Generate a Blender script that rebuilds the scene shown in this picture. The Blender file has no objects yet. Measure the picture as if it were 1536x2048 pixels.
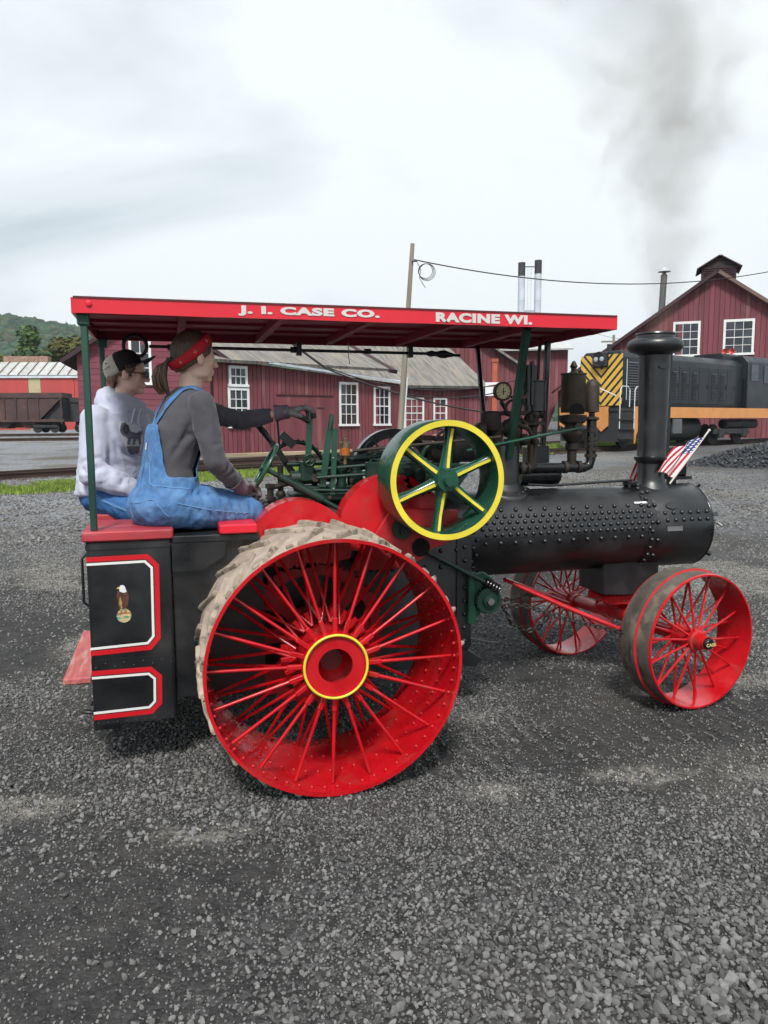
import bpy, bmesh, math, random
import numpy as np
from mathutils import Vector, Matrix, Euler
from mathutils.bvhtree import BVHTree
import mathutils.noise as mnoise

random.seed(7)
rng = np.random.default_rng(11)
scene = bpy.context.scene
COL = scene.collection
R = math.radians
V = Vector

# ------------------------------------------------------------------ camera
YAW, PITCH, ROLL = R(15.5), R(6.6), R(-0.3)
CAM = V((-0.628, -4.155, 1.6))
FWD = V((math.sin(YAW), math.cos(YAW), 0))
RGT = V((math.cos(YAW), -math.sin(YAW), 0))
cam_data = bpy.data.cameras.new('camera')
cam = bpy.data.objects.new('camera', cam_data)
COL.objects.link(cam)
f_ = FWD * math.cos(PITCH) - V((0, 0, 1)) * math.sin(PITCH)
u_ = V((0, 0, 1)) * math.cos(PITCH) + FWD * math.sin(PITCH)
r2_ = RGT * math.cos(ROLL) + u_ * math.sin(ROLL)
u2_ = u_ * math.cos(ROLL) - RGT * math.sin(ROLL)
cam.matrix_world = Matrix(((r2_.x, u2_.x, -f_.x, CAM.x), (r2_.y, u2_.y, -f_.y, CAM.y),
                           (r2_.z, u2_.z, -f_.z, CAM.z), (0, 0, 0, 1)))
cam_data.sensor_fit = 'VERTICAL'
cam_data.sensor_height = 36
cam_data.sensor_width = 27
cam_data.lens = 1538 / 2048 * 36
cam_data.clip_start = 0.05
cam_data.clip_end = 5000
scene.camera = cam

# ------------------------------------------------------------------ light
SUN_EL, SUN_AZ = R(52), R(200)      # azimuth counted from +y (engine frame), clockwise
world = bpy.data.worlds.new('World')
scene.world = world
world.use_nodes = True
wt = world.node_tree
wt.nodes.clear()
def wn(t, **k):
    n = wt.nodes.new(t)
    for a, b in k.items():
        setattr(n, a, b)
    return n
w_out = wn('ShaderNodeOutputWorld')
w_bg = wn('ShaderNodeBackground')
w_bg.inputs['Strength'].default_value = 0.1
w_sky = wn('ShaderNodeTexSky', sky_type='NISHITA', sun_disc=False, sun_elevation=SUN_EL, sun_rotation=SUN_AZ)
w_sky.air_density, w_sky.dust_density = 1.0, 2.0
w_tc = wn('ShaderNodeTexCoord')
# flatten the dome so that clouds stretch into long layers towards the horizon
w_map = wn('ShaderNodeMapping')
w_map.inputs['Rotation'].default_value = (0, R(6), R(25))
w_map.inputs['Scale'].default_value = (1.0, 1.0, 2.6)
w_n1 = wn('ShaderNodeTexNoise')
w_n1.inputs['Scale'].default_value = 1.35
w_n1.inputs['Detail'].default_value = 6
w_n1.inputs['Roughness'].default_value = 0.52
w_n1.inputs['Distortion'].default_value = 0.5
w_ramp = wn('ShaderNodeValToRGB')
cr = w_ramp.color_ramp
cr.elements[0].position = 0.34
cr.elements[0].color = (1.7, 1.97, 2.22, 1)
cr.elements[1].position = 0.58
cr.elements[1].color = (3.85, 4.05, 4.08, 1)
e = cr.elements.new(0.46)
e.color = (2.95, 3.25, 3.42, 1)
w_mix = wn('ShaderNodeMix', data_type='RGBA')
w_mix.inputs[0].default_value = 0.96
L = wt.links.new
L(w_tc.outputs['Generated'], w_map.inputs['Vector'])
L(w_map.outputs['Vector'], w_n1.inputs['Vector'])
L(w_n1.outputs['Fac'], w_ramp.inputs['Fac'])
L(w_sky.outputs['Color'], w_mix.inputs[6])
L(w_ramp.outputs['Color'], w_mix.inputs[7])
L(w_mix.outputs[2], w_bg.inputs['Color'])
L(w_bg.outputs['Background'], w_out.inputs['Surface'])

sun_data = bpy.data.lights.new('sun', 'SUN')
sun_data.energy = 1.5
sun_data.angle = R(11)
sun_data.color = (1.0, 0.965, 0.92)
sun = bpy.data.objects.new('sun', sun_data)
COL.objects.link(sun)
sd = V((math.sin(SUN_AZ) * math.cos(SUN_EL), math.cos(SUN_AZ) * math.cos(SUN_EL), math.sin(SUN_EL)))
sun.rotation_euler = (-sd).to_track_quat('-Z', 'Y').to_euler()
sun.location = (0, 0, 30)

vs = scene.view_settings
vs.view_transform = 'Standard'
vs.look = 'None'
vs.exposure = 1.40
vs.gamma = 1
scene.cycles.max_bounces = 6
scene.cycles.diffuse_bounces = 3
scene.cycles.glossy_bounces = 3
scene.cycles.use_adaptive_sampling = True
scene.cycles.adaptive_threshold = 0.02
scene.cycles.volume_bounces = 0
scene.cycles.volume_step_rate = 3.0
scene.cycles.use_denoising = True
scene.cycles.denoising_prefilter = 'ACCURATE'
scene.cycles.denoising_quality = 'HIGH'

# ------------------------------------------------------------------ materials
MATS = {}
def lin(h):
    """sRGB 0-255 triple to linear"""
    return tuple(((c / 255) / 12.92 if c / 255 <= 0.04045 else ((c / 255 + 0.055) / 1.055) ** 2.4) for c in h)

def mat(name, col, rough=0.5, metal=0.0, var=0.12, vscale=3.0, bump=0.0, bscale=40.0, coat=0.0, col2=None, c2scale=5.0,
        c2lo=0.5, c2hi=0.65, rand=0.0, stretch=None, bdetail=4.0, rvar=0.1, spec=0.5, bdist=0.02, sheen=0.0, coord='Object', trans=0.0):
    if name in MATS:
        return MATS[name]
    m = bpy.data.materials.new(name)
    m.use_nodes = True
    nt = m.node_tree
    N, Lk = nt.nodes, nt.links.new
    b = N['Principled BSDF']
    tc = N.new('ShaderNodeTexCoord')
    vec = tc.outputs[coord]
    if rand:
        oi = N.new('ShaderNodeObjectInfo')
        va = N.new('ShaderNodeVectorMath'); va.operation = 'SCALE'
        cmb = N.new('ShaderNodeCombineXYZ')
        for i in range(3): Lk(oi.outputs['Random'], cmb.inputs[i])
        Lk(cmb.outputs[0], va.inputs[0]); va.inputs['Scale'].default_value = 37.0
        vadd = N.new('ShaderNodeVectorMath'); Lk(vec, vadd.inputs[0]); Lk(va.outputs[0], vadd.inputs[1])
        vec = vadd.outputs[0]
    if stretch:
        mp = N.new('ShaderNodeMapping'); mp.inputs['Scale'].default_value = stretch
        Lk(vec, mp.inputs['Vector']); vec = mp.outputs['Vector']
    n1 = N.new('ShaderNodeTexNoise'); n1.inputs['Scale'].default_value = vscale; n1.inputs['Detail'].default_value = 5
    Lk(vec, n1.inputs['Vector'])
    mr = N.new('ShaderNodeMapRange'); mr.inputs['From Min'].default_value = 0.3; mr.inputs['From Max'].default_value = 0.7
    mr.inputs['To Min'].default_value = 1 - var; mr.inputs['To Max'].default_value = 1 + var
    Lk(n1.outputs['Fac'], mr.inputs['Value'])
    fac = mr.outputs['Result']
    if rand:
        mr2 = N.new('ShaderNodeMapRange'); mr2.inputs['To Min'].default_value = 1 - rand; mr2.inputs['To Max'].default_value = 1 + rand
        Lk(oi.outputs['Random'], mr2.inputs['Value'])
        mm = N.new('ShaderNodeMath'); mm.operation = 'MULTIPLY'; Lk(fac, mm.inputs[0]); Lk(mr2.outputs['Result'], mm.inputs[1]); fac = mm.outputs[0]
    vm = N.new('ShaderNodeVectorMath'); vm.operation = 'SCALE'
    vm.inputs[0].default_value = col[:3]
    Lk(fac, vm.inputs['Scale'])
    out = vm.outputs[0]
    if col2 is not None:
        n2 = N.new('ShaderNodeTexNoise'); n2.inputs['Scale'].default_value = c2scale; n2.inputs['Detail'].default_value = 7
        n2.inputs['Roughness'].default_value = 0.62
        Lk(vec, n2.inputs['Vector'])
        m3 = N.new('ShaderNodeMapRange'); m3.interpolation_type = 'SMOOTHSTEP'
        m3.inputs['From Min'].default_value = c2lo; m3.inputs['From Max'].default_value = c2hi
        Lk(n2.outputs['Fac'], m3.inputs['Value'])
        mx = N.new('ShaderNodeMix'); mx.data_type = 'RGBA'
        Lk(m3.outputs['Result'], mx.inputs[0]); Lk(out, mx.inputs[6]); mx.inputs[7].default_value = (*col2[:3], 1)
        out = mx.outputs[2]
    Lk(out, b.inputs['Base Color'])
    mr4 = N.new('ShaderNodeMapRange'); mr4.inputs['From Min'].default_value = 0.3; mr4.inputs['From Max'].default_value = 0.7
    mr4.inputs['To Min'].default_value = max(0.02, rough - rvar); mr4.inputs['To Max'].default_value = min(1, rough + rvar)
    Lk(n1.outputs['Fac'], mr4.inputs['Value']); Lk(mr4.outputs['Result'], b.inputs['Roughness'])
    b.inputs['Metallic'].default_value = metal
    b.inputs['Specular IOR Level'].default_value = spec
    if coat:
        b.inputs['Coat Weight'].default_value = coat; b.inputs['Coat Roughness'].default_value = 0.12
    if sheen:
        b.inputs['Sheen Weight'].default_value = sheen
    if trans:
        b.inputs['Transmission Weight'].default_value = trans
    if bump:
        nb = N.new('ShaderNodeTexNoise'); nb.inputs['Scale'].default_value = bscale; nb.inputs['Detail'].default_value = bdetail
        Lk(vec, nb.inputs['Vector'])
        bp = N.new('ShaderNodeBump'); bp.inputs['Strength'].default_value = bump; bp.inputs['Distance'].default_value = bdist
        Lk(nb.outputs['Fac'], bp.inputs['Height']); Lk(bp.outputs['Normal'], b.inputs['Normal'])
    MATS[name] = m
    return m

# ------------------------------------------------------------------ mesh builder
def frame(axis):
    a = V(axis).normalized()
    h = V((0, 0, 1)) if abs(a.z) < 0.9 else V((1, 0, 0))
    x = h.cross(a).normalized()
    return x, a.cross(x).normalized(), a

class MB:
    def __init__(s):
        s.v, s.f, s.m = [], [], []
    def add(s, vs_, fs, mi=0):
        o = len(s.v)
        s.v.extend([tuple(p) for p in vs_])
        for q in fs:
            s.f.append(tuple(i + o for i in q)); s.m.append(mi)
        return s
    def box(s, x0, x1, y0, y1, z0, z1, mi=0):
        vs_ = [(x, y, z) for z in (z0, z1) for y in (y0, y1) for x in (x0, x1)]
        return s.add(vs_, [(0, 2, 3, 1), (4, 5, 7, 6), (0, 1, 5, 4), (2, 6, 7, 3), (0, 4, 6, 2), (1, 3, 7, 5)], mi)
    def obox(s, c, ax, h, mi=0):
        c = V(c); a = [V(t).normalized() for t in ax]
        vs_ = [c + a[0] * h[0] * i + a[1] * h[1] * j + a[2] * h[2] * k for k in (-1, 1) for j in (-1, 1) for i in (-1, 1)]
        return s.add(vs_, [(0, 2, 3, 1), (4, 5, 7, 6), (0, 1, 5, 4), (2, 6, 7, 3), (0, 4, 6, 2), (1, 3, 7, 5)], mi)
    def bar(s, p0, p1, w, t, side=(0, 1, 0), mi=0):
        """flat bar between two points, w across, t along 'side'"""
        p0, p1 = V(p0), V(p1); d = (p1 - p0); n = V(side); n = (n - d.normalized() * n.dot(d.normalized())).normalized()
        return s.obox((p0 + p1) / 2, (d, d.cross(n), n), (d.length / 2, w / 2, t / 2), mi)
    def cyl(s, p0, p1, r0, r1=None, n=12, caps=True, mi=0):
        r1 = r0 if r1 is None else r1
        p0, p1 = V(p0), V(p1); x, y, a = frame(p1 - p0)
        vs_ = []
        for p, r in ((p0, r0), (p1, r1)):
            for i in range(n):
                t = 2 * math.pi * i / n
                vs_.append(p + x * math.cos(t) * r + y * math.sin(t) * r)
        fs = [(i, (i + 1) % n, n + (i + 1) % n, n + i) for i in range(n)]
        if caps:
            fs += [tuple(range(n - 1, -1, -1)), tuple(range(n, 2 * n))]
        return s.add(vs_, fs, mi)
    def lathe(s, prof, o=(0, 0, 0), axis=(0, 0, 1), n=24, closed=False, mi=0, mis=None):
        """prof: (radius, height along the axis)"""
        o = V(o); x, y, a = frame(axis)
        vs_, fs, ms = [], [], []
        k = len(prof)
        for r, h in prof:
            for i in range(n):
                t = 2 * math.pi * i / n
                vs_.append(o + a * h + x * math.cos(t) * r + y * math.sin(t) * r)
        rows = k if closed else k - 1
        off = len(s.v)
        s.v.extend([tuple(p) for p in vs_])
        for j in range(rows):
            j2 = (j + 1) % k
            for i in range(n):
                i2 = (i + 1) % n
                s.f.append((off + j * n + i, off + j * n + i2, off + j2 * n + i2, off + j2 * n + i))
                s.m.append(mis[j] if mis else mi)
        if not closed:
            for j, rev in ((0, True), (k - 1, False)):
                if prof[j][0] > 1e-6:
                    q = tuple(off + j * n + i for i in range(n))
                    s.f.append(q[::-1] if rev else q); s.m.append(mis[0 if rev else -1] if mis else mi)
        return s
    def tube(s, path, r, n=8, closed=False, mi=0, caps=True):
        P = [V(p) for p in path]; k = len(P)
        rr = r if isinstance(r, (list, tuple)) else [r] * k
        T = []
        for i in range(k):
            a = P[(i + 1) % k] if (closed or i < k - 1) else P[i]
            b = P[i - 1] if (closed or i > 0) else P[i]
            T.append((a - b).normalized())
        x, y, _ = frame(T[0])
        off = len(s.v)
        for i in range(k):
            if i:
                ax = T[i - 1].cross(T[i])
                if ax.length > 1e-7:
                    q = Matrix.Rotation(T[i - 1].angle(T[i]), 3, ax.normalized())
                    x = q @ x
                x = (x - T[i] * x.dot(T[i])).normalized()
            y = T[i].cross(x)
            for j in range(n):
                t = 2 * math.pi * j / n
                s.v.append(tuple(P[i] + x * math.cos(t) * rr[i] + y * math.sin(t) * rr[i]))
        for i in range(k if closed else k - 1):
            i2 = (i + 1) % k
            for j in range(n):
                j2 = (j + 1) % n
                s.f.append((off + i * n + j, off + i * n + j2, off + i2 * n + j2, off + i2 * n + j)); s.m.append(mi)
        if not closed and caps:
            s.f.append(tuple(off + j for j in range(n - 1, -1, -1))); s.m.append(mi)
            s.f.append(tuple(off + (k - 1) * n + j for j in range(n))); s.m.append(mi)
        return s
    def torus(s, c, axis, Rr, r, n=32, m=10, mi=0):
        x, y, a = frame(axis); c = V(c)
        return s.tube([c + x * math.cos(2 * math.pi * i / n) * Rr + y * math.sin(2 * math.pi * i / n) * Rr for i in range(n)], r, m, True, mi)
    def prism(s, poly, o=(0, 0, 0), ux=(1, 0, 0), uy=(0, 0, 1), d=(0, 0.01, 0), mi=0):
        o, ux, uy, d = V(o), V(ux), V(uy), V(d); k = len(poly)
        a = [o + ux * p[0] + uy * p[1] for p in poly]
        vs_ = a + [p + d for p in a]
        fs = [tuple(range(k)), tuple(range(2 * k - 1, k - 1, -1))] + [(i, k + i, k + (i + 1) % k, (i + 1) % k) for i in range(k)]
        return s.add(vs_, fs, mi)
    def ball(s, c, r, n=10, m=6, sc=(1, 1, 1), mi=0):
        c = V(c); prof = []
        off = len(s.v)
        for j in range(m + 1):
            t = math.pi * j / m
            for i in range(n):
                p = 2 * math.pi * i / n
                s.v.append((c.x + r * sc[0] * math.sin(t) * math.cos(p), c.y + r * sc[1] * math.sin(t) * math.sin(p), c.z + r * sc[2] * math.cos(t)))
        for j in range(m):
            for i in range(n):
                i2 = (i + 1) % n
                s.f.append((off + j * n + i, off + (j + 1) * n + i, off + (j + 1) * n + i2, off + j * n + i2)); s.m.append(mi)
        return s
    def mesh(s, name, mats, smooth=35, bevel=0, bseg=1):
        me = bpy.data.meshes.new(name)
        me.from_pydata(s.v, [], s.f)
        for m_ in (mats if isinstance(mats, (list, tuple)) else [mats]):
            me.materials.append(m_)
        me.polygons.foreach_set('material_index', s.m)
        bm = bmesh.new(); bm.from_mesh(me)
        bmesh.ops.remove_doubles(bm, verts=bm.verts, dist=1e-6)
        bmesh.ops.recalc_face_normals(bm, faces=bm.faces)
        if bevel:
            es = [e_ for e_ in bm.edges if len(e_.link_faces) == 2 and e_.calc_face_angle(0) > R(40)]
            bmesh.ops.bevel(bm, geom=es, offset=bevel, segments=bseg, affect='EDGES', profile=0.6, clamp_overlap=True)
        bm.to_mesh(me); bm.free()
        if smooth:
            me.polygons.foreach_set('use_smooth', [True] * len(me.polygons))
            me.set_sharp_from_angle(angle=R(smooth))
        me.update()
        return me
    def build(s, name, mats, parent=None, smooth=35, bevel=0, bseg=1, loc=None, rot=None):
        return put(name, s.mesh(name, mats, smooth, bevel, bseg), parent, loc, rot)

def put(name, me, parent=None, loc=None, rot=None, scale=None):
    o = bpy.data.objects.new(name, me)
    COL.objects.link(o)
    if parent is not None: o.parent = parent
    if loc is not None: o.location = loc
    if rot is not None: o.rotation_euler = rot
    if scale is not None: o.scale = scale
    return o

def empty(name, loc=(0, 0, 0), rz=0.0, parent=None):
    o = put(name, None, parent, loc, (0, 0, rz))
    o.empty_display_size = 0.2
    return o

def tag(o, label=None, cat=None, group=None, kind=None):
    if label: o['label'] = label
    if cat: o['category'] = cat
    if group: o['group'] = group
    if kind: o['kind'] = kind
    return o

def copy_tree(o, parent=None):
    c = o.copy(); COL.objects.link(c)
    c.parent = parent
    for ch in o.children:
        copy_tree(ch, c)
    return c

def text_mesh(body, size, depth, mat_, bold=0.0, sx=1.0, spacing=1.0):
    cu = bpy.data.curves.new('lettering', 'FONT')
    cu.body = body; cu.size = size; cu.extrude = depth; cu.offset = bold; cu.align_x = 'LEFT'
    cu.space_character = spacing; cu.resolution_u = 4
    o = bpy.data.objects.new('lettering', cu); COL.objects.link(o)
    dg = bpy.context.evaluated_depsgraph_get()
    me = bpy.data.meshes.new_from_object(o.evaluated_get(dg))
    bpy.data.objects.remove(o); bpy.data.curves.remove(cu)
    me.transform(Matrix.Diagonal((sx, 1, 1, 1)))
    me.materials.clear(); me.materials.append(mat_)
    return me

def bgp(u, v, z=0.0):
    """a point u metres to the right and v metres ahead of where the photographer stands"""
    p = CAM + RGT * u + FWD * v
    return V((p.x, p.y, z))
BGROT = -YAW     # a thing with local x = right and local y = away

def gz(v):
    return float(np.interp(v, [0, 10, 22, 31, 50, 65, 95, 200, 400], [0, 0, .18, .32, .55, .8, 1.0, 1.5, 2.5]))
# ------------------------------------------------------------------ noise for terrain
def vnoise(x, y, seed=0):
    xi, yi = np.floor(x).astype(np.int64), np.floor(y).astype(np.int64)
    xf, yf = x - xi, y - yi
    def h(a, b):
        n = (a * 374761393 + b * 668265263 + seed * 1442695041) & 0x7fffffff
        n = ((n ^ (n >> 13)) * 1274126177) & 0x7fffffff
        return ((n ^ (n >> 16)) & 0xffff) / 65535.0
    s = lambda t: t * t * (3 - 2 * t)
    a, b = s(xf), s(yf)
    return (h(xi, yi) * (1 - a) + h(xi + 1, yi) * a) * (1 - b) + (h(xi, yi + 1) * (1 - a) + h(xi + 1, yi + 1) * a) * b
def fbm(x, y, sc, octv=4, seed=0, gain=0.5):
    t, amp, tot = 0, 1, 0
    for i in range(octv):
        t = t + amp * vnoise(x * sc * 2 ** i + 17.3 * i, y * sc * 2 ** i + 5.1 * i, seed + i); tot += amp; amp *= gain
    return t / tot

def ground_h(u, v):
    """height of the yard at (u, v)"""
    z = np.interp(v, [0, 10, 22, 31, 50, 65, 95, 200, 400], [0, 0, .18, .32, .55, .8, 1.0, 1.5, 2.5])
    near = np.clip((14 - v) / 5, 0, 1)
    z = z + near * ((fbm(u, v, 0.9, 4, 3) - 0.5) * 0.05 + (fbm(u, v, 5.0, 3, 9) - 0.5) * 0.018)
    # the ruts pressed by the wheels ahead of the rear wheel
    x = u * math.cos(YAW) + v * math.sin(YAW) + CAM.x
    y = -u * math.sin(YAW) + v * math.cos(YAW) + CAM.y
    rut = np.exp(-((y + 0.76) / 0.27) ** 4) * np.clip((x + 0.1) / .5, 0, 1) * np.clip((3.6 - x) / 1.2, 0, 1)
    z = z - rut * (0.012 + 0.012 * np.sin(x * 2 * math.pi / 0.11 + y * 2.0)) * near
    # flat under the standing wheels
    for wx, wy, hw in ((0.028, -0.76, .32), (0.028, 0.76, .32), (2.19, -.49, .16), (2.0, .6, .16)):
        k = np.exp(-(((x - wx) / .22) ** 4 + ((y - wy) / hw) ** 4))
        z = z * (1 - k) + (-0.004) * k
    return z

SPILLS = ((1.16, 3.35, .45, .16), (.48, 4.05, .30, .18), (.47, 3.2, .22, .12), (-.70, 2.85, .35, .12), (-1.5, 3.1, .35, .2), (2.2, 4.6, .6, .25), (1.75, 3.35, .4, .16), (1.2, 5.2, .4, .2), (-3.0, 7.6, 1.2, .5), (3.4, 8.6, 1.2, .5))
def spill_field(u, v):
    """where pale limestone dust was dropped"""
    b = fbm(u, v, .55, 5, 40) * .92
    n_ = fbm(u, v, 3.0, 4, 44) - .5
    for cu, cv, ru, rv in SPILLS: b = np.maximum(b, .74 * np.exp(-(((u - cu) / ru) ** 2 + ((v - cv) / rv) ** 2) * .8) + n_ * .35)
    return b

def gravel_density(u, v):
    d = fbm(u, v, 0.75, 4, 21)
    d = np.clip((d - 0.385) / 0.20, 0.05, 1)
    def blob(cu, cv, ru, rv, a):
        return a * np.exp(-((u - cu) / ru) ** 2 - ((v - cv) / rv) ** 2)
    d = d + blob(1.0, 1.9, 0.95, 0.42, 1.1) + blob(-.85, 3.2, .8, .45, .55) + blob(.2, 2.6, .35, .6, .4) + blob(.9, 3.0, .5, .3, .3)
    d = d - blob(-.75, 2.05, .65, .33, .9) - blob(-.35, 2.6, .4, .22, .5) - blob(.8, 3.6, .5, .25, .5) + blob(-.2, 2.3, .3, .25, .25)
    return np.clip(d, 0.06, 1.0)

def axis_pts(lo, a, b, hi, step, grow=1.22):
    mid = list(np.arange(a, b + 1e-6, step))
    r, s_ = [b], step
    while r[-1] < hi:
        s_ *= grow; r.append(r[-1] + s_)
    l, s_ = [a], step
    while l[-1] > lo:
        s_ *= grow; l.append(l[-1] - s_)
    return np.array(sorted(set(l[1:][::-1] + mid + r[1:])))

us = axis_pts(-1000, -4.0, 5.5, 1000, 0.06)
vv = axis_pts(-300, 1.0, 9.0, 1100, 0.055)
U, VV_ = np.meshgrid(us, vv)
Z = ground_h(U, VV_)
WX = CAM.x + U * RGT.x + VV_ * FWD.x
WY = CAM.y + U * RGT.y + VV_ * FWD.y
nu, nv = len(us), len(vv)
gme = bpy.data.meshes.new('ground')
gme.vertices.add(nu * nv)
gme.vertices.foreach_set('co', np.stack([WX, WY, Z], -1).reshape(-1).astype(np.float32))
idx = np.arange(nu * nv).reshape(nv, nu)
quads = np.stack([idx[:-1, :-1], idx[:-1, 1:], idx[1:, 1:], idx[1:, :-1]], -1).reshape(-1, 4)
gme.loops.add(quads.size); gme.loops.foreach_set('vertex_index', quads.reshape(-1).astype(np.int32))
gme.polygons.add(len(quads))
gme.polygons.foreach_set('loop_start', (np.arange(len(quads)) * 4).astype(np.int32))
gme.polygons.foreach_set('use_smooth', np.ones(len(quads), bool))
gme.update(calc_edges=True)
def smooth01(x): x = np.clip(x, 0, 1); return x * x * (3 - 2 * x)
# real differences between the kinds of ground: crushed limestone far left, cinders near, dry spill
pale = smooth01((VV_ - 6.5) / 9) * (0.45 + 0.55 * smooth01((6.5 - U * 0.55) / 5)) * np.where(U > 0, .55 + .45 * fbm(U, VV_, .35, 4, 90), 1)
spill = smooth01((spill_field(U, VV_) - 0.55) / 0.15) * smooth01((VV_ - 2.4) / 0.6) * smooth01((60 - VV_) / 20)
dens_v = gravel_density(U, VV_)
for nm, arr in (('pale', pale), ('spill', spill), ('grit', dens_v)):
    at_ = gme.attributes.new(nm, 'FLOAT', 'POINT'); at_.data.foreach_set('value', arr.reshape(-1).astype(np.float32))

def ground_material():
    m = bpy.data.materials.new('yard_ground'); m.use_nodes = True
    nt = m.node_tree; N = nt.nodes; Lk = nt.links.new; b = N['Principled BSDF']
    tc = N.new('ShaderNodeTexCoord'); vec = tc.outputs['Object']
    def noise(sc, det, ro=0.6):
        n = N.new('ShaderNodeTexNoise'); n.inputs['Scale'].default_value = sc; n.inputs['Detail'].default_value = det; n.inputs['Roughness'].default_value = ro
        Lk(vec, n.inputs['Vector']); return n.outputs['Fac']
    def rng_(src, a, b_, c=0, d=1, smooth=True):
        r_ = N.new('ShaderNodeMapRange'); r_.inputs[1].default_value = a; r_.inputs[2].default_value = b_; r_.inputs[3].default_value = c; r_.inputs[4].default_value = d
        if smooth: r_.interpolation_type = 'SMOOTHSTEP'
        Lk(src, r_.inputs[0]); return r_.outputs[0]
    def mixc(f, a, b_):
        x = N.new('ShaderNodeMix'); x.data_type = 'RGBA'
        if hasattr(f, 'links'): Lk(f, x.inputs[0])
        else: x.inputs[0].default_value = f
        for k, s_ in ((6, a), (7, b_)):
            if hasattr(s_, 'links'): Lk(s_, x.inputs[k])
            else: x.inputs[k].default_value = (*s_, 1)
        return x.outputs[2]
    def attr(n_):
        a = N.new('ShaderNodeAttribute'); a.attribute_name = n_; return a.outputs['Fac']
    def mul(a, b_):
        x = N.new('ShaderNodeMath'); x.operation = 'MULTIPLY'
        for k, s_ in ((0, a), (1, b_)):
            if hasattr(s_, 'links'): Lk(s_, x.inputs[k])
            else: x.inputs[k].default_value = s_
        return x.outputs[0]
    vo = N.new('ShaderNodeTexVoronoi'); vo.inputs['Scale'].default_value = 55; vo.inputs['Randomness'].default_value = 1; Lk(vec, vo.inputs['Vector'])
    vsep = N.new('ShaderNodeSeparateColor'); Lk(vo.outputs['Color'], vsep.inputs[0])
    vo2 = N.new('ShaderNodeTexVoronoi'); vo2.inputs['Scale'].default_value = 16; Lk(vec, vo2.inputs['Vector'])
    v2sep = N.new('ShaderNodeSeparateColor'); Lk(vo2.outputs['Color'], v2sep.inputs[0])
    fine = noise(130, 3, 0.7)
    mid = noise(9, 6, 0.65)
    big = noise(0.8, 6, 0.6)
    # cinder dust and small chips
    base = mixc(rng_(mid, 0.3, 0.7), (0.020, 0.0195, 0.020), (0.050, 0.048, 0.047))
    base = mixc(mul(rng_(fine, 0.45, 0.7), 0.6), base, (0.075, 0.075, 0.077))
    chip = mul(rng_(vsep.outputs[0], 0.62, 0.80), rng_(attr('grit'), 0.1, 0.6, 0.25, 1))
    base = mixc(mul(chip, 0.75), base, (0.10, 0.10, 0.103))
    base = mixc(mul(rng_(big, 0.45, 0.7), 0.35), base, (0.085, 0.078, 0.070))
    spl = mul(attr('spill'), rng_(noise(14, 5, 0.7), 0.35, 0.68))
    base = mixc(mul(spl, 0.9), base, (0.30, 0.285, 0.25))
    farc = mixc(rng_(v2sep.outputs[0], 0.2, 0.9), (0.165, 0.172, 0.188), (0.30, 0.308, 0.32))
    farc = mixc(rng_(noise(0.35, 5), 0.48, 0.62), farc, (0.15, 0.14, 0.12))
    base = mixc(mul(attr('pale'), 0.9), base, farc)
    Lk(base, b.inputs['Base Color'])
    b.inputs['Roughness'].default_value = 0.92; b.inputs['Specular IOR Level'].default_value = 0.25
    add = N.new('ShaderNodeMath'); add.operation = 'MULTIPLY_ADD'; Lk(vo.outputs['Distance'], add.inputs[0]); add.inputs[1].default_value = -1.0; Lk(fine, add.inputs[2])
    bp = N.new('ShaderNodeBump'); bp.inputs['Strength'].default_value = 0.75; bp.inputs['Distance'].default_value = 0.012
    Lk(add.outputs[0], bp.inputs['Height'])
    bp2 = N.new('ShaderNodeBump'); bp2.inputs['Strength'].default_value = 0.5; bp2.inputs['Distance'].default_value = 0.05
    Lk(mid, bp2.inputs['Height']); Lk(bp2.outputs['Normal'], bp.inputs['Normal'])
    Lk(bp.outputs['Normal'], b.inputs['Normal'])
    return m
gme.materials.append(ground_material())
ground = put('ground', gme)
tag(ground, 'dark grey cinder and gravel yard under the engine', 'ground', kind='structure')

# ------------------------------------------------------------------ loose gravel (uncountable): instanced stones
STONE = mat('crushed_stone', (0.152, 0.150, 0.147), rough=0.85, var=0.3, vscale=30, rand=0.52, bump=0.5, bscale=90, bdist=0.004,
            col2=(0.21, 0.20, 0.185), c2scale=6, c2lo=0.55, c2hi=0.8)
stone_col = bpy.data.collections.new('stone_shapes')       # not linked to the scene: only shapes for the scatter
for k in range(9):
    bm = bmesh.new()
    bmesh.ops.create_icosphere(bm, subdivisions=1 if k < 6 else 2, radius=1.0)
    rs = random.Random(k)
    cuts = [V((rs.gauss(0, 1), rs.gauss(0, 1), rs.gauss(0, 1))).normalized() for _ in range(7)]
    offs = [rs.uniform(0.45, 0.8) for _ in cuts]
    for v_ in bm.verts:
        v_.co *= 1 + rs.uniform(-0.12, 0.12)
        for c_, o_ in zip(cuts, offs):          # flat broken faces
            d_ = v_.co.dot(c_) - o_
            if d_ > 0: v_.co -= c_ * d_ * 0.9
        v_.co.x *= 1.15; v_.co.y *= 0.85; v_.co.z *= 0.74
    me = bpy.data.meshes.new('stone'); bm.to_mesh(me); bm.free(); me.materials.append(STONE)
    stone_col.objects.link(bpy.data.objects.new('stone', me))

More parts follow.
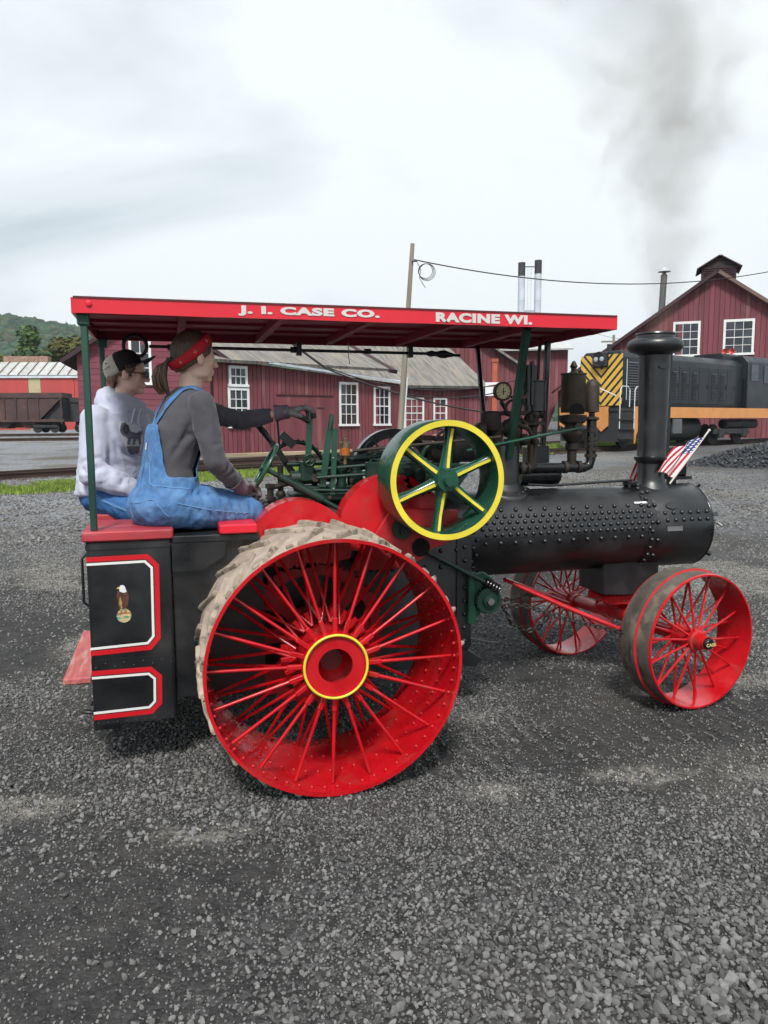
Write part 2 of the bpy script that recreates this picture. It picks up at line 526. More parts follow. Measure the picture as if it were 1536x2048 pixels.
def scatter(name, pts, rots, scls, coll, nkind):
    me = bpy.data.meshes.new(name); n = len(pts)
    me.vertices.add(n); me.vertices.foreach_set('co', pts.reshape(-1).astype(np.float32))
    a = me.attributes.new('rot', 'FLOAT_VECTOR', 'POINT'); a.data.foreach_set('vector', rots.reshape(-1).astype(np.float32))
    a = me.attributes.new('scl', 'FLOAT_VECTOR', 'POINT'); a.data.foreach_set('vector', scls.reshape(-1).astype(np.float32))
    a = me.attributes.new('pick', 'INT', 'POINT'); a.data.foreach_set('value', rng.integers(0, nkind, n).astype(np.int32))
    o = put(name, me)
    ng = bpy.data.node_groups.new(name + '_scatter', 'GeometryNodeTree')
    ng.interface.new_socket('Geometry', in_out='INPUT', socket_type='NodeSocketGeometry')
    ng.interface.new_socket('Geometry', in_out='OUTPUT', socket_type='NodeSocketGeometry')
    gi, go = ng.nodes.new('NodeGroupInput'), ng.nodes.new('NodeGroupOutput')
    ci = ng.nodes.new('GeometryNodeCollectionInfo'); ci.inputs['Collection'].default_value = coll
    ci.inputs['Separate Children'].default_value = True; ci.inputs['Reset Children'].default_value = True
    ip = ng.nodes.new('GeometryNodeInstanceOnPoints'); ip.inputs['Pick Instance'].default_value = True
    def na(nm, dt):
        q = ng.nodes.new('GeometryNodeInputNamedAttribute'); q.data_type = dt; q.inputs['Name'].default_value = nm; return q.outputs['Attribute']
    e2r = ng.nodes.new('FunctionNodeEulerToRotation')
    k = ng.links.new
    k(gi.outputs[0], ip.inputs['Points']); k(ci.outputs[0], ip.inputs['Instance'])
    k(na('pick', 'INT'), ip.inputs['Instance Index']); k(na('rot', 'FLOAT_VECTOR'), e2r.inputs[0]); k(e2r.outputs[0], ip.inputs['Rotation'])
    k(na('scl', 'FLOAT_VECTOR'), ip.inputs['Scale']); k(ip.outputs[0], go.inputs[0])
    md = o.modifiers.new('scatter', 'NODES'); md.node_group = ng
    return o

def stone_size(u, v):
    """coarser where fresh ballast was tipped, finer where it is driven over"""
    b = .75 * np.exp(-((u - 1.0) / .9) ** 2 - ((v - 1.85) / .55) ** 2) + .25 * np.exp(-((u + .8) / .7) ** 2 - ((v - 3.2) / .5) ** 2)
    return .55 + .55 * fbm(u, v, .6, 3, 61) + .75 * b

def gravel_points(n, vlo, vhi, smin, smax, power, wide=0.60):
    """stones spread over the yard ahead of the camera"""
    t = rng.random(n * 3)
    v_ = (vlo ** power + t * (vhi ** power - vlo ** power)) ** (1 / power)
    u_ = (rng.random(n * 3) * 2 - 1) * (wide * v_ + 0.35)
    keep = rng.random(n * 3) < gravel_density(u_, v_)
    u_, v_ = u_[keep][:n], v_[keep][:n]
    z_ = ground_h(u_, v_)
    s_ = smin * (smax / smin) ** (rng.random(len(u_)) ** 2.2) * stone_size(u_, v_)
    x_ = CAM.x + u_ * RGT.x + v_ * FWD.x; y_ = CAM.y + u_ * RGT.y + v_ * FWD.y
    p = np.stack([x_, y_, z_ + s_ * 0.30], -1)
    r_ = np.stack([rng.normal(0, .45, len(u_)), rng.normal(0, .45, len(u_)), rng.random(len(u_)) * 6.28], -1)
    sc = s_[:, None] * rng.uniform(0.75, 1.25, (len(u_), 3))
    return p, r_, sc
def packed_points(cell, vlo, vhi, smin, smax, lo, hi, wide=.60, coarse=True, lift=.35):
    """stones lying side by side: one in each cell of a loose grid, kept where the gravel is thick"""
    gu, gv = np.meshgrid(np.arange(-wide * vhi - .4, wide * vhi + .4, cell), np.arange(vlo, vhi, cell * .88))
    gu = gu + (np.arange(gu.shape[0]) % 2)[:, None] * cell * .5
    gu, gv = gu.reshape(-1), gv.reshape(-1)
    ok = np.abs(gu) < wide * gv + .35; gu, gv = gu[ok], gv[ok]
    gu = gu + rng.uniform(-.36, .36, len(gu)) * cell; gv = gv + rng.uniform(-.36, .36, len(gv)) * cell
    ok = rng.random(len(gu)) < lo + (hi - lo) * gravel_density(gu, gv); gu, gv = gu[ok], gv[ok]
    s_ = (smin + (smax - smin) * rng.random(len(gu)) ** 1.5) * (stone_size(gu, gv) if coarse else 1.0)
    p = np.stack([CAM.x + gu * RGT.x + gv * FWD.x, CAM.y + gu * RGT.y + gv * FWD.y, ground_h(gu, gv) + s_ * lift], -1)
    r_ = np.stack([rng.normal(0, .5, len(gu)), rng.normal(0, .5, len(gu)), rng.random(len(gu)) * 6.28], -1)
    return p, r_, s_[:, None] * rng.uniform(.78, 1.22, (len(gu), 3))
sets = [packed_points(.0245, 1.6, 5.6, .0065, .0150, .06, .88), packed_points(.0145, 1.6, 4.6, .0032, .0068, .30, .75, coarse=False),
        packed_points(.060, 1.6, 5.2, .015, .023, .03, .10), packed_points(.034, 5.4, 10.5, .010, .020, .15, .85), packed_points(.07, 10.2, 22, .018, .036, .2, .8, .62)]
gravel = scatter('loose_gravel', np.concatenate([s_[0] for s_ in sets]), np.concatenate([s_[1] for s_ in sets]),
                 np.concatenate([s_[2] for s_ in sets]), stone_col, 9)
# pale limestone chips spilt in patches
cu_, cv_ = rng.uniform(-6, 8, 260000), rng.uniform(2.5, 11, 260000)
sp_ = spill_field(cu_, cv_); sp_ = (sp_ > .56) & (rng.random(260000) < (sp_ - .54) * 6) & (np.abs(cu_) < .62 * cv_ + .3)
cu_, cv_ = cu_[sp_][:26000], cv_[sp_][:26000]
PALEST = mat('pale_chip', (0.27, 0.26, 0.235), rough=.9, var=.2, vscale=30, rand=.5)
pale_col = bpy.data.collections.new('chip_shapes')
for k in range(4):
    me = stone_col.objects[k].data.copy(); me.materials.clear(); me.materials.append(PALEST); pale_col.objects.link(bpy.data.objects.new('chip', me))
cs_ = rng.uniform(.002, .0065, len(cu_)); cp_ = np.stack([CAM.x + cu_ * RGT.x + cv_ * FWD.x, CAM.y + cu_ * RGT.y + cv_ * FWD.y, ground_h(cu_, cv_) + cs_ * .6], -1)
chips = scatter('pale_chips', cp_, rng.random((len(cu_), 3)) * 6.28, cs_[:, None] * rng.uniform(.8, 1.3, (len(cu_), 3)), pale_col, 4)
tag(chips, 'pale limestone chips spilt in patches among the dark gravel', 'chips', kind='stuff')
tag(gravel, 'loose crushed grey gravel strewn over the yard', 'gravel', kind='stuff')

# ------------------------------------------------------------------ shared materials of the yard
BARN = mat('barn_red_board', (0.165, 0.042, 0.052), rough=0.75, var=0.25, vscale=1.2, rand=0.16, bump=0.25, bscale=30, stretch=(1, 1, 0.12),
           col2=(0.235, 0.105, 0.10), c2scale=1.8, c2lo=0.48, c2hi=0.72)
BARN_B = mat('barn_red_clapboard', (0.180, 0.044, 0.062), rough=0.75, var=0.15, vscale=1.2, rand=0.12, bump=0.2, bscale=30, stretch=(0.12, 1, 1),
             col2=(0.185, 0.07, 0.082), c2scale=1.0, c2lo=0.5, c2hi=0.75)
BARN_IN = mat('barn_red_backing', (0.03, 0.007, 0.010), rough=0.85)
SHINGLE = mat('weathered_shingle', (0.19, 0.178, 0.162), rough=0.9, var=0.5, vscale=2.2, stretch=(3.5, 0.35, 0.35), bump=0.8, bscale=9, bdist=0.06,
              col2=(0.28, 0.25, 0.20), c2scale=1.2, c2lo=0.45, c2hi=0.7)
TRIM = mat('white_window_trim', (0.72, 0.73, 0.72), rough=0.6, var=0.08)
GLASS = mat('dark_window_glass', (0.028, 0.036, 0.044), rough=0.08, var=0.5, vscale=1.5, rand=0.5, spec=0.6, rvar=0.03)
RAKE = mat('dark_rake_board', (0.045, 0.018, 0.024), rough=0.8)
METALROOF = mat('galvanised_roof', (0.52, 0.53, 0.52), rough=0.45, var=0.12, vscale=2, metal=0.3, col2=(0.30, 0.20, 0.12), c2scale=1.6, c2lo=0.55, c2hi=0.75, rand=0.1)

def hull_clip(poly, a, b, c):
    """keep the part of a 2-D polygon where a*x + b*y <= c"""
    out = []
    for i in range(len(poly)):
        p, q = poly[i], poly[(i + 1) % len(poly)]
        dp, dq = a * p[0] + b * p[1] - c, a * q[0] + b * q[1] - c
        if dp <= 0: out.append(p)
        if dp * dq < 0:
            t = dp / (dp - dq); out.append((p[0] + (q[0] - p[0]) * t, p[1] + (q[1] - p[1]) * t))
    return out

def boards(parent, outline, pitch, mat_, vertical=True, thick=0.035, gap=0.026, o=(0, 0, 0), ux=(1, 0, 0), uy=(0, 0, 1), n=(0, -1, 0), joined=False, name='board', holes=()):
    """planks over a convex outline (x, z); one object each unless joined"""
    xs = [p[0] for p in outline]; zs = [p[1] for p in outline]
    lo, hi = (min(xs), max(xs)) if vertical else (min(zs), max(zs))
    k, t, cache, mb = 0, lo, {}, MB()
    while t < hi - 1e-3:
        a, b = t + gap / 2, min(t + pitch, hi) - gap / 2
        if vertical: q = hull_clip(hull_clip(outline, -1, 0, -a), 1, 0, b)
        else: q = hull_clip(hull_clip(outline, 0, -1, -a), 0, 1, b)
        t += pitch
        if len(q) < 3: continue
        d = V(n) * thick * random.uniform(0.8, 1.25)
        if joined: mb.prism(q, o, ux, uy, d)
        else:
            ox, oz = q[0]
            q0 = [(p[0] - ox, p[1] - oz) for p in q]
            key = tuple((round(p[0], 3), round(p[1], 3)) for p in q0)
            loc = V(o) + V(ux) * ox + V(uy) * oz
            if key not in cache:
                cache[key] = MB().prism(q0, (0, 0, 0), ux, uy, d).mesh(name, mat_, 0)
            put(name, cache[key], parent, loc)
        k += 1
    if joined: return mb.build(name, mat_, parent, 0)

def window(parent, x, z, w, h, cols, rows, y=-0.03, casing=0.10, name='window', sill=True, simple=False):
    """casing, sash bars and panes set into a wall that faces local -y"""
    m = MB()
    m.box(x - casing, x + w + casing, y - 0.045, y, z + h, z + h + casing * 1.1)
    m.box(x - casing, x, y - 0.045, y, z, z + h); m.box(x + w, x + w + casing, y - 0.045, y, z, z + h)
    m.box(x - casing - 0.04, x + w + casing + 0.04, y - 0.085, y, z - casing, z)
    bar = 0.028
    for i in range(1, cols): m.box(x + w * i / cols - bar / 2, x + w * i / cols + bar / 2, y - 0.030, y - 0.006, z, z + h)
    for j in range(1, rows):
        b2 = bar * (1.8 if rows % 2 == 0 and j == rows // 2 else 1)
        m.box(x, x + w, y - 0.033, y - 0.008, z + h * j / rows - b2 / 2, z + h * j / rows + b2 / 2)
    f = m.build(name, TRIM, parent, 0)
    pw, ph = w / cols, h / rows
    pm = MB().box(0, pw, -0.004, 0.0, 0, ph).mesh('pane', GLASS, 0)
    for i in range(cols):
        for j in range(rows):
            p = put('pane', pm, f, (x + pw * i, y - 0.004 - random.uniform(0, .002), z + ph * j))
            p.rotation_euler = (random.uniform(-.008, .008), 0, random.uniform(-.01, .01))
    return f

def slab_roof(name, parent, p, thick, mat_):
    """p: four corners eave-left, eave-right, ridge-right, ridge-left"""
    p = [V(q) for q in p]; n = (p[1] - p[0]).cross(p[3] - p[0]).normalized()
    m = MB(); top = [q + n * thick for q in p]
    m.add(p + top, [(3, 2, 1, 0), (4, 5, 6, 7), (0, 1, 5, 4), (1, 2, 6, 5), (2, 3, 7, 6), (3, 0, 4, 7)])
    return m.build(name, mat_, parent, 0)

def bg_thing(name, u, v, ang, label, cat, group=None, z=None):
    p = bgp(u, v, gz(v) if z is None else z)
    return tag(empty(name, p, BGROT + R(ang)), label, cat, group)

# ------------------------------------------------------------------ long red shop along the track
shop = bg_thing('workshop_building', -4.95, 32.0, 42, 'long dark red board workshop with grey shingle roof and white windows behind the levers', 'building', z=0.25)
# body
MB().prism([(-2.3, -.3), (7.7, -.3), (7.7, 3.2), (0, 3.74), (-2.3, 3.80)], (0, 0, 0), d=(0, 9.0, 0)).build('wall', BARN_IN, shop, 0)
boards(shop, [(-2.3, 0), (-0.06, 0), (-0.06, 3.78), (-2.3, 3.80)], 0.2, BARN)
MB().box(-.075, .075, -.06, 0.0, -.2, 3.74).build('corner_board', BARN, shop, 0)
boards(shop, [(0.08, 0), (7.7, 0), (7.7, 3.18), (0.08, 3.72)], 0.2, BARN, o=(0, -.02, 0))
window(shop, -1.52, 2.92, 0.66, 0.62, 3, 2)
window(shop, -1.58, 1.28, 0.78, 1.40, 3, 4)
window(shop, 4.05, 1.32, 0.90, 1.75, 3, 4, y=-.05)
window(shop, 6.10, 1.32, 0.82, 1.62, 3, 4, y=-.05)
# barn doors with their rail
dm = MB().box(0, 1.55, -.075, -.045, 0, 2.45).mesh('barn_door', BARN, 0)
for x in (0.55, 2.13): put('barn_door', dm, shop, (x, 0, 0.1))
MB().box(.6, 3.6, -.11, -.075, 2.52, 2.57).build('door_rail', RAKE, shop, 0)
for x in (1.1, 2.9): MB().box(x - .2, x + .2, -.1, -.075, 2.0, 2.04).build('hinge', RAKE, shop, 0)
# roof: main slope, right rake board and the flashing of the lean-to
slab_roof('roof', shop, [(-2.75, -.42, 3.72), (6.6, -.42, 3.72), (6.6, 5.2, 6.15), (-2.75, 5.2, 6.15)], 0.13, SHINGLE)
slab_roof('rake_board', shop, [(6.6, -.5, 3.66), (7.05, -.5, 3.62), (7.05, 5.2, 6.12), (6.6, 5.2, 6.16)], 0.17, RAKE)
FLASH = mat('pale_flashing', (0.60, 0.65, 0.72), rough=0.5, metal=0.0, var=0.2)
slab_roof('lean_to_roof', shop, [(0.0, -.45, 3.77), (7.95, -.45, 3.17), (7.95, .3, 3.30), (0.0, .3, 3.92)], 0.09, FLASH)

# gabled end with clapboards, left of it
gab = bg_thing('gabled_building', -6.45, 30.75, 15, 'faded red clapboard gable building behind the seated people', 'building', z=0.25)
gx0, gx1, ge, gr = -5.25, 0.0, 4.0, 5.75
gout = [(gx0, 0), (gx1, 0), (gx1, ge), ((gx0 + gx1) / 2, gr), (gx0, ge)]
MB().prism(gout, (0, .03, 0), d=(0, 8.5, 0)).build('wall', BARN_IN, gab, 0)
boards(gab, gout, 0.23, BARN_B, vertical=False, thick=0.03, gap=0.012)
window(gab, -3.28, 2.95, 0.62, 1.65, 2, 3)
gm_ = (gx0 + gx1) / 2
slab_roof('roof', gab, [(gx0 - .5, -.35, ge - .38), (gm_, -.35, gr), (gm_, 8.8, gr), (gx0 - .5, 8.8, ge - .38)], 0.14, RAKE)
slab_roof('roof', gab, [(gm_, -.35, gr), (gx1 + .3, -.35, ge - .23), (gx1 + .3, 8.8, ge - .23), (gm_, 8.8, gr)], 0.14, RAKE)

# second shop behind the utility pole
sh2 = bg_thing('rear_workshop', 0.4, 41.5, 20, 'red workshop with broad weathered shingle roof behind the utility pole', 'building', z=0.4)
so = [(0, -.3), (5.9, -.3), (5.9, 3.1), (0, 3.1)]
MB().prism(so, (0, .03, 0), d=(0, 10, 0)).build('wall', BARN_IN, sh2, 0)
boards(sh2, [(0, 0), (5.9, 0), (5.9, 3.1), (0, 3.1)], 0.27, BARN)
window(sh2, 0.85, 1.0, 0.95, 1.45, 3, 4); window(sh2, 2.55, 1.0, 0.62, 1.45, 2, 4)
slab_roof('roof', sh2, [(-4.5, -.5, 3.05), (5.6, -.5, 3.05), (5.6, 6.2, 6.3), (-4.5, 6.2, 6.3)], 0.15, SHINGLE)
window(sh2, -1.2, 5.4, 2.6, .9, 6, 2, y=5.0)
MB().box(-1.4, 1.6, 5.03, 6, 4.2, 6.45).build('roof_monitor', BARN, sh2, 0)

# third shed with a sloping roof, right of the pressure gauge
sh3 = bg_thing('tall_shed', 7.1, 52, 0, 'dusky red shed with shed roof seen through the canopy posts', 'building', z=0.5)
MB().prism([(-3.2, 0), (2.7, 0), (2.7, 4.3), (-.9, 6.6), (-3.2, 6.6)], (0, 0, 0), d=(0, 7, 0)).build('wall', BARN_IN, sh3, 0)
boards(sh3, [(-3.2, 0), (2.7, 0), (2.7, 4.3), (-.9, 6.6), (-3.2, 6.6)], 0.3, BARN)
slab_roof('roof', sh3, [(-1.2, -.6, 6.85), (3.1, -.6, 4.05), (3.1, 2.6, 4.05), (-1.2, 2.6, 6.85)], 0.14, SHINGLE)

sh4 = bg_thing('coal_tipple', 14.6, 70, -8, 'tall plum red tipple with pale roof behind the canopy front posts', 'building', z=0.8)
t_out = [(-5, 0), (0.2, 0), (1.9, 5.3), (1.9, 7.2), (-5, 7.2)]
MB().prism(t_out, (0, 0, 0), d=(0, 6, 0)).build('wall', BARN_IN, sh4, 0)
boards(sh4, [(-5, 0), (0.2, 0), (1.9, 5.3), (1.9, 7.2), (-5, 7.2)], 0.32, BARN)
slab_roof('roof', sh4, [(-5.4, -.7, 7.15), (2.3, -.7, 7.15), (1.9, 5.5, 8.6), (-5.4, 5.5, 8.6)], 0.12, METALROOF)
sh5 = bg_thing('small_gable_shed', 17.3, 62, -10, 'small dark red gable shed beside the yellow striped locomotive nose', 'building', z=0.7)
MB().prism([(-3, 0), (3, 0), (3, 4.4), (0.6, 6.3), (-3, 3.6)], d=(0, 6, 0)).build('wall', BARN_IN, sh5, 0)
boards(sh5, [(-3, 0), (3, 0), (3, 4.4), (0.6, 6.3), (-3, 3.6)], 0.3, BARN)
slab_roof('roof', sh5, [(-3.5, -.4, 3.4), (0.6, -.4, 6.4), (0.6, 6.2, 6.4), (-3.5, 6.2, 3.4)], 0.14, RAKE)
slab_roof('roof', sh5, [(0.6, -.4, 6.4), (3.4, -.4, 4.25), (3.4, 6.2, 4.25), (0.6, 6.2, 6.4)], 0.14, RAKE)

# roundhouse shop at the right with cupola
eng = bg_thing('engine_house', 20.95, 49.5, -20, 'big dark red gabled engine house with cupola behind the locomotive', 'building', z=0.4)
hw, ap, ev = 8.2, 10.35, 4.6
slope = (ap - ev) / hw
MB().prism([(-hw, 0), (hw, 0), (hw, ev), (0, ap), (-hw, ev)], d=(0, 14, 0)).build('wall', BARN_IN, eng, 0)
boards(eng, [(-hw, 0), (hw, 0), (hw, ev), (0, ap), (-hw, ev)], 0.3, BARN)
window(eng, -2.35, 5.45, 1.35, 1.92, 3, 4, casing=.14); window(eng, 0.62, 5.45, 1.5, 1.92, 3, 4, casing=.14)
ov = 0.5
slab_roof('roof', eng, [(-hw - ov, -.55, ev - slope * ov), (0, -.55, ap), (0, 14.4, ap), (-hw - ov, 14.4, ev - slope * ov)], 0.2, RAKE)
slab_roof('roof', eng, [(0, -.55, ap), (hw + ov, -.55, ev - slope * ov), (hw + ov, 14.4, ev - slope * ov), (0, 14.4, ap)], 0.2, mat('brown_roof_edge', (0.16, 0.10, 0.085), rough=.8))
cp = MB().prism([(-1.0, -.6), (1.0, -.6), (1.0, .55), (0, 1.15), (-1.0, .55)], (0.15, 1.0, ap + .1), d=(0, 2.2, 0)).build('cupola', mat('sooty_cupola', (.03, .018, .02), rough=.8), eng, 0)
lo_ = MB()
for i in range(5): lo_.box(-.75, 1.05, .93, .985, ap + .0 + i * .13, ap + .06 + i * .13)
lo_.build('louvre', RAKE, cp, 0)
slab_roof('cupola_roof', cp, [(-1.15, .75, ap + .5), (.15, .75, ap + 1.28), (.15, 3.4, ap + 1.28), (-1.15, 3.4, ap + .5)], .07, RAKE)
slab_roof('cupola_roof', cp, [(.15, .75, ap + 1.28), (1.45, .75, ap + .5), (1.45, 3.4, ap + .5), (.15, 3.4, ap + 1.28)], .07, RAKE)

STEELGREY = mat('galvanised_stack', (0.55, 0.60, 0.66), rough=0.55, metal=0.1, var=0.15, vscale=0.8)
SOOT = mat('sooty_steel', (0.035, 0.036, 0.040), rough=0.6, var=0.3)
pipe = bg_thing('stove_pipe', 18.2, 51.5, 0, 'slim grey stove pipe with conical cap rising from the engine house roof', 'chimney', z=6.5)
MB().cyl((-.05, 0, 0), (.12, 0, 4.6), .22, .2, 12).build('pipe', mat('pipe_grey', (.12, .13, .145), rough=.6, metal=.3, var=.3), pipe)
MB().lathe([(.42, 0), (.05, .35)], (.12, 0, 4.78), n=14).build('cap', STEELGREY, pipe)
MB().cyl((.12, 0, 4.5), (.12, 0, 4.8), .12, n=6).build('cap_stand', SOOT, pipe)

for i, (uu, top, lab) in enumerate(((15.8, 19.6, 'left of the twin steel smokestacks, shorter with black top'), (17.67, 19.85, 'right of the twin steel smokestacks, taller with black top'))):
    st = bg_thing('smokestack', uu, 90, 0, lab, 'smokestack', 'twin smokestacks', z=1)
    MB().cyl((0, 0, 0), (0, 0, top - 2.5), .40, n=20).build('shaft', STEELGREY, st)
    MB().cyl((0, 0, top - 2.5), (0, 0, top - 1), .41, n=20).build('sooty_top', SOOT, st)
    for k in range(5): MB().torus((0, 0, 6 + k * 2.1), (0, 0, 1), .405, .025, 20, 6).build('band', STEELGREY, st)
lad = bg_thing('stack_ladder', 16.7, 90, 0, 'thin steel ladder hung between the twin smokestacks', 'ladder', z=9)
m = MB()
for x in (-.2, .2): m.box(x - .025, x + .025, -.025, .025, 0, 10.4)
m.build('rail', STEELGREY, lad, 0)
m = MB()
for k in range(25): m.box(-.2, .2, -.02, .02, .2 + .4 * k, .24 + .4 * k)
m.build('rung', STEELGREY, lad, 0)
MB().box(-.9, .95, -.04, .04, 10.1, 10.2).build('tie_bar', SOOT, lad, 0); MB().box(-.9, .95, -.04, .04, 5.2, 5.28).build('tie_bar', SOOT, lad, 0)

# long shed with galvanised roof, far left
far = bg_thing('long_red_shed', -50.5, 95, 4, 'bright red shed with rusty galvanised roof panels beyond the hopper car', 'building', z=1.0)
REDSHED = mat('bright_red_siding', (0.42, 0.055, 0.050), rough=0.6, var=0.1, vscale=.5, rand=.06, bump=.2, bscale=8, stretch=(3, 3, .2))
TANP = mat('tan_siding', (0.42, 0.37, 0.22), rough=0.6, var=0.1)
MB().box(-8, 14.1, 0, 9, 0, 6.5).build('wall', BARN_IN, far, 0)
for k in range(4):
    x = -8 + k * 5.5
    MB().box(x, x + 3.95, -.05, 0, 0, 6.3).build('siding_panel', REDSHED, far, 0); MB().box(x + 4.0, x + 5.45, -.04, 0, 0, 6.3).build('siding_panel', TANP if k % 2 == 0 else REDSHED, far, 0)
MB().box(-8.1, 14.2, -.25, -.06, 6.3, 6.62).build('gutter', STEELGREY, far, 0)
MB().box(13.7, 14.15, -.12, -.05, 0, 6.3).build('corner_trim', STEELGREY, far, 0)
pm_ = MB().prism([(0, 0), (1.13, 0), (1.13, .05), (0, .05)], ux=(1, 0, 0), uy=(0, -.42, .907), d=(0, 3.9, 1.85)).mesh('roof_panel', METALROOF, 0)
rm_ = MB().prism([(0, 0), (.07, 0), (.07, .16), (0, .16)], ux=(1, 0, 0), uy=(0, -.42, .907), d=(0, 3.9, 1.85)).mesh('roof_seam', mat('rusty_seam', (.16, .09, .05), rough=.8), 0)
for k in range(19):
    put('roof_panel', pm_, far, (-8.2 + k * 1.18, -.3, 6.6)); put('roof_seam', rm_, far, (-8.2 + k * 1.18 - .06, -.3, 6.6))
MB().box(2.5, 8, 4.2, 5.4, 8.3, 9.3).build('roof_vent', mat('rusty_vent', (.30, .19, .14), rough=.7, var=.3), far, 0)
# ------------------------------------------------------------------ railway tracks
RUST = mat('rusty_rail', (0.055, 0.034, 0.026), rough=0.7, metal=0.3, var=0.3, vscale=4, stretch=(.3, 1, 1))
TIE = mat('creosoted_tie', (0.050, 0.040, 0.032), rough=0.95, var=0.4, vscale=4, rand=0.4, bump=.5, bscale=20)
def track(name, label, u, v, ang, a, b, ties, gauge=0.914, z=None, rs=1.0):
    t = bg_thing(name, u, v, ang, label, 'railway track', 'yard tracks', z=z)
    prof = [(-.06, 0), (.06, 0), (.06, .012), (.012, .03), (.012, .10), (.033, .112), (.033, .14), (-.033, .14), (-.033, .112), (-.012, .10), (-.012, .03), (-.06, .012)]
    prof = [(p[0] * rs, p[1] * rs) for p in prof]
    for s_ in (-1, 1):
        m = MB()
        n = 16; L0 = a; 
        for i in range(n):
            x0, x1 = a + (b - a) * i / n, a + (b - a) * (i + 1) / n
            def zz(x):
                vv_ = v + x * math.sin(R(ang)); return gz(vv_) - (gz(v) if z is None else z)
            k = len(prof)
            vs0 = [(x0, s_ * gauge / 2 + p[0], p[1] + zz(x0)) for p in prof]; vs1 = [(x1, s_ * gauge / 2 + p[0], p[1] + zz(x1)) for p in prof]
            m.add(vs0 + vs1, [(j, (j + 1) % k, k + (j + 1) % k, k + j) for j in range(k)])
        m.build('rail', RUST, t, 40)
    tm = MB().box(-.1, .1, -.95, .95, -.12, .0).mesh('tie', TIE, 0, bevel=.012)
    for i in range(ties[2]):
        x = ties[0] + i * ties[1]
        vv_ = v + x * math.sin(R(ang))
        put('tie', tm, t, (x, random.uniform(-.04, .04), gz(vv_) - (gz(v) if z is None else z) + .012), (0, 0, random.uniform(-.03, .03)))
    return t
track('railway_track', 'rusty narrow track between the grass strip and the workshop', -9.95, 21.1, 45, -22, 55, (-9, .58, 52), rs=1.25)
track('railway_track', 'second rusty track beyond the pale gravel at left', -25, 50, 14, -18, 40, (-16, .7, 40), rs=1.35)
track('railway_track', 'far track under the brown hopper car', -30, 60, 12, -18, 40, (-17, .7, 40), rs=1.3)
track('railway_track', 'track under the black and orange locomotive', 9.75, 34.0, 38, -22, 40, (-10, .6, 45), rs=1.2)

# pale timber boards beside the workshop (edge of the platform)
pl = bg_thing('timber_kerb', -4.95, 32.0, 42, 'pale weathered timber baulk lying along the workshop wall', 'timber', z=gz(30))
MB().box(-3, 9, -1.25, -.95, 0, .16).build('baulk', mat('pale_timber', (.32, .26, .17), rough=.9, var=.3, stretch=(.2, 1, 1)), pl, 0, bevel=.02)

# ------------------------------------------------------------------ grass
GRASS = mat('yard_grass', (0.17, 0.25, 0.035), rough=0.85, var=0.45, vscale=3, col2=(.27, .23, .09), c2scale=1.6, c2lo=.55, c2hi=.75, coord='Object')
def grass_patch(name, label, u, v, h):
    """u, v: arrays of blade positions"""
    n = len(u); z = ground_h(u, v)
    x = CAM.x + u * RGT.x + v * FWD.x; y = CAM.y + u * RGT.y + v * FWD.y
    a = rng.random(n) * 6.283; w = rng.uniform(.012, .028, n); hh = h * rng.uniform(.4, 1.2, n)
    dx, dy = np.cos(a) * w, np.sin(a) * w
    co = np.stack([np.stack([x - dx, y - dy, z - .01], -1), np.stack([x + dx, y + dy, z - .01], -1),
                   np.stack([x + rng.normal(0, .35, n) * hh, y + rng.normal(0, .35, n) * hh, z + hh], -1)], 1).reshape(-1, 3)
    me = bpy.data.meshes.new(name); me.from_pydata(co.tolist(), [], np.arange(3 * n).reshape(-1, 3).tolist()); me.materials.append(GRASS)
    o = put(name, me); tag(o, label, 'grass', kind='stuff'); return o
t_, w_ = rng.uniform(-6, 26, 90000), rng.normal(0, 1.1, 90000)
u_g, v_g = -8.75 + t_ * .707 + w_ * .707, 17.3 + t_ * .707 - w_ * .707
ed = fbm(u_g, v_g, .7, 3, 77)
ok = (np.abs(w_) < .95 + ed * .9) & (ed > .28)
grass_patch('grass', 'bright green grass strip in front of the near track', u_g[ok], v_g[ok], .11)
u_g = rng.uniform(6.0, 17, 6000); v_g = 35.5 + (u_g - 8) * .78 + rng.uniform(-.6, 1.6, 6000)
grass_patch('grass', 'yellow green grass growing along the locomotive track', u_g, v_g, .25)

# ------------------------------------------------------------------ locomotive
BLACKP = mat('loco_black', (0.012, 0.015, 0.019), rough=0.42, var=0.25, vscale=1.5, spec=.5)
ORANGE = mat('loco_orange', (0.62, 0.27, 0.085), rough=0.5, var=0.1, vscale=2, col2=(.42, .17, .06), c2scale=2.5, c2lo=.58, c2hi=.8)
YELLOW = mat('loco_yellow', (0.70, 0.43, 0.075), rough=0.5, var=0.1, vscale=2, rand=.05)
UNDER = mat('loco_underframe', (0.026, 0.026, 0.028), rough=0.75, var=0.4, vscale=3)
WHITEP = mat('handrail_white', (0.62, 0.65, 0.66), rough=0.5)
loco = bg_thing('diesel_locomotive', 10.2, 33.0, 38, 'black hood diesel locomotive with yellow striped nose and orange sill band', 'locomotive', z=.32)
HW = 2.3
def rbox(m, x0, x1, y0, y1, z0, z1, c):
    m.prism([(y0, z0), (y1, z0), (y1, z1 - c), (y1 - c, z1), (y0 + c, z1), (y0, z1 - c)], (x0, 0, 0), ux=(0, 1, 0), uy=(0, 0, 1), d=(x1 - x0, 0, 0))
m = MB(); rbox(m, 0.0, 10.0, 0.0, HW, 1.85, 4.30, .28); m.build('hood', BLACKP, loco, 30, bevel=.05, bseg=2)
m = MB(); rbox(m, 10.05, 14.5, -.25, HW + .25, 1.85, 4.55, .35); cab = m.build('cab', BLACKP, loco, 30, bevel=.04)
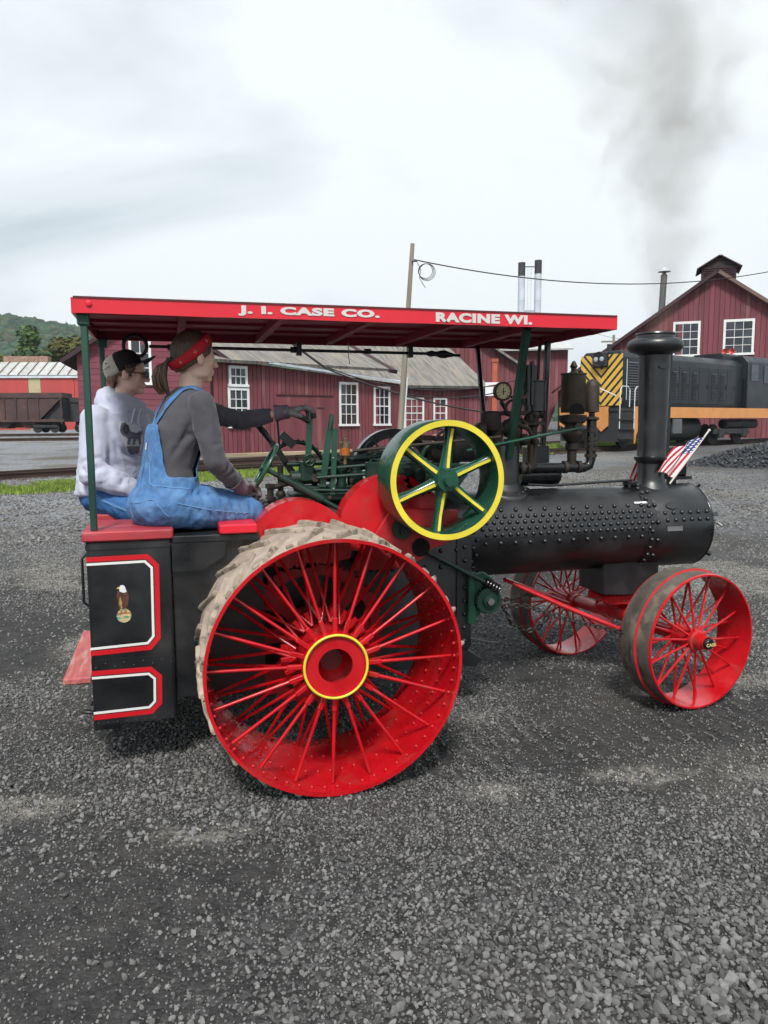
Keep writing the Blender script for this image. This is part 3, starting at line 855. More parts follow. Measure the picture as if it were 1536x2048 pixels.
MB().box(10.3, 11.0, -.275, -.245, 3.3, 4.1).build('cab_window', GLASS, cab, 0); MB().box(11.6, 12.8, -.275, -.245, 3.2, 4.1).build('cab_window', GLASS, cab, 0)
MB().box(10.02, 10.05, -.15, .5, 3.3, 4.1).build('cab_window', GLASS, cab, 0)
m = MB(); rbox(m, 8.6, 10.05, .35, HW - .35, 4.2, 4.62, .1); m.build('roof_hatch', BLACKP, loco, 30)
# chevron stripes on the nose (plane x = 0, faces -x)
c0, hs = HW / 2, 1.02
nose = put('nose_stripes', MB().box(-.012, -.002, .12, HW - .12, 2.0, 4.1).mesh('nose_panel', BLACKP, 0), loco)
k, b0 = 0, 0.2
while b0 < 4.4:
    for s_ in (-1, 1):
        # band between z = b0 + |y-c0|*hs and + width
        rect = [(0.0, 1.98), (1.08, 1.98), (1.08, 4.16), (0.0, 4.16)]
        q = hull_clip(hull_clip(rect, hs, -1, -b0), -hs, 1, b0 + .245)
        if len(q) > 2:
            q = [(c0 + s_ * p[0], p[1]) for p in q]
            ok = max(p[1] for p in q) - min(p[1] for p in q) > .06
            if ok: MB().prism(q, (-.014, 0, 0), ux=(0, 1, 0), uy=(0, 0, 1), d=(-.01, 0, 0)).build('chevron_stripe', YELLOW, nose, 0)
    b0 += .385
hl = MB().box(-.22, 0.05, c0 - .36, c0 + .36, 3.62, 4.28).build('headlight_box', BLACKP, loco, 0, bevel=.05)
CHROME = mat('lamp_glass', (0.45, 0.50, 0.52), rough=.15, var=.05, metal=.2)
for dy in (-.15, .15): MB().lathe([(.0, 0), (.105, .0), (.105, .02), (.08, .03), (0, .034)], (-.215, c0 + dy, 3.97), (-1, 0, 0), 16).build('lamp', CHROME, hl)
MB().torus((-.22, c0, 3.97), (1, 0, 0), .30, .03, 20, 6).build('lamp_rim', UNDER, hl)
MB().cyl((.5, c0, 4.25), (.5, c0, 4.65), .1, n=10).build('exhaust_stack', UNDER, loco)
# side louvres
LOUV = mat('louvre_slat', (0.05, 0.056, 0.062), rough=.45)
def louver(x0, x1, z0, z1, n, name):
    f = MB().box(x0 - .04, x1 + .04, -.02, -.003, z0 - .05, z1 + .05).build(name, BLACKP, loco, 0)
    m = MB(); p = (z1 - z0) / n
    for i in range(n):
        z = z0 + p * i
        m.add([(x0, -.02, z + p * .75), (x1, -.02, z + p * .75), (x1, -.07, z + p * .15), (x0, -.07, z + p * .15), (x0, -.02, z), (x1, -.02, z)],
              [(0, 1, 2, 3), (3, 2, 5, 4), (0, 3, 4), (1, 5, 2)])
    m.build('slat', LOUV, f, 0)
louver(.22, 1.35, 2.2, 3.85, 15, 'radiator_louvre')
for x in (2.7, 3.5, 4.35, 5.2, 6.9, 7.7): louver(x + .1, x + .5, 2.3, 3.55, 18, 'louvre_panel')
for x in (2.5, 3.35, 4.2, 5.05, 5.9, 6.75, 7.6, 8.45):
    MB().box(x, x + .81, -.014, -.001, 2.1, 3.8).build('access_door', BLACKP, loco, 0, bevel=.006)
    MB().box(x + .70, x + .74, -.05, -.014, 2.8, 3.0).build('door_handle', UNDER, loco, 0)
MB().tube([(.12, -.05, 2.2), (.12, -.05, 3.9)], .015, 6).build('grab_iron', WHITEP, loco)
# running board, sill and pilot
MB().box(-.9, 14.5, -.35, HW + .35, 1.72, 1.86).build('running_board', UNDER, loco, 0)
MB().box(0.3, 14.5, -.40, -.352, 1.44, 1.92).build('sill_band', ORANGE, loco, 0)
arch = [(0.3, 1.44), (2.9, 1.44)] + [(1.6 + 1.3 * math.cos(R(a)), .35 + 1.05 * math.sin(R(a)) * 1.0) for a in range(0, 181, 12)] 
arch = [(0.3, 1.438), (0.3, .35)] + [(1.65 - 1.3 * math.cos(R(a)), .38 + 1.05 * math.sin(R(a))) for a in range(0, 91, 9)] + [(1.65, 1.438)]
MB().prism(arch, (0, -.398, 0), d=(0, .045, 0)).build('wheel_arch', ORANGE, loco, 0)
pil = [(.1, 1.92), (HW + .35, 1.92), (HW + .35, 1.15), (HW - .1, .95), (HW - .6, 1.15), (HW / 2 + .5, 1.3), (HW / 2, 1.08), (HW / 2 - .3, 1.25), (.7, 1.12), (.42, .86), (.1, 1.10)]
MB().prism(pil, (-.93, 0, 0), ux=(0, 1, 0), uy=(0, 0, 1), d=(.06, 0, 0)).build('pilot_beam', ORANGE, loco, 0)
MB().box(-.86, .28, -.33, HW + .33, .45, 1.71).build('step_well', UNDER, loco, 0)
for z in (.55, .95, 1.35): MB().box(-.8, .2, -.42, -.33, z, z + .05).build('step', UNDER, loco, 0)
MB().cyl((-.93, HW / 2, 1.0), (-1.35, HW / 2, 1.0), .14, n=10).build('coupler', UNDER, loco)
for x, y in ((-.75, -.36), (.28, -.36), (-.8, HW + .36)):
    MB().tube([(x, y, .95), (x, y, 2.6), (x + .12, y, 2.75), (x + .55, y, 2.75), (x + .67, y, 2.62), (x + .67, y, 1.9)], .021, 8).build('handrail', WHITEP, loco)
MB().tube([(-.93, -.3, 2.35), (-.93, .7, 2.75)], .025, 6).build('handrail', WHITEP, loco)
wm = MB().lathe([(0, -.06), (.42, -.06), (.50, -.04), (.50, .06), (0, .06)], (0, 0, 0), (0, 1, 0), 24).mesh('wheel', UNDER, 35)
for x0 in (1.65, 9.0):
    MB().box(x0 - 1.7, x0 + 1.7, -.12, .08, .62, .92).build('truck_frame', UNDER, loco, 0, bevel=.06)
    for dx in (-1.15, 1.15):
        for y in (.3, HW - .3): put('wheel', wm, loco, (x0 + dx, y, .64))
        MB().box(x0 + dx - .2, x0 + dx + .2, -.2, .06, .48, .92).build('journal_box', UNDER, loco, 0, bevel=.04)
MB().cyl((4.2, HW / 2, .98), (7.2, HW / 2, .98), .62, n=20).build('fuel_tank', mat('tank_grey', (.06, .062, .066), rough=.5, var=.3), loco)
MB().cyl((8.4, .1, 1.15), (11.5, .1, 1.15), .24, n=14).build('air_reservoir', UNDER, loco)
for y in (.25, .62): MB().lathe([(.03, 0), (.05, .2), (.09, .35), (.16, .45), (.15, .45), (.0, .3)], (9.7, y, 4.72), (-1, 0, .05), 12).build('air_horn', mat('horn_red', (.55, .07, .03), rough=.4), loco)
MB().box(1.4, 2.2, -.5, -.41, .4, .55).build('sand_pipe', UNDER, loco, 0)
# stair treads at the middle
MB().box(3.2, 3.9, -.42, -.36, .75, 1.4).build('battery_box', mat('battery_grey', (.10, .11, .12), rough=.5), loco, 0)

# ------------------------------------------------------------------ hopper cars
CARB = mat('hopper_brown', (0.062, 0.036, 0.033), rough=0.8, var=0.35, vscale=1.2, col2=(.12, .062, .045), c2scale=1.1, c2lo=.5, c2hi=.72, bump=.2, bscale=6)
CARD = mat('hopper_dark', (0.03, 0.03, 0.033), rough=0.8, var=0.3)
def hopper(u, v, ang, label, cm, L_=9.4, h=3.35, z=None):
    t = bg_thing('hopper_car', u, v, ang, label, 'rail car', z=z)
    m = MB(); m.prism([(-L_, 1.15), (-1.9, 1.15), (0, h - .35), (0, h), (-L_, h)], d=(0, 2.3, 0)); m.build('body', cm, t, 0)
    MB().box(-L_ - .05, .05, -.08, 2.38, h - .42, h).build('top_sill', cm, t, 0)
    pm2 = MB().box(-.05, .05, -.09, -.002, 1.2, h - .42).mesh('side_post', cm, 0)
    for i in range(9): put('side_post', pm2, t, (-1.95 - i * .92, 0, 0))
    MB().prism([(-1.7, 1.17), (-.05, 1.17), (-.05, h - .5)], (0, .25, 0), d=(0, 1.8, 0)).build('end_bulkhead', CARD, t, 0); MB().box(-L_ + .3, -.3, .95, 1.35, .45, .95).build('centre_sill', CARD, t, 0)
    MB().box(-.12, -.02, -.06, .03, .75, h - .42).build('end_post', cm, t, 0)
    MB().bar((-1.85, -.04, 1.2), (-.1, -.04, 2.9), .1, .07).build('end_brace', cm, t, 0)
    MB().box(-L_, .1, -.05, 2.35, .92, 1.16).build('sill', cm, t, 0)
    for x in (-3.0, -5.0): MB().prism([(x - .8, .95), (x + .8, .95), (x + .2, .38), (x - .2, .38)], (0, .3, 0), d=(0, 1.7, 0)).build('hopper_bottom', cm, t, 0)
    wm2 = MB().lathe([(0, -.05), (.36, -.05), (.40, -.03), (.40, .06), (0, .06)], (0, 0, 0), (0, 1, 0), 18).mesh('wheel', UNDER, 35)
    for x0 in (-1.5, -L_ + 1.5):
        MB().box(x0 - 1.0, x0 + 1.0, .12, .26, .42, .66).build('truck_frame', UNDER, t, 0, bevel=.04)
        for dx in (-.7, .7):
            for y in (.3, 2.0): put('wheel', wm2, t, (x0 + dx, y, .4))
    return t
hopper(-27.0, 65.2, 3, 'rust brown hopper car with sloped end at far left', CARB, z=.92)
hopper(-17.8, 67.3, 3, 'dark grey hopper car coupled behind the rust brown one', CARD, h=3.0, z=.92)

# ------------------------------------------------------------------ utility pole and wires
WOODP = mat('pole_wood', (0.24, 0.215, 0.17), rough=0.9, var=0.25, vscale=3, stretch=(4, 4, .15), bump=.3, bscale=20)
WIRE = mat('black_wire', (0.012, 0.012, 0.013), rough=0.5)
pole = bg_thing('utility_pole', 0.55, 29.2, 0, 'leaning grey wooden utility pole in front of the workshop', 'pole')
MB().tube([(0, 0, -.3), (.28, 0, 4), (.55, 0, 7.85)], [.125, .10, .075], 12).build('shaft', WOODP, pole)
MB().cyl((.52, -.12, 7.2), (.70, -.12, 7.2), .03, n=8).build('insulator', WIRE, pole)
m = MB()
for k in range(3):
    m.torus((1.02 + .03 * k, -.1, 6.85 - .02 * k), (.1, 1, .1), .26 + .02 * k, .012, 28, 5)
m.tube([(.7, -.12, 7.2), (.85, -.1, 6.9), (.8, -.1, 6.6), (.92, -.1, 6.4), (1.02, -.1, 6.25)], .012, 5)
m.build('wire_coil', WIRE, pole)
MB().tube([(.35, -.16, 3.0), (.28, -.16, 2.0), (.2, -.17, .6)], .03, 6).build('conduit', mat('conduit_white', (.6, .62, .62), rough=.5), pole)
def sag(a, b, s_, n=24):
    a, b = V(a), V(b); return [a.lerp(b, i / n) - V((0, 0, s_ * 4 * (i / n) * (1 - i / n))) for i in range(n + 1)]
def wire(label, pts, r):
    o = MB().tube(pts, r, 6).build('overhead_wire', WIRE, None, 60); tag(o, label, 'wire', 'overhead wires'); return o
A_ = bgp(1.15, 29.1, 7.55)
wire('long black wire sagging from the utility pole to the right edge', sag(A_, bgp(24.5, 40.0, 10.4), 1.35, 40), .022)
wire('thin guy wire from the smokestacks down to the left', sag(bgp(15.4, 90, 13.9), bgp(9.0, 88, 10.5), .3), .02)
wire('thin guy wire from the smokestacks down to the right', sag(bgp(18.1, 90, 14.0), bgp(26, 86, 10.6), .3), .02)
B_ = bgp(-2.1, 29.2, 3.62)
wire('lowest of the black cables drooping from the shop eave', sag(B_, bgp(4.2, 29.6, 1.95), .22), .035)
wire('middle black cable drooping from the shop eave', sag(B_ + V((0, 0, .03)), bgp(4.4, 30.2, 2.75), .55), .024)
wire('uppermost black cable drooping from the shop eave', sag(B_ + V((0, 0, .06)), bgp(5.4, 31.0, 3.3), .62), .024)
wire('black cable climbing from the shop eave under the canopy', sag(B_, bgp(-3.95, 29.0, 5.0), .02), .05)

# post with a white notice board
sp = bg_thing('sign_post', 5.85, 41.0, 0, 'orange red post carrying a blank looking white notice board', 'sign')
MB().box(-.13, .13, -.13, .13, 0, 4.45).build('post', mat('post_orange', (.42, .09, .05), rough=.7, var=.2), sp, 0)
MB().box(-.17, .17, -.17, .17, 4.3, 4.48).build('post_cap', mat('post_orange', (.42, .09, .05)), sp, 0)
MB().box(-.5, .55, -.2, -.15, 2.55, 3.25).build('board', mat('notice_white', (.74, .77, .78), rough=.5, var=.04), sp, 0)
MB().box(-.34, .34, -.206, -.201, 3.02, 3.10).build('red_line', mat('notice_red', (.55, .12, .10)), sp, 0)
up2 = bg_thing('utility_pole', 20.6, 70, 0, 'distant grey utility pole with crossarm above the small gable shed', 'pole', z=1)
MB().cyl((0, 0, 0), (0, 0, 8.3), .14, .11, 10).build('shaft', WOODP, up2); MB().box(-1.1, .7, -.06, .06, 7.65, 7.8).build('crossarm', WOODP, up2, 0)
cb = bg_thing('concrete_block', 8.6, 35.3, 20, 'pale concrete block in the grass before the locomotive', 'block')
MB().box(-.45, .55, -.25, .25, 0, .5).build('block', mat('concrete', (.42, .42, .40), rough=.9, var=.2), cb, 0, bevel=.03)

# clay pipes lying beyond the flywheel
CLAY = mat('clay_pipe', (.36, .15, .09), rough=.7, var=.3, rand=.3)
cm_ = MB().lathe([(.13, 0), (.13, .9), (.17, .92), (.17, 1.05), (.11, 1.05), (.11, 0)], (0, 0, 0), (0, 1, 0), 14).mesh('clay_pipe', CLAY, 40)
for i in range(6):
    q = put('clay_pipe', cm_, None, bgp(2.0 + i * .37, 30.5 + i * .1, gz(30.5) + .72 + random.uniform(-.03, .03)), (0, 0, BGROT + math.pi + random.uniform(-.05, .05)))
    tag(q, 'short terracotta drain pipe in the row seen through the flywheel', 'pipe', 'row of clay pipes')
rk = bg_thing('pipe_rack', 2.95, 31.0, 3, 'low dark timber rack under the row of clay pipes', 'rack')
for x in (-1.3, 1.3): MB().box(x - .08, x + .08, -.4, .5, 0, .5).build('leg', TIE, rk, 0)
MB().box(-1.5, 1.5, -.5, .6, .42, .55).build('deck', TIE, rk, 0)

# ------------------------------------------------------------------ coal heap
def heap():
    v_, f_ = [], []; n, mrad = 48, 14
    cu, cv = 13.4, 24.6
    for j in range(mrad + 1):
        r_ = j / mrad
        for i in range(n):
            a = 2 * math.pi * i / n
            u, v = cu + math.cos(a) * r_ * 3.7, cv + math.sin(a) * r_ * 2.2
            h = (1 - r_) * 1.0 + (float(fbm(np.array([u]), np.array([v]), 1.6, 4, 5)[0]) - .5) * .35 * (1 - r_) - .04 * r_
            v_.append(tuple(bgp(u, v, gz(v) + max(h, -.05))))
    for j in range(mrad):
        for i in range(n): f_.append((j * n + i, j * n + (i + 1) % n, (j + 1) * n + (i + 1) % n, (j + 1) * n + i))
    me = bpy.data.meshes.new('coal_heap'); me.from_pydata(v_, [], f_)
    me.materials.append(mat('coal', (.022, .023, .027), rough=.5, var=.4, vscale=8, bump=.8, bscale=14, bdist=.06))
    o = put('coal_heap', me); tag(o, 'low heap of black coal at the right edge of the yard', 'coal heap'); return o
coal = heap()
lump_col = bpy.data.collections.new('lump_shapes')
for k in range(5):
    me = stone_col.objects[k].data.copy(); me.materials.clear(); me.materials.append(mat('coal_lump', (.03, .032, .038), rough=.45, var=.3, rand=.5)); lump_col.objects.link(bpy.data.objects.new('coal_lump', me))
a_ = rng.random(3500) * 6.283; r_ = np.sqrt(rng.random(3500)) * 1.12
uu_, vv2 = 13.4 + np.cos(a_) * r_ * 3.7, 24.6 + np.sin(a_) * r_ * 2.2
zz_ = np.interp(vv2, [0, 10, 22, 31], [0, 0, .18, .32]) + np.clip(1 - r_, -.02, 1) * 1.0 + (fbm(uu_, vv2, 1.6, 4, 5) - .5) * .35 * np.clip(1 - r_, 0, 1)
pp_ = np.stack([CAM.x + uu_ * RGT.x + vv2 * FWD.x, CAM.y + uu_ * RGT.y + vv2 * FWD.y, zz_], -1)
ss_ = (0.03 + .06 * rng.random(3500) ** 2)[:, None] * rng.uniform(.8, 1.2, (3500, 3))
lumps = scatter('coal_lumps', pp_, rng.random((3500, 3)) * 6.28, ss_, lump_col, 5)
lumps.parent = coal; lumps['kind'] = 'stuff'

# ------------------------------------------------------------------ trees and the wooded hill
BARK = mat('tree_bark', (.06, .045, .035), rough=.9, var=.3)
def leaf_mat(name, c):
    return mat(name, c, rough=.75, var=.4, vscale=.35, bump=0, spec=.2, coord='Object')
def tree(u, v, h, w, label, leafc, seed, n=5200, leaf=.42):
    r = random.Random(seed)
    t = bg_thing('broadleaf_tree', u, v, 0, label, 'tree', 'trees beyond the red shed')
    m = MB(); m.tube([(0, 0, 0), (.1, 0, h * .25), (-.1, .1, h * .55), (0, 0, h * .85)], [.35, .28, .18, .04], 8)
    for k in range(7):
        a = r.uniform(0, 6.28); z = h * r.uniform(.3, .6)
        m.tube([(0, 0, z), (math.cos(a) * w * .25, math.sin(a) * w * .25, z + h * .12), (math.cos(a) * w * .42, math.sin(a) * w * .42, z + h * .2)], [.14, .09, .03], 6)
    m.build('trunk', BARK, t)
    lobes = []
    for k in range(26):
        a = r.uniform(0, 6.28); zz = r.uniform(.22, .95); rad = w * .5 * math.sqrt(max(.05, 1 - ((zz - .48) / .55) ** 2)) * r.uniform(.35, .95)
        lobes.append((math.cos(a) * rad, math.sin(a) * rad, h * zz, w * r.uniform(.10, .21)))
    vs_, fs = [], []
    for i in range(n):
        lx, ly, lz, lr = lobes[r.randrange(len(lobes))]
        d = V((r.gauss(0, 1), r.gauss(0, 1), r.gauss(0, 1))).normalized() * lr * (r.random() ** .35)
        p = V((lx, ly, lz)) + d * 1.0
        nrm = (d.normalized() + V((r.gauss(0, .6), r.gauss(0, .6), r.gauss(.3, .6)))).normalized()
        x, y, _ = frame(nrm); s_ = leaf * r.uniform(.5, 1.2)
        o = len(vs_)
        vs_ += [p + x * s_, p + y * s_ * .7, p - x * s_, p - y * s_ * .7]; fs.append((o, o + 1, o + 2, o + 3))
    me = bpy.data.meshes.new('crown'); me.from_pydata([tuple(q) for q in vs_], [], fs); me.materials.append(leafc)
    put('crown', me, t)
    return t
LF = [leaf_mat('leaf_green', (.062, .108, .032)), leaf_mat('leaf_dark', (.042, .080, .030)), leaf_mat('leaf_yellowing', (.105, .105, .03))]
tree(-56.0, 130, 16.0, 12, 'largest round green tree above the red shed roof', LF[0], 1)
tree(-66.5, 126, 12.2, 10, 'dark green tree at the left edge below the hill', LF[1], 2)
tree(-50.8, 128, 14.2, 9, 'yellowing tree right of the large green tree', LF[2], 3)
tree(-62.0, 122, 11.8, 8, 'low yellow green tree left of the large green tree', LF[2], 4)
tree(-45.5, 132, 14.5, 9, 'green tree half hidden by the canopy post', LF[0], 5)
tree(-54.6, 121, 11.6, 7, 'small dull green tree in front of the large one', LF[1], 6)
tree(-39.5, 135, 13.5, 10, 'dark tree behind the gable end', LF[1], 7)

hx = np.linspace(-900, 900, 121); hy = np.linspace(260, 1050, 60)
HX, HY = np.meshgrid(hx, hy)
crest = np.interp(HX, [-900, -500, -342, -274, -200, -120, 0, 150, 400, 900], [150, 126, 106, 94, 76, 60, 45, 35, 30, 40])
def hill_h(x, y):
    c_ = np.interp(x, [-900, -500, -342, -274, -200, -120, 0, 150, 400, 900], [132, 110, 92, 81, 66, 53, 42, 35, 30, 40])
    t = np.clip((y - 260) / 440, 0, 1)
    return np.where(x < 120, 1, np.clip(1 - (x - 120) / 200, 0.0, 1)) * c_ * (t * t * (3 - 2 * t)) * (1 + .08 * (fbm(x, y, .006, 3, 8) - .5)) - 2
HZ = hill_h(HX, HY)
P_ = np.stack([CAM.x + HX * RGT.x + HY * FWD.x, CAM.y + HX * RGT.y + HY * FWD.y, HZ], -1).reshape(-1, 3)
idx = np.arange(HX.size).reshape(HX.shape)
qd = np.stack([idx[:-1, :-1], idx[:-1, 1:], idx[1:, 1:], idx[1:, :-1]], -1).reshape(-1, 4)
me = bpy.data.meshes.new('hill'); me.from_pydata(P_.tolist(), [], qd.tolist()); me.polygons.foreach_set('use_smooth', [True] * len(me.polygons))
me.materials.append(mat('hill_floor', (.035, .06, .03), rough=.9, var=.4, vscale=.02))
tag(put('hill', me), 'wooded hillside at far left under the clouds', 'hill', kind='structure')
# forest crowns covering the part of the hill in sight
crown_col = bpy.data.collections.new('crown_shapes')
FOR = [mat('forest_green', (.022, .056, .026), rough=.9, var=.5, vscale=.9, rand=.4, bump=.6, bscale=2.5, bdist=.5), mat('forest_olive', (.042, .056, .022), rough=.9, var=.5, vscale=.9, rand=.4, bump=.6, bscale=2.5, bdist=.5)]
for k in range(6):
    bm = bmesh.new(); bmesh.ops.create_icosphere(bm, subdivisions=2, radius=1.0); rs = random.Random(100 + k)
    for v_ in bm.verts: v_.co *= rs.uniform(.72, 1.18)
    me = bpy.data.meshes.new('crown_shape'); bm.to_mesh(me); bm.free(); me.materials.append(FOR[0 if k < 4 else 1]); crown_col.objects.link(bpy.data.objects.new('crown_shape', me))
nf = 34000
fx, fy = rng.uniform(-860, 150, nf), rng.uniform(270, 860, nf)
keep = (fx / fy > -1.3) & (fx / fy < .3)
fx, fy = fx[keep], fy[keep]
fz = hill_h(fx, fy); sz = rng.uniform(2.4, 5.0, len(fx))
fp = np.stack([CAM.x + fx * RGT.x + fy * FWD.x, CAM.y + fx * RGT.y + fy * FWD.y, fz + sz * .9], -1)
forest = scatter('hill_forest', fp, np.stack([np.zeros(len(fx)), np.zeros(len(fx)), rng.random(len(fx)) * 6.28], -1), sz[:, None] * rng.uniform(.8, 1.3, (len(fx), 3)), crown_col, 6)
tag(forest, 'dense green forest covering the hillside', 'forest', kind='stuff')
# ------------------------------------------------------------------ steam traction engine
RED = mat('engine_red', (0.50, 0.006, 0.012), rough=0.27, var=0.14, vscale=5, coat=0.35, col2=(0.30, 0.055, 0.045), c2scale=6, c2lo=.53, c2hi=.80, rvar=.16, rand=.06)
RED_DULL = mat('engine_red_dusty', (0.42, 0.012, 0.018), rough=0.45, var=0.2, vscale=6, col2=(.34, .10, .09), c2scale=5, c2lo=.52, c2hi=.85)
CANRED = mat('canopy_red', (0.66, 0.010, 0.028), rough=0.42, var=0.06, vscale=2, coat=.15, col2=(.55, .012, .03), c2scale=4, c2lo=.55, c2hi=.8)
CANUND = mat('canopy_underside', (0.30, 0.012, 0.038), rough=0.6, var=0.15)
GREEN = mat('engine_green', (0.010, 0.068, 0.040), rough=0.30, var=0.2, vscale=6, coat=0.4, col2=(.008, .045, .030), c2scale=5, c2lo=.5, c2hi=.8)
DGREEN = mat('engine_dark_green', (0.008, 0.034, 0.024), rough=0.42, var=0.3, vscale=8, col2=(.02, .02, .018), c2scale=8, c2lo=.5, c2hi=.75)
POSTG = mat('post_green', (0.012, 0.055, 0.038), rough=0.5, var=0.3, vscale=9, col2=(.06, .035, .03), c2scale=7, c2lo=.62, c2hi=.75, stretch=(1, 1, .3))
YEL = mat('engine_yellow', (0.72, 0.60, 0.045), rough=0.4, var=0.08, vscale=8, col2=(.60, .47, .05), c2scale=14, c2lo=.6, c2hi=.8)
BLK = mat('boiler_black', (0.0065, 0.007, 0.0085), rough=0.40, var=0.35, vscale=6, bump=.12, bscale=9, bdist=.006, spec=.8, rvar=.14,
          col2=(.024, .023, .022), c2scale=6, c2lo=.52, c2hi=.8)
BLKG = mat('gloss_black', (0.006, 0.0065, 0.0075), rough=0.25, var=0.2, vscale=5, coat=.3)
IRON = mat('sooty_brown_iron', (0.040, 0.032, 0.026), rough=0.6, metal=.25, var=0.4, vscale=14, bump=.25, bscale=70, bdist=.004, col2=(.075, .055, .038), c2scale=9, c2lo=.5, c2hi=.72)
BRONZE = mat('whistle_bronze', (0.075, 0.055, 0.036), rough=0.5, metal=.4, var=0.3, vscale=6, col2=(.035, .028, .022), c2scale=5, c2lo=.5, c2hi=.75)
STEEL = mat('bright_steel', (0.48, 0.48, 0.47), rough=0.25, metal=.9, var=.15)
MUD = mat('dried_mud', (0.38, 0.315, 0.255), rough=0.95, var=0.22, vscale=10, bump=.7, bscale=45, bdist=.008, col2=(.24, .19, .15), c2scale=9, c2lo=.5, c2hi=.75)
MUDC = mat('muddy_cleat', (0.34, 0.28, 0.22), rough=0.95, var=0.25, vscale=14, rand=.18, bump=.6, bscale=60, bdist=.006, col2=(.11, .085, .07), c2scale=16, c2lo=.5, c2hi=.68)
TYRE = mat('dirty_tread', (0.085, 0.073, 0.062), rough=0.9, var=0.4, vscale=9, bump=.6, bscale=50, bdist=.006, col2=(.20, .165, .125), c2scale=7, c2lo=.48, c2hi=.7)
RUBBER = mat('black_rubber', (0.03, 0.03, 0.031), rough=.85, var=.3, vscale=12)
WHITE = mat('stripe_white', (0.74, 0.74, 0.72), rough=.4, var=.05)
BRASS = mat('brass', (0.30, 0.22, 0.13), rough=.35, metal=.8, var=.3, vscale=30)
AMBER = mat('amber_oil', (0.42, 0.13, 0.02), rough=.1, var=.1, coat=.5)

te = tag(empty('traction_engine', (0, 0, 0)), 'red and black steam traction engine with green flywheel, canopy and spoked wheels', 'traction engine')

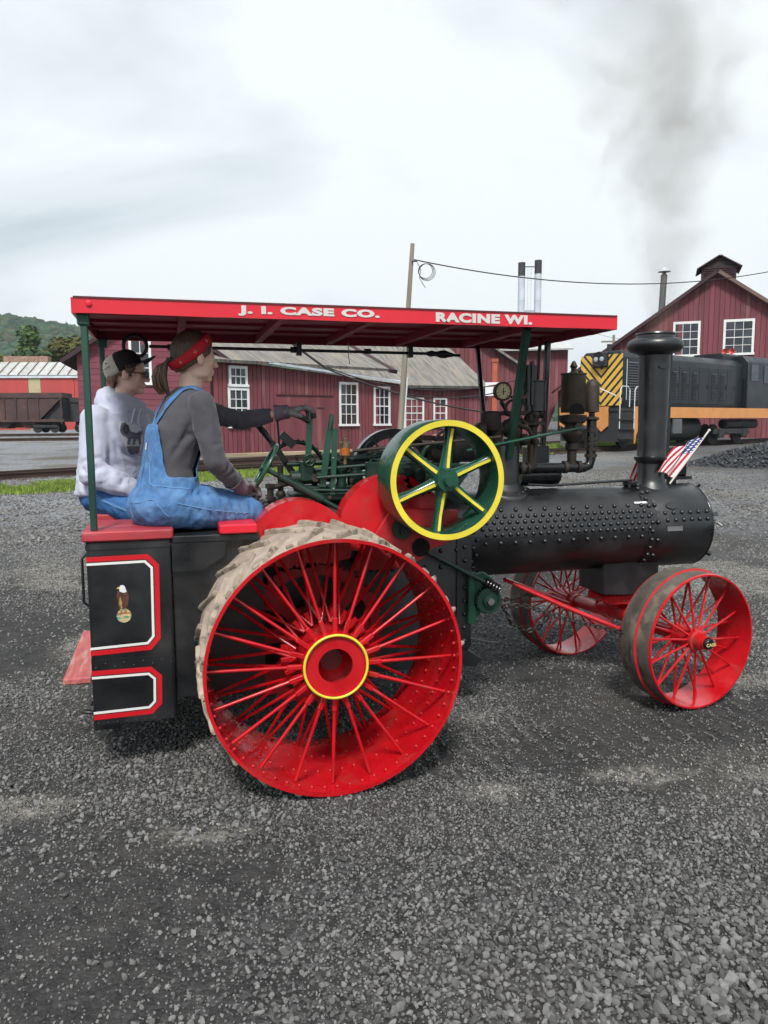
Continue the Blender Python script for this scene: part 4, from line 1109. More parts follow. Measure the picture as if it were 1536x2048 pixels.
# ---- rear wheels
RW, RR, RWW = 0.555, 0.56, 0.29
def rear_wheel(parent):
    m = MB()
    # barrel: outside muddy, lip and inside red (profile radius, y)
    prof = [(RR, -RWW), (RR, RWW), (RR - .014, RWW), (RR - .014, RWW - .03), (RR - .016, -RWW + .03), (RR - .014, -RWW)]
    m.lathe([(RR - .004, -RWW), (RR, -RWW + .012), (RR, RWW - .012), (RR - .004, RWW), (RR - .012, RWW), (RR - .012, -RWW)], (0, 0, 0), (0, 1, 0), 96, True, mis=[1, 0, 1, 1, 1, 1])
    w = m.build('rear_wheel', [MUD, RED], parent, 30)
    m = MB(); m.lathe([(RR + .001, -RWW - .003), (RR + .001, -RWW + .010), (RR - .0135, -RWW + .010), (RR - .0135, -RWW - .003)], (0, 0, 0), (0, 1, 0), 96, True)
    m.build('rim_edge', RED, w, 30)
    # hub: drum with yellow edged ring
    m = MB()
    m.lathe([(.118, -.225), (.128, -.225), (.128, .17), (.118, .17)], (0, 0, 0), (0, 1, 0), 40, True)
    m.lathe([(.076, -.238), (.130, -.238), (.130, -.222), (.076, -.222)], (0, 0, 0), (0, 1, 0), 40, True)
    m.lathe([(.118, .10), (.175, .10), (.175, .13), (.118, .13)], (0, 0, 0), (0, 1, 0), 40, True)
    m.build('hub', RED, w, 35)
    MB().lathe([(.130, -.25), (.142, -.25), (.146, -.238), (.146, -.19), (.130, -.19)], (0, 0, 0), (0, 1, 0), 48, True).build('hub_ring', RED, w, 35)
    MB().torus((0, -.249, 0), (0, 1, 0), .1385, .0062, 56, 8).build('yellow_ring', YEL, w, 60)
    MB().lathe([(0, -.02), (.035, -.02), (.04, -.01), (.04, .03), (.075, .035), (.075, .05), (.045, .06), (.045, .40), (0, .40)], (0, 0, 0), (0, 1, 0), 24).build('axle_end', mat('axle_dark_red', (.16, .012, .015), rough=.4), w)
    MB().lathe([(0, -.10), (.03, -.105), (.055, -.10), (.055, -.09), (.119, -.088), (.119, -.07), (0, -.07)], (0, 0, 0), (0, 1, 0), 32).build('hub_web', RED, w, 35); MB().box(-.06, .06, -.118, -.10, -.014, .014).build('hub_key', RED, w, 0, bevel=.004)
    # spokes: near row and far row, each with its socket
    for row, (yh, yr, n, ph) in enumerate(((-.215, -.20, 20, 0.0), (-.02, .21, 20, 0.5))):
        m = MB(); m.cyl((.15, yh, 0), (RR - .018, yr, 0), .0082, .0072, 10)
        me = m.mesh('spoke', RED, 40)
        laced = [MB().cyl((.14, yh, 0), ((RR - .018) * math.cos(d_), yr, (RR - .018) * math.sin(d_)), .0082, .0072, 10).mesh('spoke', RED, 40) for d_ in (.30, -.30)]
        sm = MB().obox((.172, yh + (yr - yh) * .07, 0), ((1, 0, 0), (0, 1, 0), (0, 0, 1)), (.036, .0105, .0105)).mesh('spoke_socket', RED, 0, bevel=.003)
        for k in range(n):
            a = 2 * math.pi * (k + ph) / n + .02
            [put('spoke', q_, w, (0, 0, 0), (0, a, 0)) for q_ in ([me] if row == 0 else laced)]; put('spoke_socket', sm, w, (0, 0, 0), (0, a, 0))
    # rivet heads inside the rim, too small to pick apart
    m = MB()
    for k in range(60):
        a = 2 * math.pi * k / 60
        for y in (-.24, -.08, .08, .24): m.ball(((RR - .017) * math.cos(a), y, (RR - .017) * math.sin(a)), .008, 6, 4)
    m.build('rim_rivets', RED_DULL, w, 60)['kind'] = 'stuff'
    # cleats: two staggered rows of slanted bars
    def cleat_mesh(sgn):
        mm = MB(); n = 6; L_ = .125
        top, bot = [], []
        for i in range(n):
            t = -1 + 2 * i / (n - 1)
            yy = t * L_; ang = sgn * t * .12
            for dw in (-1, 1):
                for hh in (0, 1):
                    wd = (.016 if hh == 0 else .009) + random.uniform(-.003, .003)
                    an = ang + dw * wd / RR; r_ = RR - .003 + (hh * (.024 + random.uniform(-.004, .004)))
                    top.append((r_ * math.cos(an), yy, r_ * math.sin(an)))
        f = []
        for i in range(n - 1):
            o = i * 4
            for a_, b_ in ((0, 1), (1, 3), (3, 2), (2, 0)): f.append((o + a_, o + b_, o + 4 + b_, o + 4 + a_))
        f += [(0, 2, 3, 1), ((n - 1) * 4, (n - 1) * 4 + 1, (n - 1) * 4 + 3, (n - 1) * 4 + 2)]
        mm.add(top, f); return mm.mesh('cleat', MUDC, 0, bevel=.004)
    for row in (0, 1):
        mm = [cleat_mesh(1 if row else -1) for _ in range(3)]
        for k in range(22):
            put('cleat', mm[k % 3], w, (0, -.145 if row == 0 else .145, 0), (0, 2 * math.pi * (k + .5 * row) / 22, random.uniform(-.03, .03)))
    mm = MB().box(RR - .003, RR + .012, -.016, .016, -.016, .016).mesh('lug_bolt', MUDC, 0, bevel=.004)
    for k in range(22):
        for y in (-.245, -.02): put('lug_bolt', mm, w, (0, y, 0), (0, 2 * math.pi * (k + .3) / 22, 0))
    return w
AX = 0.028
rw = rear_wheel(te); rw.location = (AX, -.76, RR)
rw2 = copy_tree(rw, te); rw2.location = (AX, .76, RR); rw2.rotation_euler = (0, .12, math.pi)
MB().cyl((AX, -.9, RR), (AX, .9, RR), .05, n=20).build('rear_axle', mat('axle_dark_red', (.16, .012, .015)), te)

# bull gears inside the wheels with lightening holes
def gear(parent, name, c, r, y0, y1, teeth, mat_, hub=.06, holes=0, hr=.05, tooth=.014):
    m = MB(); pts = []
    for k in range(teeth):
        for f, rr in ((0, r), (.3, r), (.45, r + tooth), (.75, r + tooth), (.95, r)):
            if f == .95: continue
            a = 2 * math.pi * (k + f) / teeth; pts.append((rr * math.cos(a), rr * math.sin(a)))
    n = len(pts)
    inner = [(r * .86 * math.cos(2 * math.pi * i / n), r * .86 * math.sin(2 * math.pi * i / n)) for i in range(n)]
    def P(p, y): return (c[0] + p[0], y, c[1] + p[1])
    vs_ = [P(p, y0) for p in pts] + [P(p, y1) for p in pts] + [P(p, y0) for p in inner] + [P(p, y1) for p in inner]
    f = []
    for i in range(n):
        j = (i + 1) % n
        f += [(i, j, n + j, n + i), (2 * n + i, 3 * n + i, 3 * n + j, 2 * n + j), (i, 2 * n + i, 2 * n + j, j), (n + i, n + j, 3 * n + j, 3 * n + i)]
    m.add(vs_, f)
    if holes:
        for k in range(holes):
            a = 2 * math.pi * k / holes
            p0 = (c[0] + hub * .8 * math.cos(a), (y0 + y1) / 2, c[1] + hub * .8 * math.sin(a)); p1 = (c[0] + r * .9 * math.cos(a), (y0 + y1) / 2, c[1] + r * .9 * math.sin(a))
            m.bar(p0, p1, hr, (y1 - y0) * .6)
    m.lathe([(0, y0 - .01), (hub, y0 - .01), (hub, y1 + .01), (0, y1 + .01)], (c[0], 0, c[1]), (0, 1, 0), 24)
    return m.build(name, mat_, parent, 25)
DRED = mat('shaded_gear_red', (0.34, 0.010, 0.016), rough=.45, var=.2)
for s_ in (-1, 1):
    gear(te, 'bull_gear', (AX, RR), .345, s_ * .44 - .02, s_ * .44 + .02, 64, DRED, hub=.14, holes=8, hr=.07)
    # spring strut frame of the differential
    m = MB()
    for k in range(4):
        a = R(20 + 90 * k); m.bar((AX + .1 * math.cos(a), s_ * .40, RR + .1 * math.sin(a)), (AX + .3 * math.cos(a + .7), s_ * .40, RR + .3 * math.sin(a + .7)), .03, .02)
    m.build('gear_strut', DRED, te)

# ---- firebox, boiler, smokebox
BZ, BR = 0.957, 0.250
fb = MB()
prof = [(-.265, .34), (.265, .34), (.265, 1.0)] + [(.265 * math.cos(R(a)), .98 + .24 * math.sin(R(a))) for a in range(10, 171, 10)] + [(-.265, 1.0)]
fb.prism(prof, (-.10, 0, 0), ux=(0, 1, 0), uy=(0, 0, 1), d=(1.04, 0, 0))
fbo = fb.build('firebox', BLK, te, 40, bevel=.006)
MB().box(-.05, .9, -.2, .2, .24, .34).build('ash_pan', BLK, te, 0)
MB().box(-.055, -.02, -.22, .22, .45, 1.0).build('backhead_plate', BLK, te, 0)
MB().box(-.217, -.102, -.262, -.242, .27, 1.02).build('gap_dark_plate', BLK, te, 0); MB().box(-.217, -.102, .242, .262, .27, 1.02).build('gap_dark_plate', BLK, te, 0)  # black plates added to close the gap behind the firebox and keep it dark
MB().box(.86, .945, -.275, -.262, .36, 1.02).build('firebox_strap', BLK, fbo, 0)
boi = MB().lathe([(BR, .93), (BR, 2.14)], (0, 0, BZ), (1, 0, 0), 72).build('boiler_barrel', BLK, te, 40)
sm = MB(); sm.lathe([(BR + .004, 2.135), (BR + .006, 2.14), (BR + .006, 2.505), (BR + .001, 2.515), (BR - .006, 2.52), (0.02, 2.535)], (0, 0, BZ), (1, 0, 0), 72)
smo = sm.build('smokebox', BLK, te, 30)
MB().torus((2.516, 0, BZ), (1, 0, 0), BR - .002, .010, 72, 8).build('door_ring', BLKG, smo, 60)
for a in (20, 75, 140, 200, 260, 320): MB().bar((2.522, -(BR - .01) * math.cos(R(a)), BZ + (BR - .01) * math.sin(R(a))), (2.55, -(BR + .012) * math.cos(R(a)), BZ + (BR + .012) * math.sin(R(a))), .02, .02, side=(1, 0, 0)).build('door_dog', BLK, smo, 0)
MB().cyl((2.535, 0, BZ), (2.59, 0, BZ), .03, n=12).build('door_boss', BLK, smo)
MB().tube([(2.53, -.2, BZ + .03), (2.575, -.215, BZ + .03), (2.59, -.24, BZ + .01)], .008, 6).build('door_handle', BLK, smo)
def bp(x, ph, dr=0.0):
    return V((x, -(BR + dr) * math.cos(R(ph)), BZ + (BR + dr) * math.sin(R(ph))))
# butt strap and seams
def strap(parent, name, x0, x1, p0, p1, dr):
    m = MB(); n = 14; vs_, f = [], []
    for i in range(n + 1):
        ph = p0 + (p1 - p0) * i / n
        for x in (x0, x1):
            vs_.append(bp(x, ph, 0.0005)); vs_.append(bp(x, ph, dr))
    for i in range(n):
        o = i * 4; f += [(o + 1, o + 3, o + 7, o + 5), (o, o + 1, o + 5, o + 4), (o + 2, o + 6, o + 7, o + 3)]
    f += [(0, 2, 3, 1), (n * 4, n * 4 + 1, n * 4 + 3, n * 4 + 2)]
    m.add(vs_, f); return m.build(name, BLK, parent, 40)
strap(boi, 'butt_strap', .95, 2.10, 1, 32, .006)
strap(boi, 'joint_band', 2.07, 2.16, -179, 179, .0075)
strap(boi, 'joint_band', .935, 1.0, -179, 179, .006)
RIV = MB().lathe([(.0135, -.002), (.0135, .002), (.0105, .008), (.005, .0115), (0, .0122)], (0, 0, 0), (0, 0, 1), 10).mesh('rivet', BLK, 60)
RIVS = MB().lathe([(.009, -.002), (.009, .001), (.006, .006), (0, .008)], (0, 0, 0), (0, 0, 1), 8).mesh('rivet', BLK, 60)
def rivet(parent, p, n, me=None):
    o = put('rivet', me or RIV, parent, p); o.rotation_euler = V(n).to_track_quat('Z', 'Y').to_euler(); return o
def brivet(parent, x, ph, dr=.004):
    rivet(parent, bp(x, ph, dr), (0, -math.cos(R(ph)), math.sin(R(ph))))
for k in range(12): brivet(boi, 1.06 + k * .090, 37.5, .001)
for k in range(23):
    x = 1.02 + k * .0470
    brivet(boi, x, 28, .006); brivet(boi, x + .024, 20.5, .006); brivet(boi, x, 12.5, .006); brivet(boi, x + .024, 5, .006)
for k in range(12): brivet(boi, 1.04 + k * .090, -6, .001)
for k in range(14): brivet(boi, 2.095, -80 + k * 11.5, .0075)
for k in range(7): brivet(boi, 2.135, -60 + k * 24, .0075)
for k in range(6): brivet(smo, 2.19 + k * .058, 24, .006); brivet(smo, 2.20 + k * .056, 14, .006)
for k in range(14): brivet(boi, .962 + .022 * (k % 2), -70 + k * 10, .006)
for k in range(9):
    rivet(fbo, (.905, -.275, .40 + k * .075), (0, -1, 0))
for k in range(5):
    for j in range(3): rivet(fbo, (.50 + .09 * k, -.265, 1.0 - .09 * j), (0, -1, 0))
MB().box(-.052, .052, -.003, 0, -.014, .014).build('steel_plate', STEEL, smo, 0, loc=bp(2.245, 2.5, .008), rot=(R(-2), 0, 0))
MB().prism([(.045 * math.cos(R(a)), .024 * math.sin(R(a))) for a in range(0, 360, 20)], d=(0, -.006, 0)).build('builder_plate', BLK, smo, 0, loc=bp(2.25, 34, .007), rot=(R(-34), 0, 0))
MB().box(-.042, .042, -.002, 0, -.007, .007).build('paper_label', mat('label_white', (.6, .6, .6), rough=.5, var=.4, vscale=60), boi, 0, loc=bp(2.05, 41, .003), rot=(R(-41), 0, 0))
# dome
dm_ = MB(); dm_.lathe([(.088, 1.15), (.090, 1.215), (.088, 1.26), (.088, 1.44), (.082, 1.465), (.045, 1.48), (0, 1.482)], (1.255, 0, 0), (0, 0, 1), 40)
dome = dm_.build('steam_dome', BLK, te, 40)
m = MB(); vs_, f, n = [], [], 48
for i in range(n):
    a = 2 * math.pi * i / n
    for r_, dz in ((.150, -.004), (.150, .010), (.143, .014), (.112, .016), (.100, .026), (.089, .050)):
        y = r_ * math.sin(a); vs_.append((1.255 + r_ * math.cos(a), y, BZ + math.sqrt(BR ** 2 - min(y * y, .06)) + dz))
for i in range(n):
    for k in range(5): f.append((i * 6 + k, i * 6 + k + 1, ((i + 1) % n) * 6 + k + 1, ((i + 1) % n) * 6 + k))
m.add(vs_, f).build('dome_flange', BLK, dome, 45)
for k in range(20):
    a = 2 * math.pi * k / 20; y = .127 * math.sin(a); zz = BZ + math.sqrt(BR ** 2 - y * y)
    rivet(dome, (1.255 + .127 * math.cos(a), y, zz + .014), (0, y / BR, (zz - BZ) / BR), RIVS)
# stack
st = MB(); SX = 2.245
st.lathe([(0.1195, 1.16), (0.1106, 1.195), (0.0885, 1.225), (0.0814, 1.25), (0.0814, 1.345), (0.0956, 1.36), (0.1027, 1.37), (0.1027, 1.385), (0.0885, 1.39), (0.0850, 1.41), (0.0832, 1.44), (0.0876, 1.70), (0.0920, 2.00), (0.1106, 2.012),
          (0.1460, 2.022), (0.1628, 2.045), (0.1655, 2.066), (0.1558, 2.088), (0.1328, 2.10), (0.1133, 2.104), (0.1115, 2.118), (0.1168, 2.126), (0.1133, 2.134), (0.0885, 2.136), (0.0814, 2.12), (0.0796, 1.9), (0.0000, 1.88)], (SX, 0, 0), (0, 0, 1), 56)
sto = st.build('smokestack', BLK, te, 40)
MB().prism([(.035 * math.cos(R(a)), .014 * math.sin(R(a))) for a in range(0, 360, 20)], (SX, -.092, 1.93), d=(0, -.006, 0)).build('stack_emblem', BLK, sto, 0)
MB().box(SX + .098, SX + .126, .0, .03, 1.40, 2.03).build('stack_pipe', BLK, sto, 0)
# handrail and fittings on top of the boiler
MB().tube([(1.40, -.02, 1.235), (1.55, -.02, 1.225), (2.10, -.02, 1.245)], .008, 8).build('boiler_rod', BLK, te)
MB().lathe([(.03, 0), (.045, .02), (.045, .035), (0, .036)], (2.08, -.03, 1.20), (0, 0, 1), 20).build('filler_cap', BLKG, te)
MB().box(2.42, 2.54, .04, .20, 1.255, 1.44).build('lamp_box', BLKG, te, 0, bevel=.008); MB().box(2.46, 2.49, .08, .14, 1.15, 1.255).build('lamp_bracket', BLK, te, 0)
MB().box(2.40, 2.56, .02, .22, 1.235, 1.255).build('lamp_shelf', BLK, te, 0)

# ---- front pedestal, axle, steering
MB().prism([(1.84, .76), (1.95, .80), (2.225, .80), (2.22, .57), (2.17, .545), (1.85, .565)], (0, -.15, 0), d=(0, .30, 0)).build('pedestal', BLK, te, 0, bevel=.008)
MB().box(1.95, 2.21, -.18, .18, .795, .815).build('pedestal_flange', BLK, te, 0)
for k in range(4): rivet(te, (1.98 + k * .06, -.151, .765), (0, -1, 0), RIVS)
MB().box(1.88, 2.18, -.10, .10, .50, .55).build('bolster', RED, te, 0, bevel=.01)
FX, FY, FYAW = 2.085, .045, R(8.5)
fa = empty('front_axle', (FX, FY, 0), FYAW, te)
FR, FW = .383, .12
m = MB(); m.tube([(0, -.50, FR), (0, -.22, FR), (0, -.12, FR + .03), (0, .12, FR + .03), (0, .22, FR), (0, .50, FR)], [.038, .042, .062, .062, .042, .038], 20); m.build('axle_beam', RED, fa)
MB().prism([(-.1, .13), (.1, .13), (.06, 0), (-.06, 0)], (0, -.05, FR + .02), d=(0, .10, 0)).build('axle_yoke', RED, fa, 0, bevel=.008)
for s_ in (-1, 1): MB().box(-.05, .05, s_ * .16 - .02, s_ * .16 + .02, FR + .03, FR + .10).build('spring_seat', RED, fa, 0, bevel=.006)
MB().bar((-.1, -.13, FR + .12), (-.02, .13, FR + .12), .16, .025, side=(0, 0, 1)).build('swivel_plate', RED, fa, 0)
def front_wheel(parent):
    m = MB()
    m.lathe([(FR - .004, -FW), (FR, -FW + .01), (FR, -.018), (FR + .013, -.013), (FR + .013, .013), (FR, .018), (FR, FW - .01), (FR - .004, FW), (FR - .013, FW), (FR - .013, -FW)], (0, 0, 0), (0, 1, 0), 80, True,
            mis=[1, 0, 2, 0, 2, 0, 1, 1, 1, 1])
    w = m.build('front_wheel', [TYRE, RED, RED_DULL], parent, 30)
    m = MB(); m.lathe([(.0, -.13), (.040, -.13), (.046, -.115), (.046, -.09), (.060, -.085), (.060, .085), (.045, .09), (.045, .14), (0, .14)], (0, 0, 0), (0, 1, 0), 28); m.build('hub', RED, w, 35)
    MB().lathe([(0, -.176), (.026, -.174), (.033, -.165), (.035, -.13), (0, -.13)], (0, 0, 0), (0, 1, 0), 24).build('hub_cap', BLKG, w, 40)
    MB().lathe([(.034, -.152), (.037, -.152), (.037, -.13), (.034, -.13)], (0, 0, 0), (0, 1, 0), 24, True).build('hub_cap_band', RED, w, 40)
    for yh, yr, n, ph in ((-.065, -.055, 14, 0), (.065, .055, 14, .5)):
        me = MB().cyl((.045, yh, 0), (FR - .012, yr * .6, 0), .0068, n=8).mesh('spoke', RED, 40)
        for k in range(n): put('spoke', me, w, (0, 0, 0), (0, 2 * math.pi * (k + ph) / n + .11, 0))
    return w
fw = front_wheel(te); fw.location = (FX + .555 * math.sin(FYAW), FY - .555 * math.cos(FYAW), FR); fw.rotation_euler = (0, 0, FYAW)
fw2 = copy_tree(fw, te); fw2.location = (FX - .555 * math.sin(FYAW), FY + .555 * math.cos(FYAW), FR); fw2.rotation_euler = (0, .1, math.pi + FYAW)
tm = text_mesh('CASE', .024, .001, mat('hub_letter_cream', (.62, .52, .22), rough=.5), bold=.0006, sx=1.25)
cx = sum((v_.co.x for v_ in tm.vertices)) / max(1, len(tm.vertices))
tl = put('hub_lettering', tm, fw, (-cx, -.1785, -.010), (math.pi / 2, 0, 0))
MB().tube([(1.297, -.06, .655), (1.56, -.17, .53), (1.86, -.30, .40)], [.013, .015, .013], 10).build('axle_brace', RED, te)
MB().tube([(1.86, -.30, .40), (1.97, -.33, .365)], .022, 10).build('brace_eye', RED, te)
MB().tube([(1.297, .06, .655), (1.9, .36, .40)], .014, 10).build('axle_brace', RED, te)
CHAIN = mat('chain_iron', (.035, .030, .028), rough=.5, metal=.5, var=.3)
def chain(pts, name, pitch=.030):
    P = [V(p) for p in pts]; m = MB(); d = [0]
    for a, b in zip(P, P[1:]): d.append(d[-1] + (b - a).length)
    n = int(d[-1] / pitch)
    for k in range(n):
        s_ = (k + .5) * pitch
        i = max(j for j in range(len(d) - 1) if d[j] <= s_)
        t = (P[i + 1] - P[i]).normalized(); c_ = P[i] + t * (s_ - d[i])
        x, y, _ = frame(t); side = x if k % 2 else y
        ring = []
        for q in range(12):
            a = 2 * math.pi * q / 12
            ring.append(c_ + t * (math.cos(a) * .012 + (.008 if math.cos(a) > 0 else -.008)) + side * math.sin(a) * .010)
        m.tube(ring, .0042, 5, True)
    return m.build(name, CHAIN, te, 60)
WG = (1.022, .633)
chain([(1.06, -.31, .60), (1.25, -.33, .585), (1.50, -.40, .50), (1.95, -.50, .385)], 'steering_chain')
chain([(1.06, -.29, .615), (1.22, -.20, .60), (1.42, .05, .56), (1.85, .45, .42)], 'steering_chain')
chain([(1.12, -.31, .595), (1.17, -.30, .49), (1.27, -.30, .43), (1.34, -.31, .45), (1.39, -.35, .535)], 'slack_chain')
# worm and bracket at the firebox side
MB().prism([(.935, .775), (1.0, .79), (1.07, .745), (1.06, .70), (1.0, .66), (.99, .55), (.935, .52)], (0, -.305, 0), d=(0, .035, 0)).build('worm_bracket', GREEN, te, 0, bevel=.006)
MB().box(.915, .96, -.31, -.255, .50, .79).build('bracket_foot', GREEN, te, 0, bevel=.005)
gear(te, 'worm_gear', WG, .066, -.345, -.312, 30, DGREEN, hub=.035, tooth=.009)
m = MB(); m.lathe([(.0, 0), (.066 * .86, 0), (.066 * .86, .012), (0, .012)], (WG[0], -.338, WG[1]), (0, 1, 0), 24); m.build('gear_web', DGREEN, te)
MB().cyl((WG[0], -.375, WG[1]), (WG[0], -.33, WG[1]), .020, n=6).build('gear_nut', STEEL, te)
m = MB(); ph0 = V((1.00, -.325, .735)); ph1 = V((1.085, -.325, .685)); dd = (ph1 - ph0)
m.cyl(ph0, ph1, .018, n=14)
for k in range(5): m.torus(ph0 + dd * (k + .5) / 5, dd, .024, .007, 18, 6)
m.build('worm', BLKG, te)
MB().tube([(-.10, -.262, 1.335), (.10, -.27, 1.225)], .020, 14).build('column_collar', DGREEN, te)
MB().tube([(-.16, -.26, 1.37), (.25, -.275, 1.135), (.62, -.30, .945), (1.0, -.325, .735)], .0125, 12).build('steering_shaft', DGREEN, te)
MB().cyl((-.02, -.264, 1.29), (.12, -.268, 1.21), .024, n=14).build('column_sleeve', DGREEN, te)

# ---- gear guards, plate
def guard(name, cx, cz, r, y0, y1, a0, a1, mat_=RED):
    m = MB(); n = 40
    arc = [(cx + r * math.cos(R(a0 + (a1 - a0) * i / n)), cz + r * math.sin(R(a0 + (a1 - a0) * i / n))) for i in range(n + 1)]
    poly = arc + [(cx, cz - r * .35)] if a1 - a0 < 300 else arc
    m.prism(poly, (0, y0, 0), d=(0, .008, 0))
    for i in range(n):
        (xa, za), (xb, zb) = arc[i], arc[i + 1]
        m.add([(xa, y0, za), (xb, y0, zb), (xb, y1, zb), (xa, y1, za)], [(0, 1, 2, 3)])
    return m.build(name, mat_, te, 30)
guard('gear_guard', -.03, .975, .255, -.46, -.30, -10, 190)
guard('gear_guard', .46, 1.055, .285, -.40, -.28, -20, 200)
MB().prism([(.22, .86), (.34, 1.02), (.44, 1.17), (.80, 1.15), (.80, 1.0), (.66, .955), (.60, .90), (.50, .86)], (0, -.445, 0), d=(0, .03, 0)).build('gear_plate', RED_DULL, te, 0, bevel=.004)
MB().lathe([(0, -.03), (.05, -.03), (.05, 0), (0, 0)], (.49, -.445, 1.065), (0, 1, 0), 24).build('pivot_flange', DGREEN, te); MB().cyl((.50, -.50, 1.06), (.50, -.47, 1.06), .028, n=16).build('pivot_boss', BLK, te); MB().cyl((.50, -.52, 1.06), (.50, -.50, 1.06), .015, n=6).build('pivot_nut', BLK, te)
MB().lathe([(0, 0), (.048, 0), (.048, .004), (0, .004)], (.595, -.452, .965), (0, 1, 0), 28).build('inspection_hole', mat('hole_black', (.004, .004, .004), rough=.9), te)
gear(te, 'idler_gear', (.40, 1.03), .19, -.37, -.33, 40, DGREEN, hub=.05, holes=5)

# ---- flywheel
FLX, FLZ, FLR, FY0, FY1 = .650, 1.325, .29, -.70, -.47
fl = empty('flywheel', (FLX, 0, FLZ), 0, te)
m = MB(); m.lathe([(FLR - .002, FY0), (FLR, FY0 + .006), (FLR, FY1), (FLR - .034, FY1), (FLR - .040, FY0 + .05), (FLR - .030, FY0)], (0, 0, 0), (0, 1, 0), 96, True)
m.build('rim', GREEN, fl, 30)
MB().lathe([(FLR - .030, FY0 - .002), (FLR - .002, FY0 - .002), (FLR - .002, FY0 + .004), (FLR - .030, FY0 + .004)], (0, 0, 0), (0, 1, 0), 96, True).build('yellow_face', YEL, fl, 30)
MB().lathe([(0, -.70), (.052, -.70), (.058, -.69), (.058, -.52), (0, -.52)], (0, 0, 0), (0, 1, 0), 32).build('hub', GREEN, fl, 35)
MB().cyl((0, -.735, 0), (0, .25, 0), .026, n=20).build('crank_shaft', GREEN, fl)
m = MB(); n = 12; rows = []
for i, (x, wz, wy) in enumerate(((.045, .033, .040), (.10, .026, .032), (.18, .022, .026), (FLR - .034, .030, .034))):
    for k in range(n):
        a = 2 * math.pi * k / n; rows.append((x, -.632 + wy * math.sin(a), wz * math.cos(a)))
f = []
for i in range(3):
    for k in range(n): f.append((i * n + k, i * n + (k + 1) % n, (i + 1) * n + (k + 1) % n, (i + 1) * n + k))
m.add(rows, f); spm = m.mesh('spoke', GREEN, 60)
sy = MB().add([(.060, -.673, -.0075), (.060, -.673, .0075), (.10, -.6655, .0075), (.10, -.6655, -.0075), (.18, -.6595, .007), (.18, -.6595, -.007), (FLR - .04, -.667, .007), (FLR - .04, -.667, -.007)],
              [(0, 1, 2, 3), (3, 2, 4, 5), (5, 4, 6, 7)]).mesh('spoke_stripe', YEL, 0)
for k in range(6):
    a = -R(22 + 60 * k)
    s_ = put('spoke', spm, fl, (0, 0, 0), (0, a, 0)); put('spoke_stripe', sy, fl, (0, 0, 0), (0, a, 0))
# crank disc, connecting parts seen through the flywheel
m = MB(); m.lathe([(.185, .06), (.238, .06), (.238, .12), (.185, .12)], (.60, 0, 1.33), (0, 1, 0), 56, True)
for k in range(5):
    a = R(15 + 72 * k); m.bar((.60 + .03 * math.cos(a), .09, 1.33 + .03 * math.sin(a)), (.60 + .18 * math.cos(a), .09, 1.33 + .18 * math.sin(a)), .05, .03)
m.lathe([(0, .05), (.06, .05), (.06, .13), (0, .13)], (.60, 0, 1.33), (0, 1, 0), 24); m.build('crank_disc', BLKG, te, 35)
MB().cyl((.84, .02, 1.42), (1.16, .02, 1.42), .026, n=14).build('piston_rod', STEEL, te); MB().lathe([(0, 0), (.045, 0), (.05, .02), (.05, .09), (.03, .11), (0, .11)], (.80, .02, 1.42), (1, 0, 0), 20).build('crosshead', IRON, te)
MB().cyl((.98, .06, 1.47), (1.22, .06, 1.47), .10, n=28).build('engine_cylinder', BLK, te); MB().cyl((.93, .06, 1.47), (.98, .06, 1.47), .115, n=28).build('cylinder_head', BLK, te)
MB().box(.20, .95, .02, .12, 1.34, 1.40).build('engine_frame', BLK, te, 0, bevel=.01); MB().box(.45, .62, -.25, -.05, 1.20, 1.42).build('bearing_pedestal', DGREEN, te, 0, bevel=.02)
MB().prism([(.35, 1.28), (.95, 1.34), (.95, 1.38), (.35, 1.40)], (0, -.30, 0), d=(0, .04, 0)).build('side_frame', DGREEN, te, 0, bevel=.006)
MB().bar((.62, -.35, 1.33), (.86, -.33, 1.18), .05, .03).build('eccentric_strap', DGREEN, te, 0); MB().cyl((.30, -.20, 1.455), (1.15, -.18, 1.52), .009, n=8).build('valve_rod', IRON, te, 0)
MB().bar((.66, .0, 1.52), (1.10, .0, 1.50), .03, .03).build('guide_bar', IRON, te, 0); MB().bar((.76, -.30, 1.17), (.90, -.27, 1.33), .035, .03).build('link_bar', DGREEN, te, 0)
MB().torus((.80, -.10, 1.40), (0, 1, 0), .085, .014, 28, 8).build('eccentric_ring', DGREEN, te, 60); MB().torus((.86, -.08, 1.50), (0, 1, .2), .055, .008, 24, 6).build('valve_handwheel', BLK, te, 60)
gear(te, 'crank_pinion', (.62, 1.325), .085, -.40, -.34, 18, DGREEN, hub=.04)

# ---- motion work in front of the driver
m = MB(); m.cyl((-.02, -.12, 1.315), (.14, -.12, 1.315), .036, n=16); m.cyl((.14, -.12, 1.315), (.20, -.12, 1.315), .026, n=12); m.box(.03, .10, -.16, -.08, 1.30, 1.40); m.build('pump_body', DGREEN, te, 35, bevel=.003)
MB().cyl((.105, -.165, 1.315), (.105, -.15, 1.315), .022, n=6).build('pump_nut', IRON, te)
MB().box(-.02, .48, -.20, .05, 1.195, 1.235).build('deck_casting', DGREEN, te, 0, bevel=.008); MB().box(.02, .34, -.17, -.02, 1.235, 1.27).build('deck_casting', DGREEN, te, 0, bevel=.008)
for x, z in ((.05, 1.35), (.12, 1.36), (.22, 1.34), (.27, 1.33), (.33, 1.33)): MB().cyl((x, -.05, 1.2), (x, -.05, z), .016, n=10).build('stud', DGREEN, te)
m = MB(); m.lathe([(0, 0), (.03, 0), (.034, .02), (.026, .05), (.03, .07), (.03, .11), (.018, .12), (.018, .15)], (.25, -.14, 1.245), (0, 0, 1), 16); m.build('lubricator_stand', DGREEN, te)
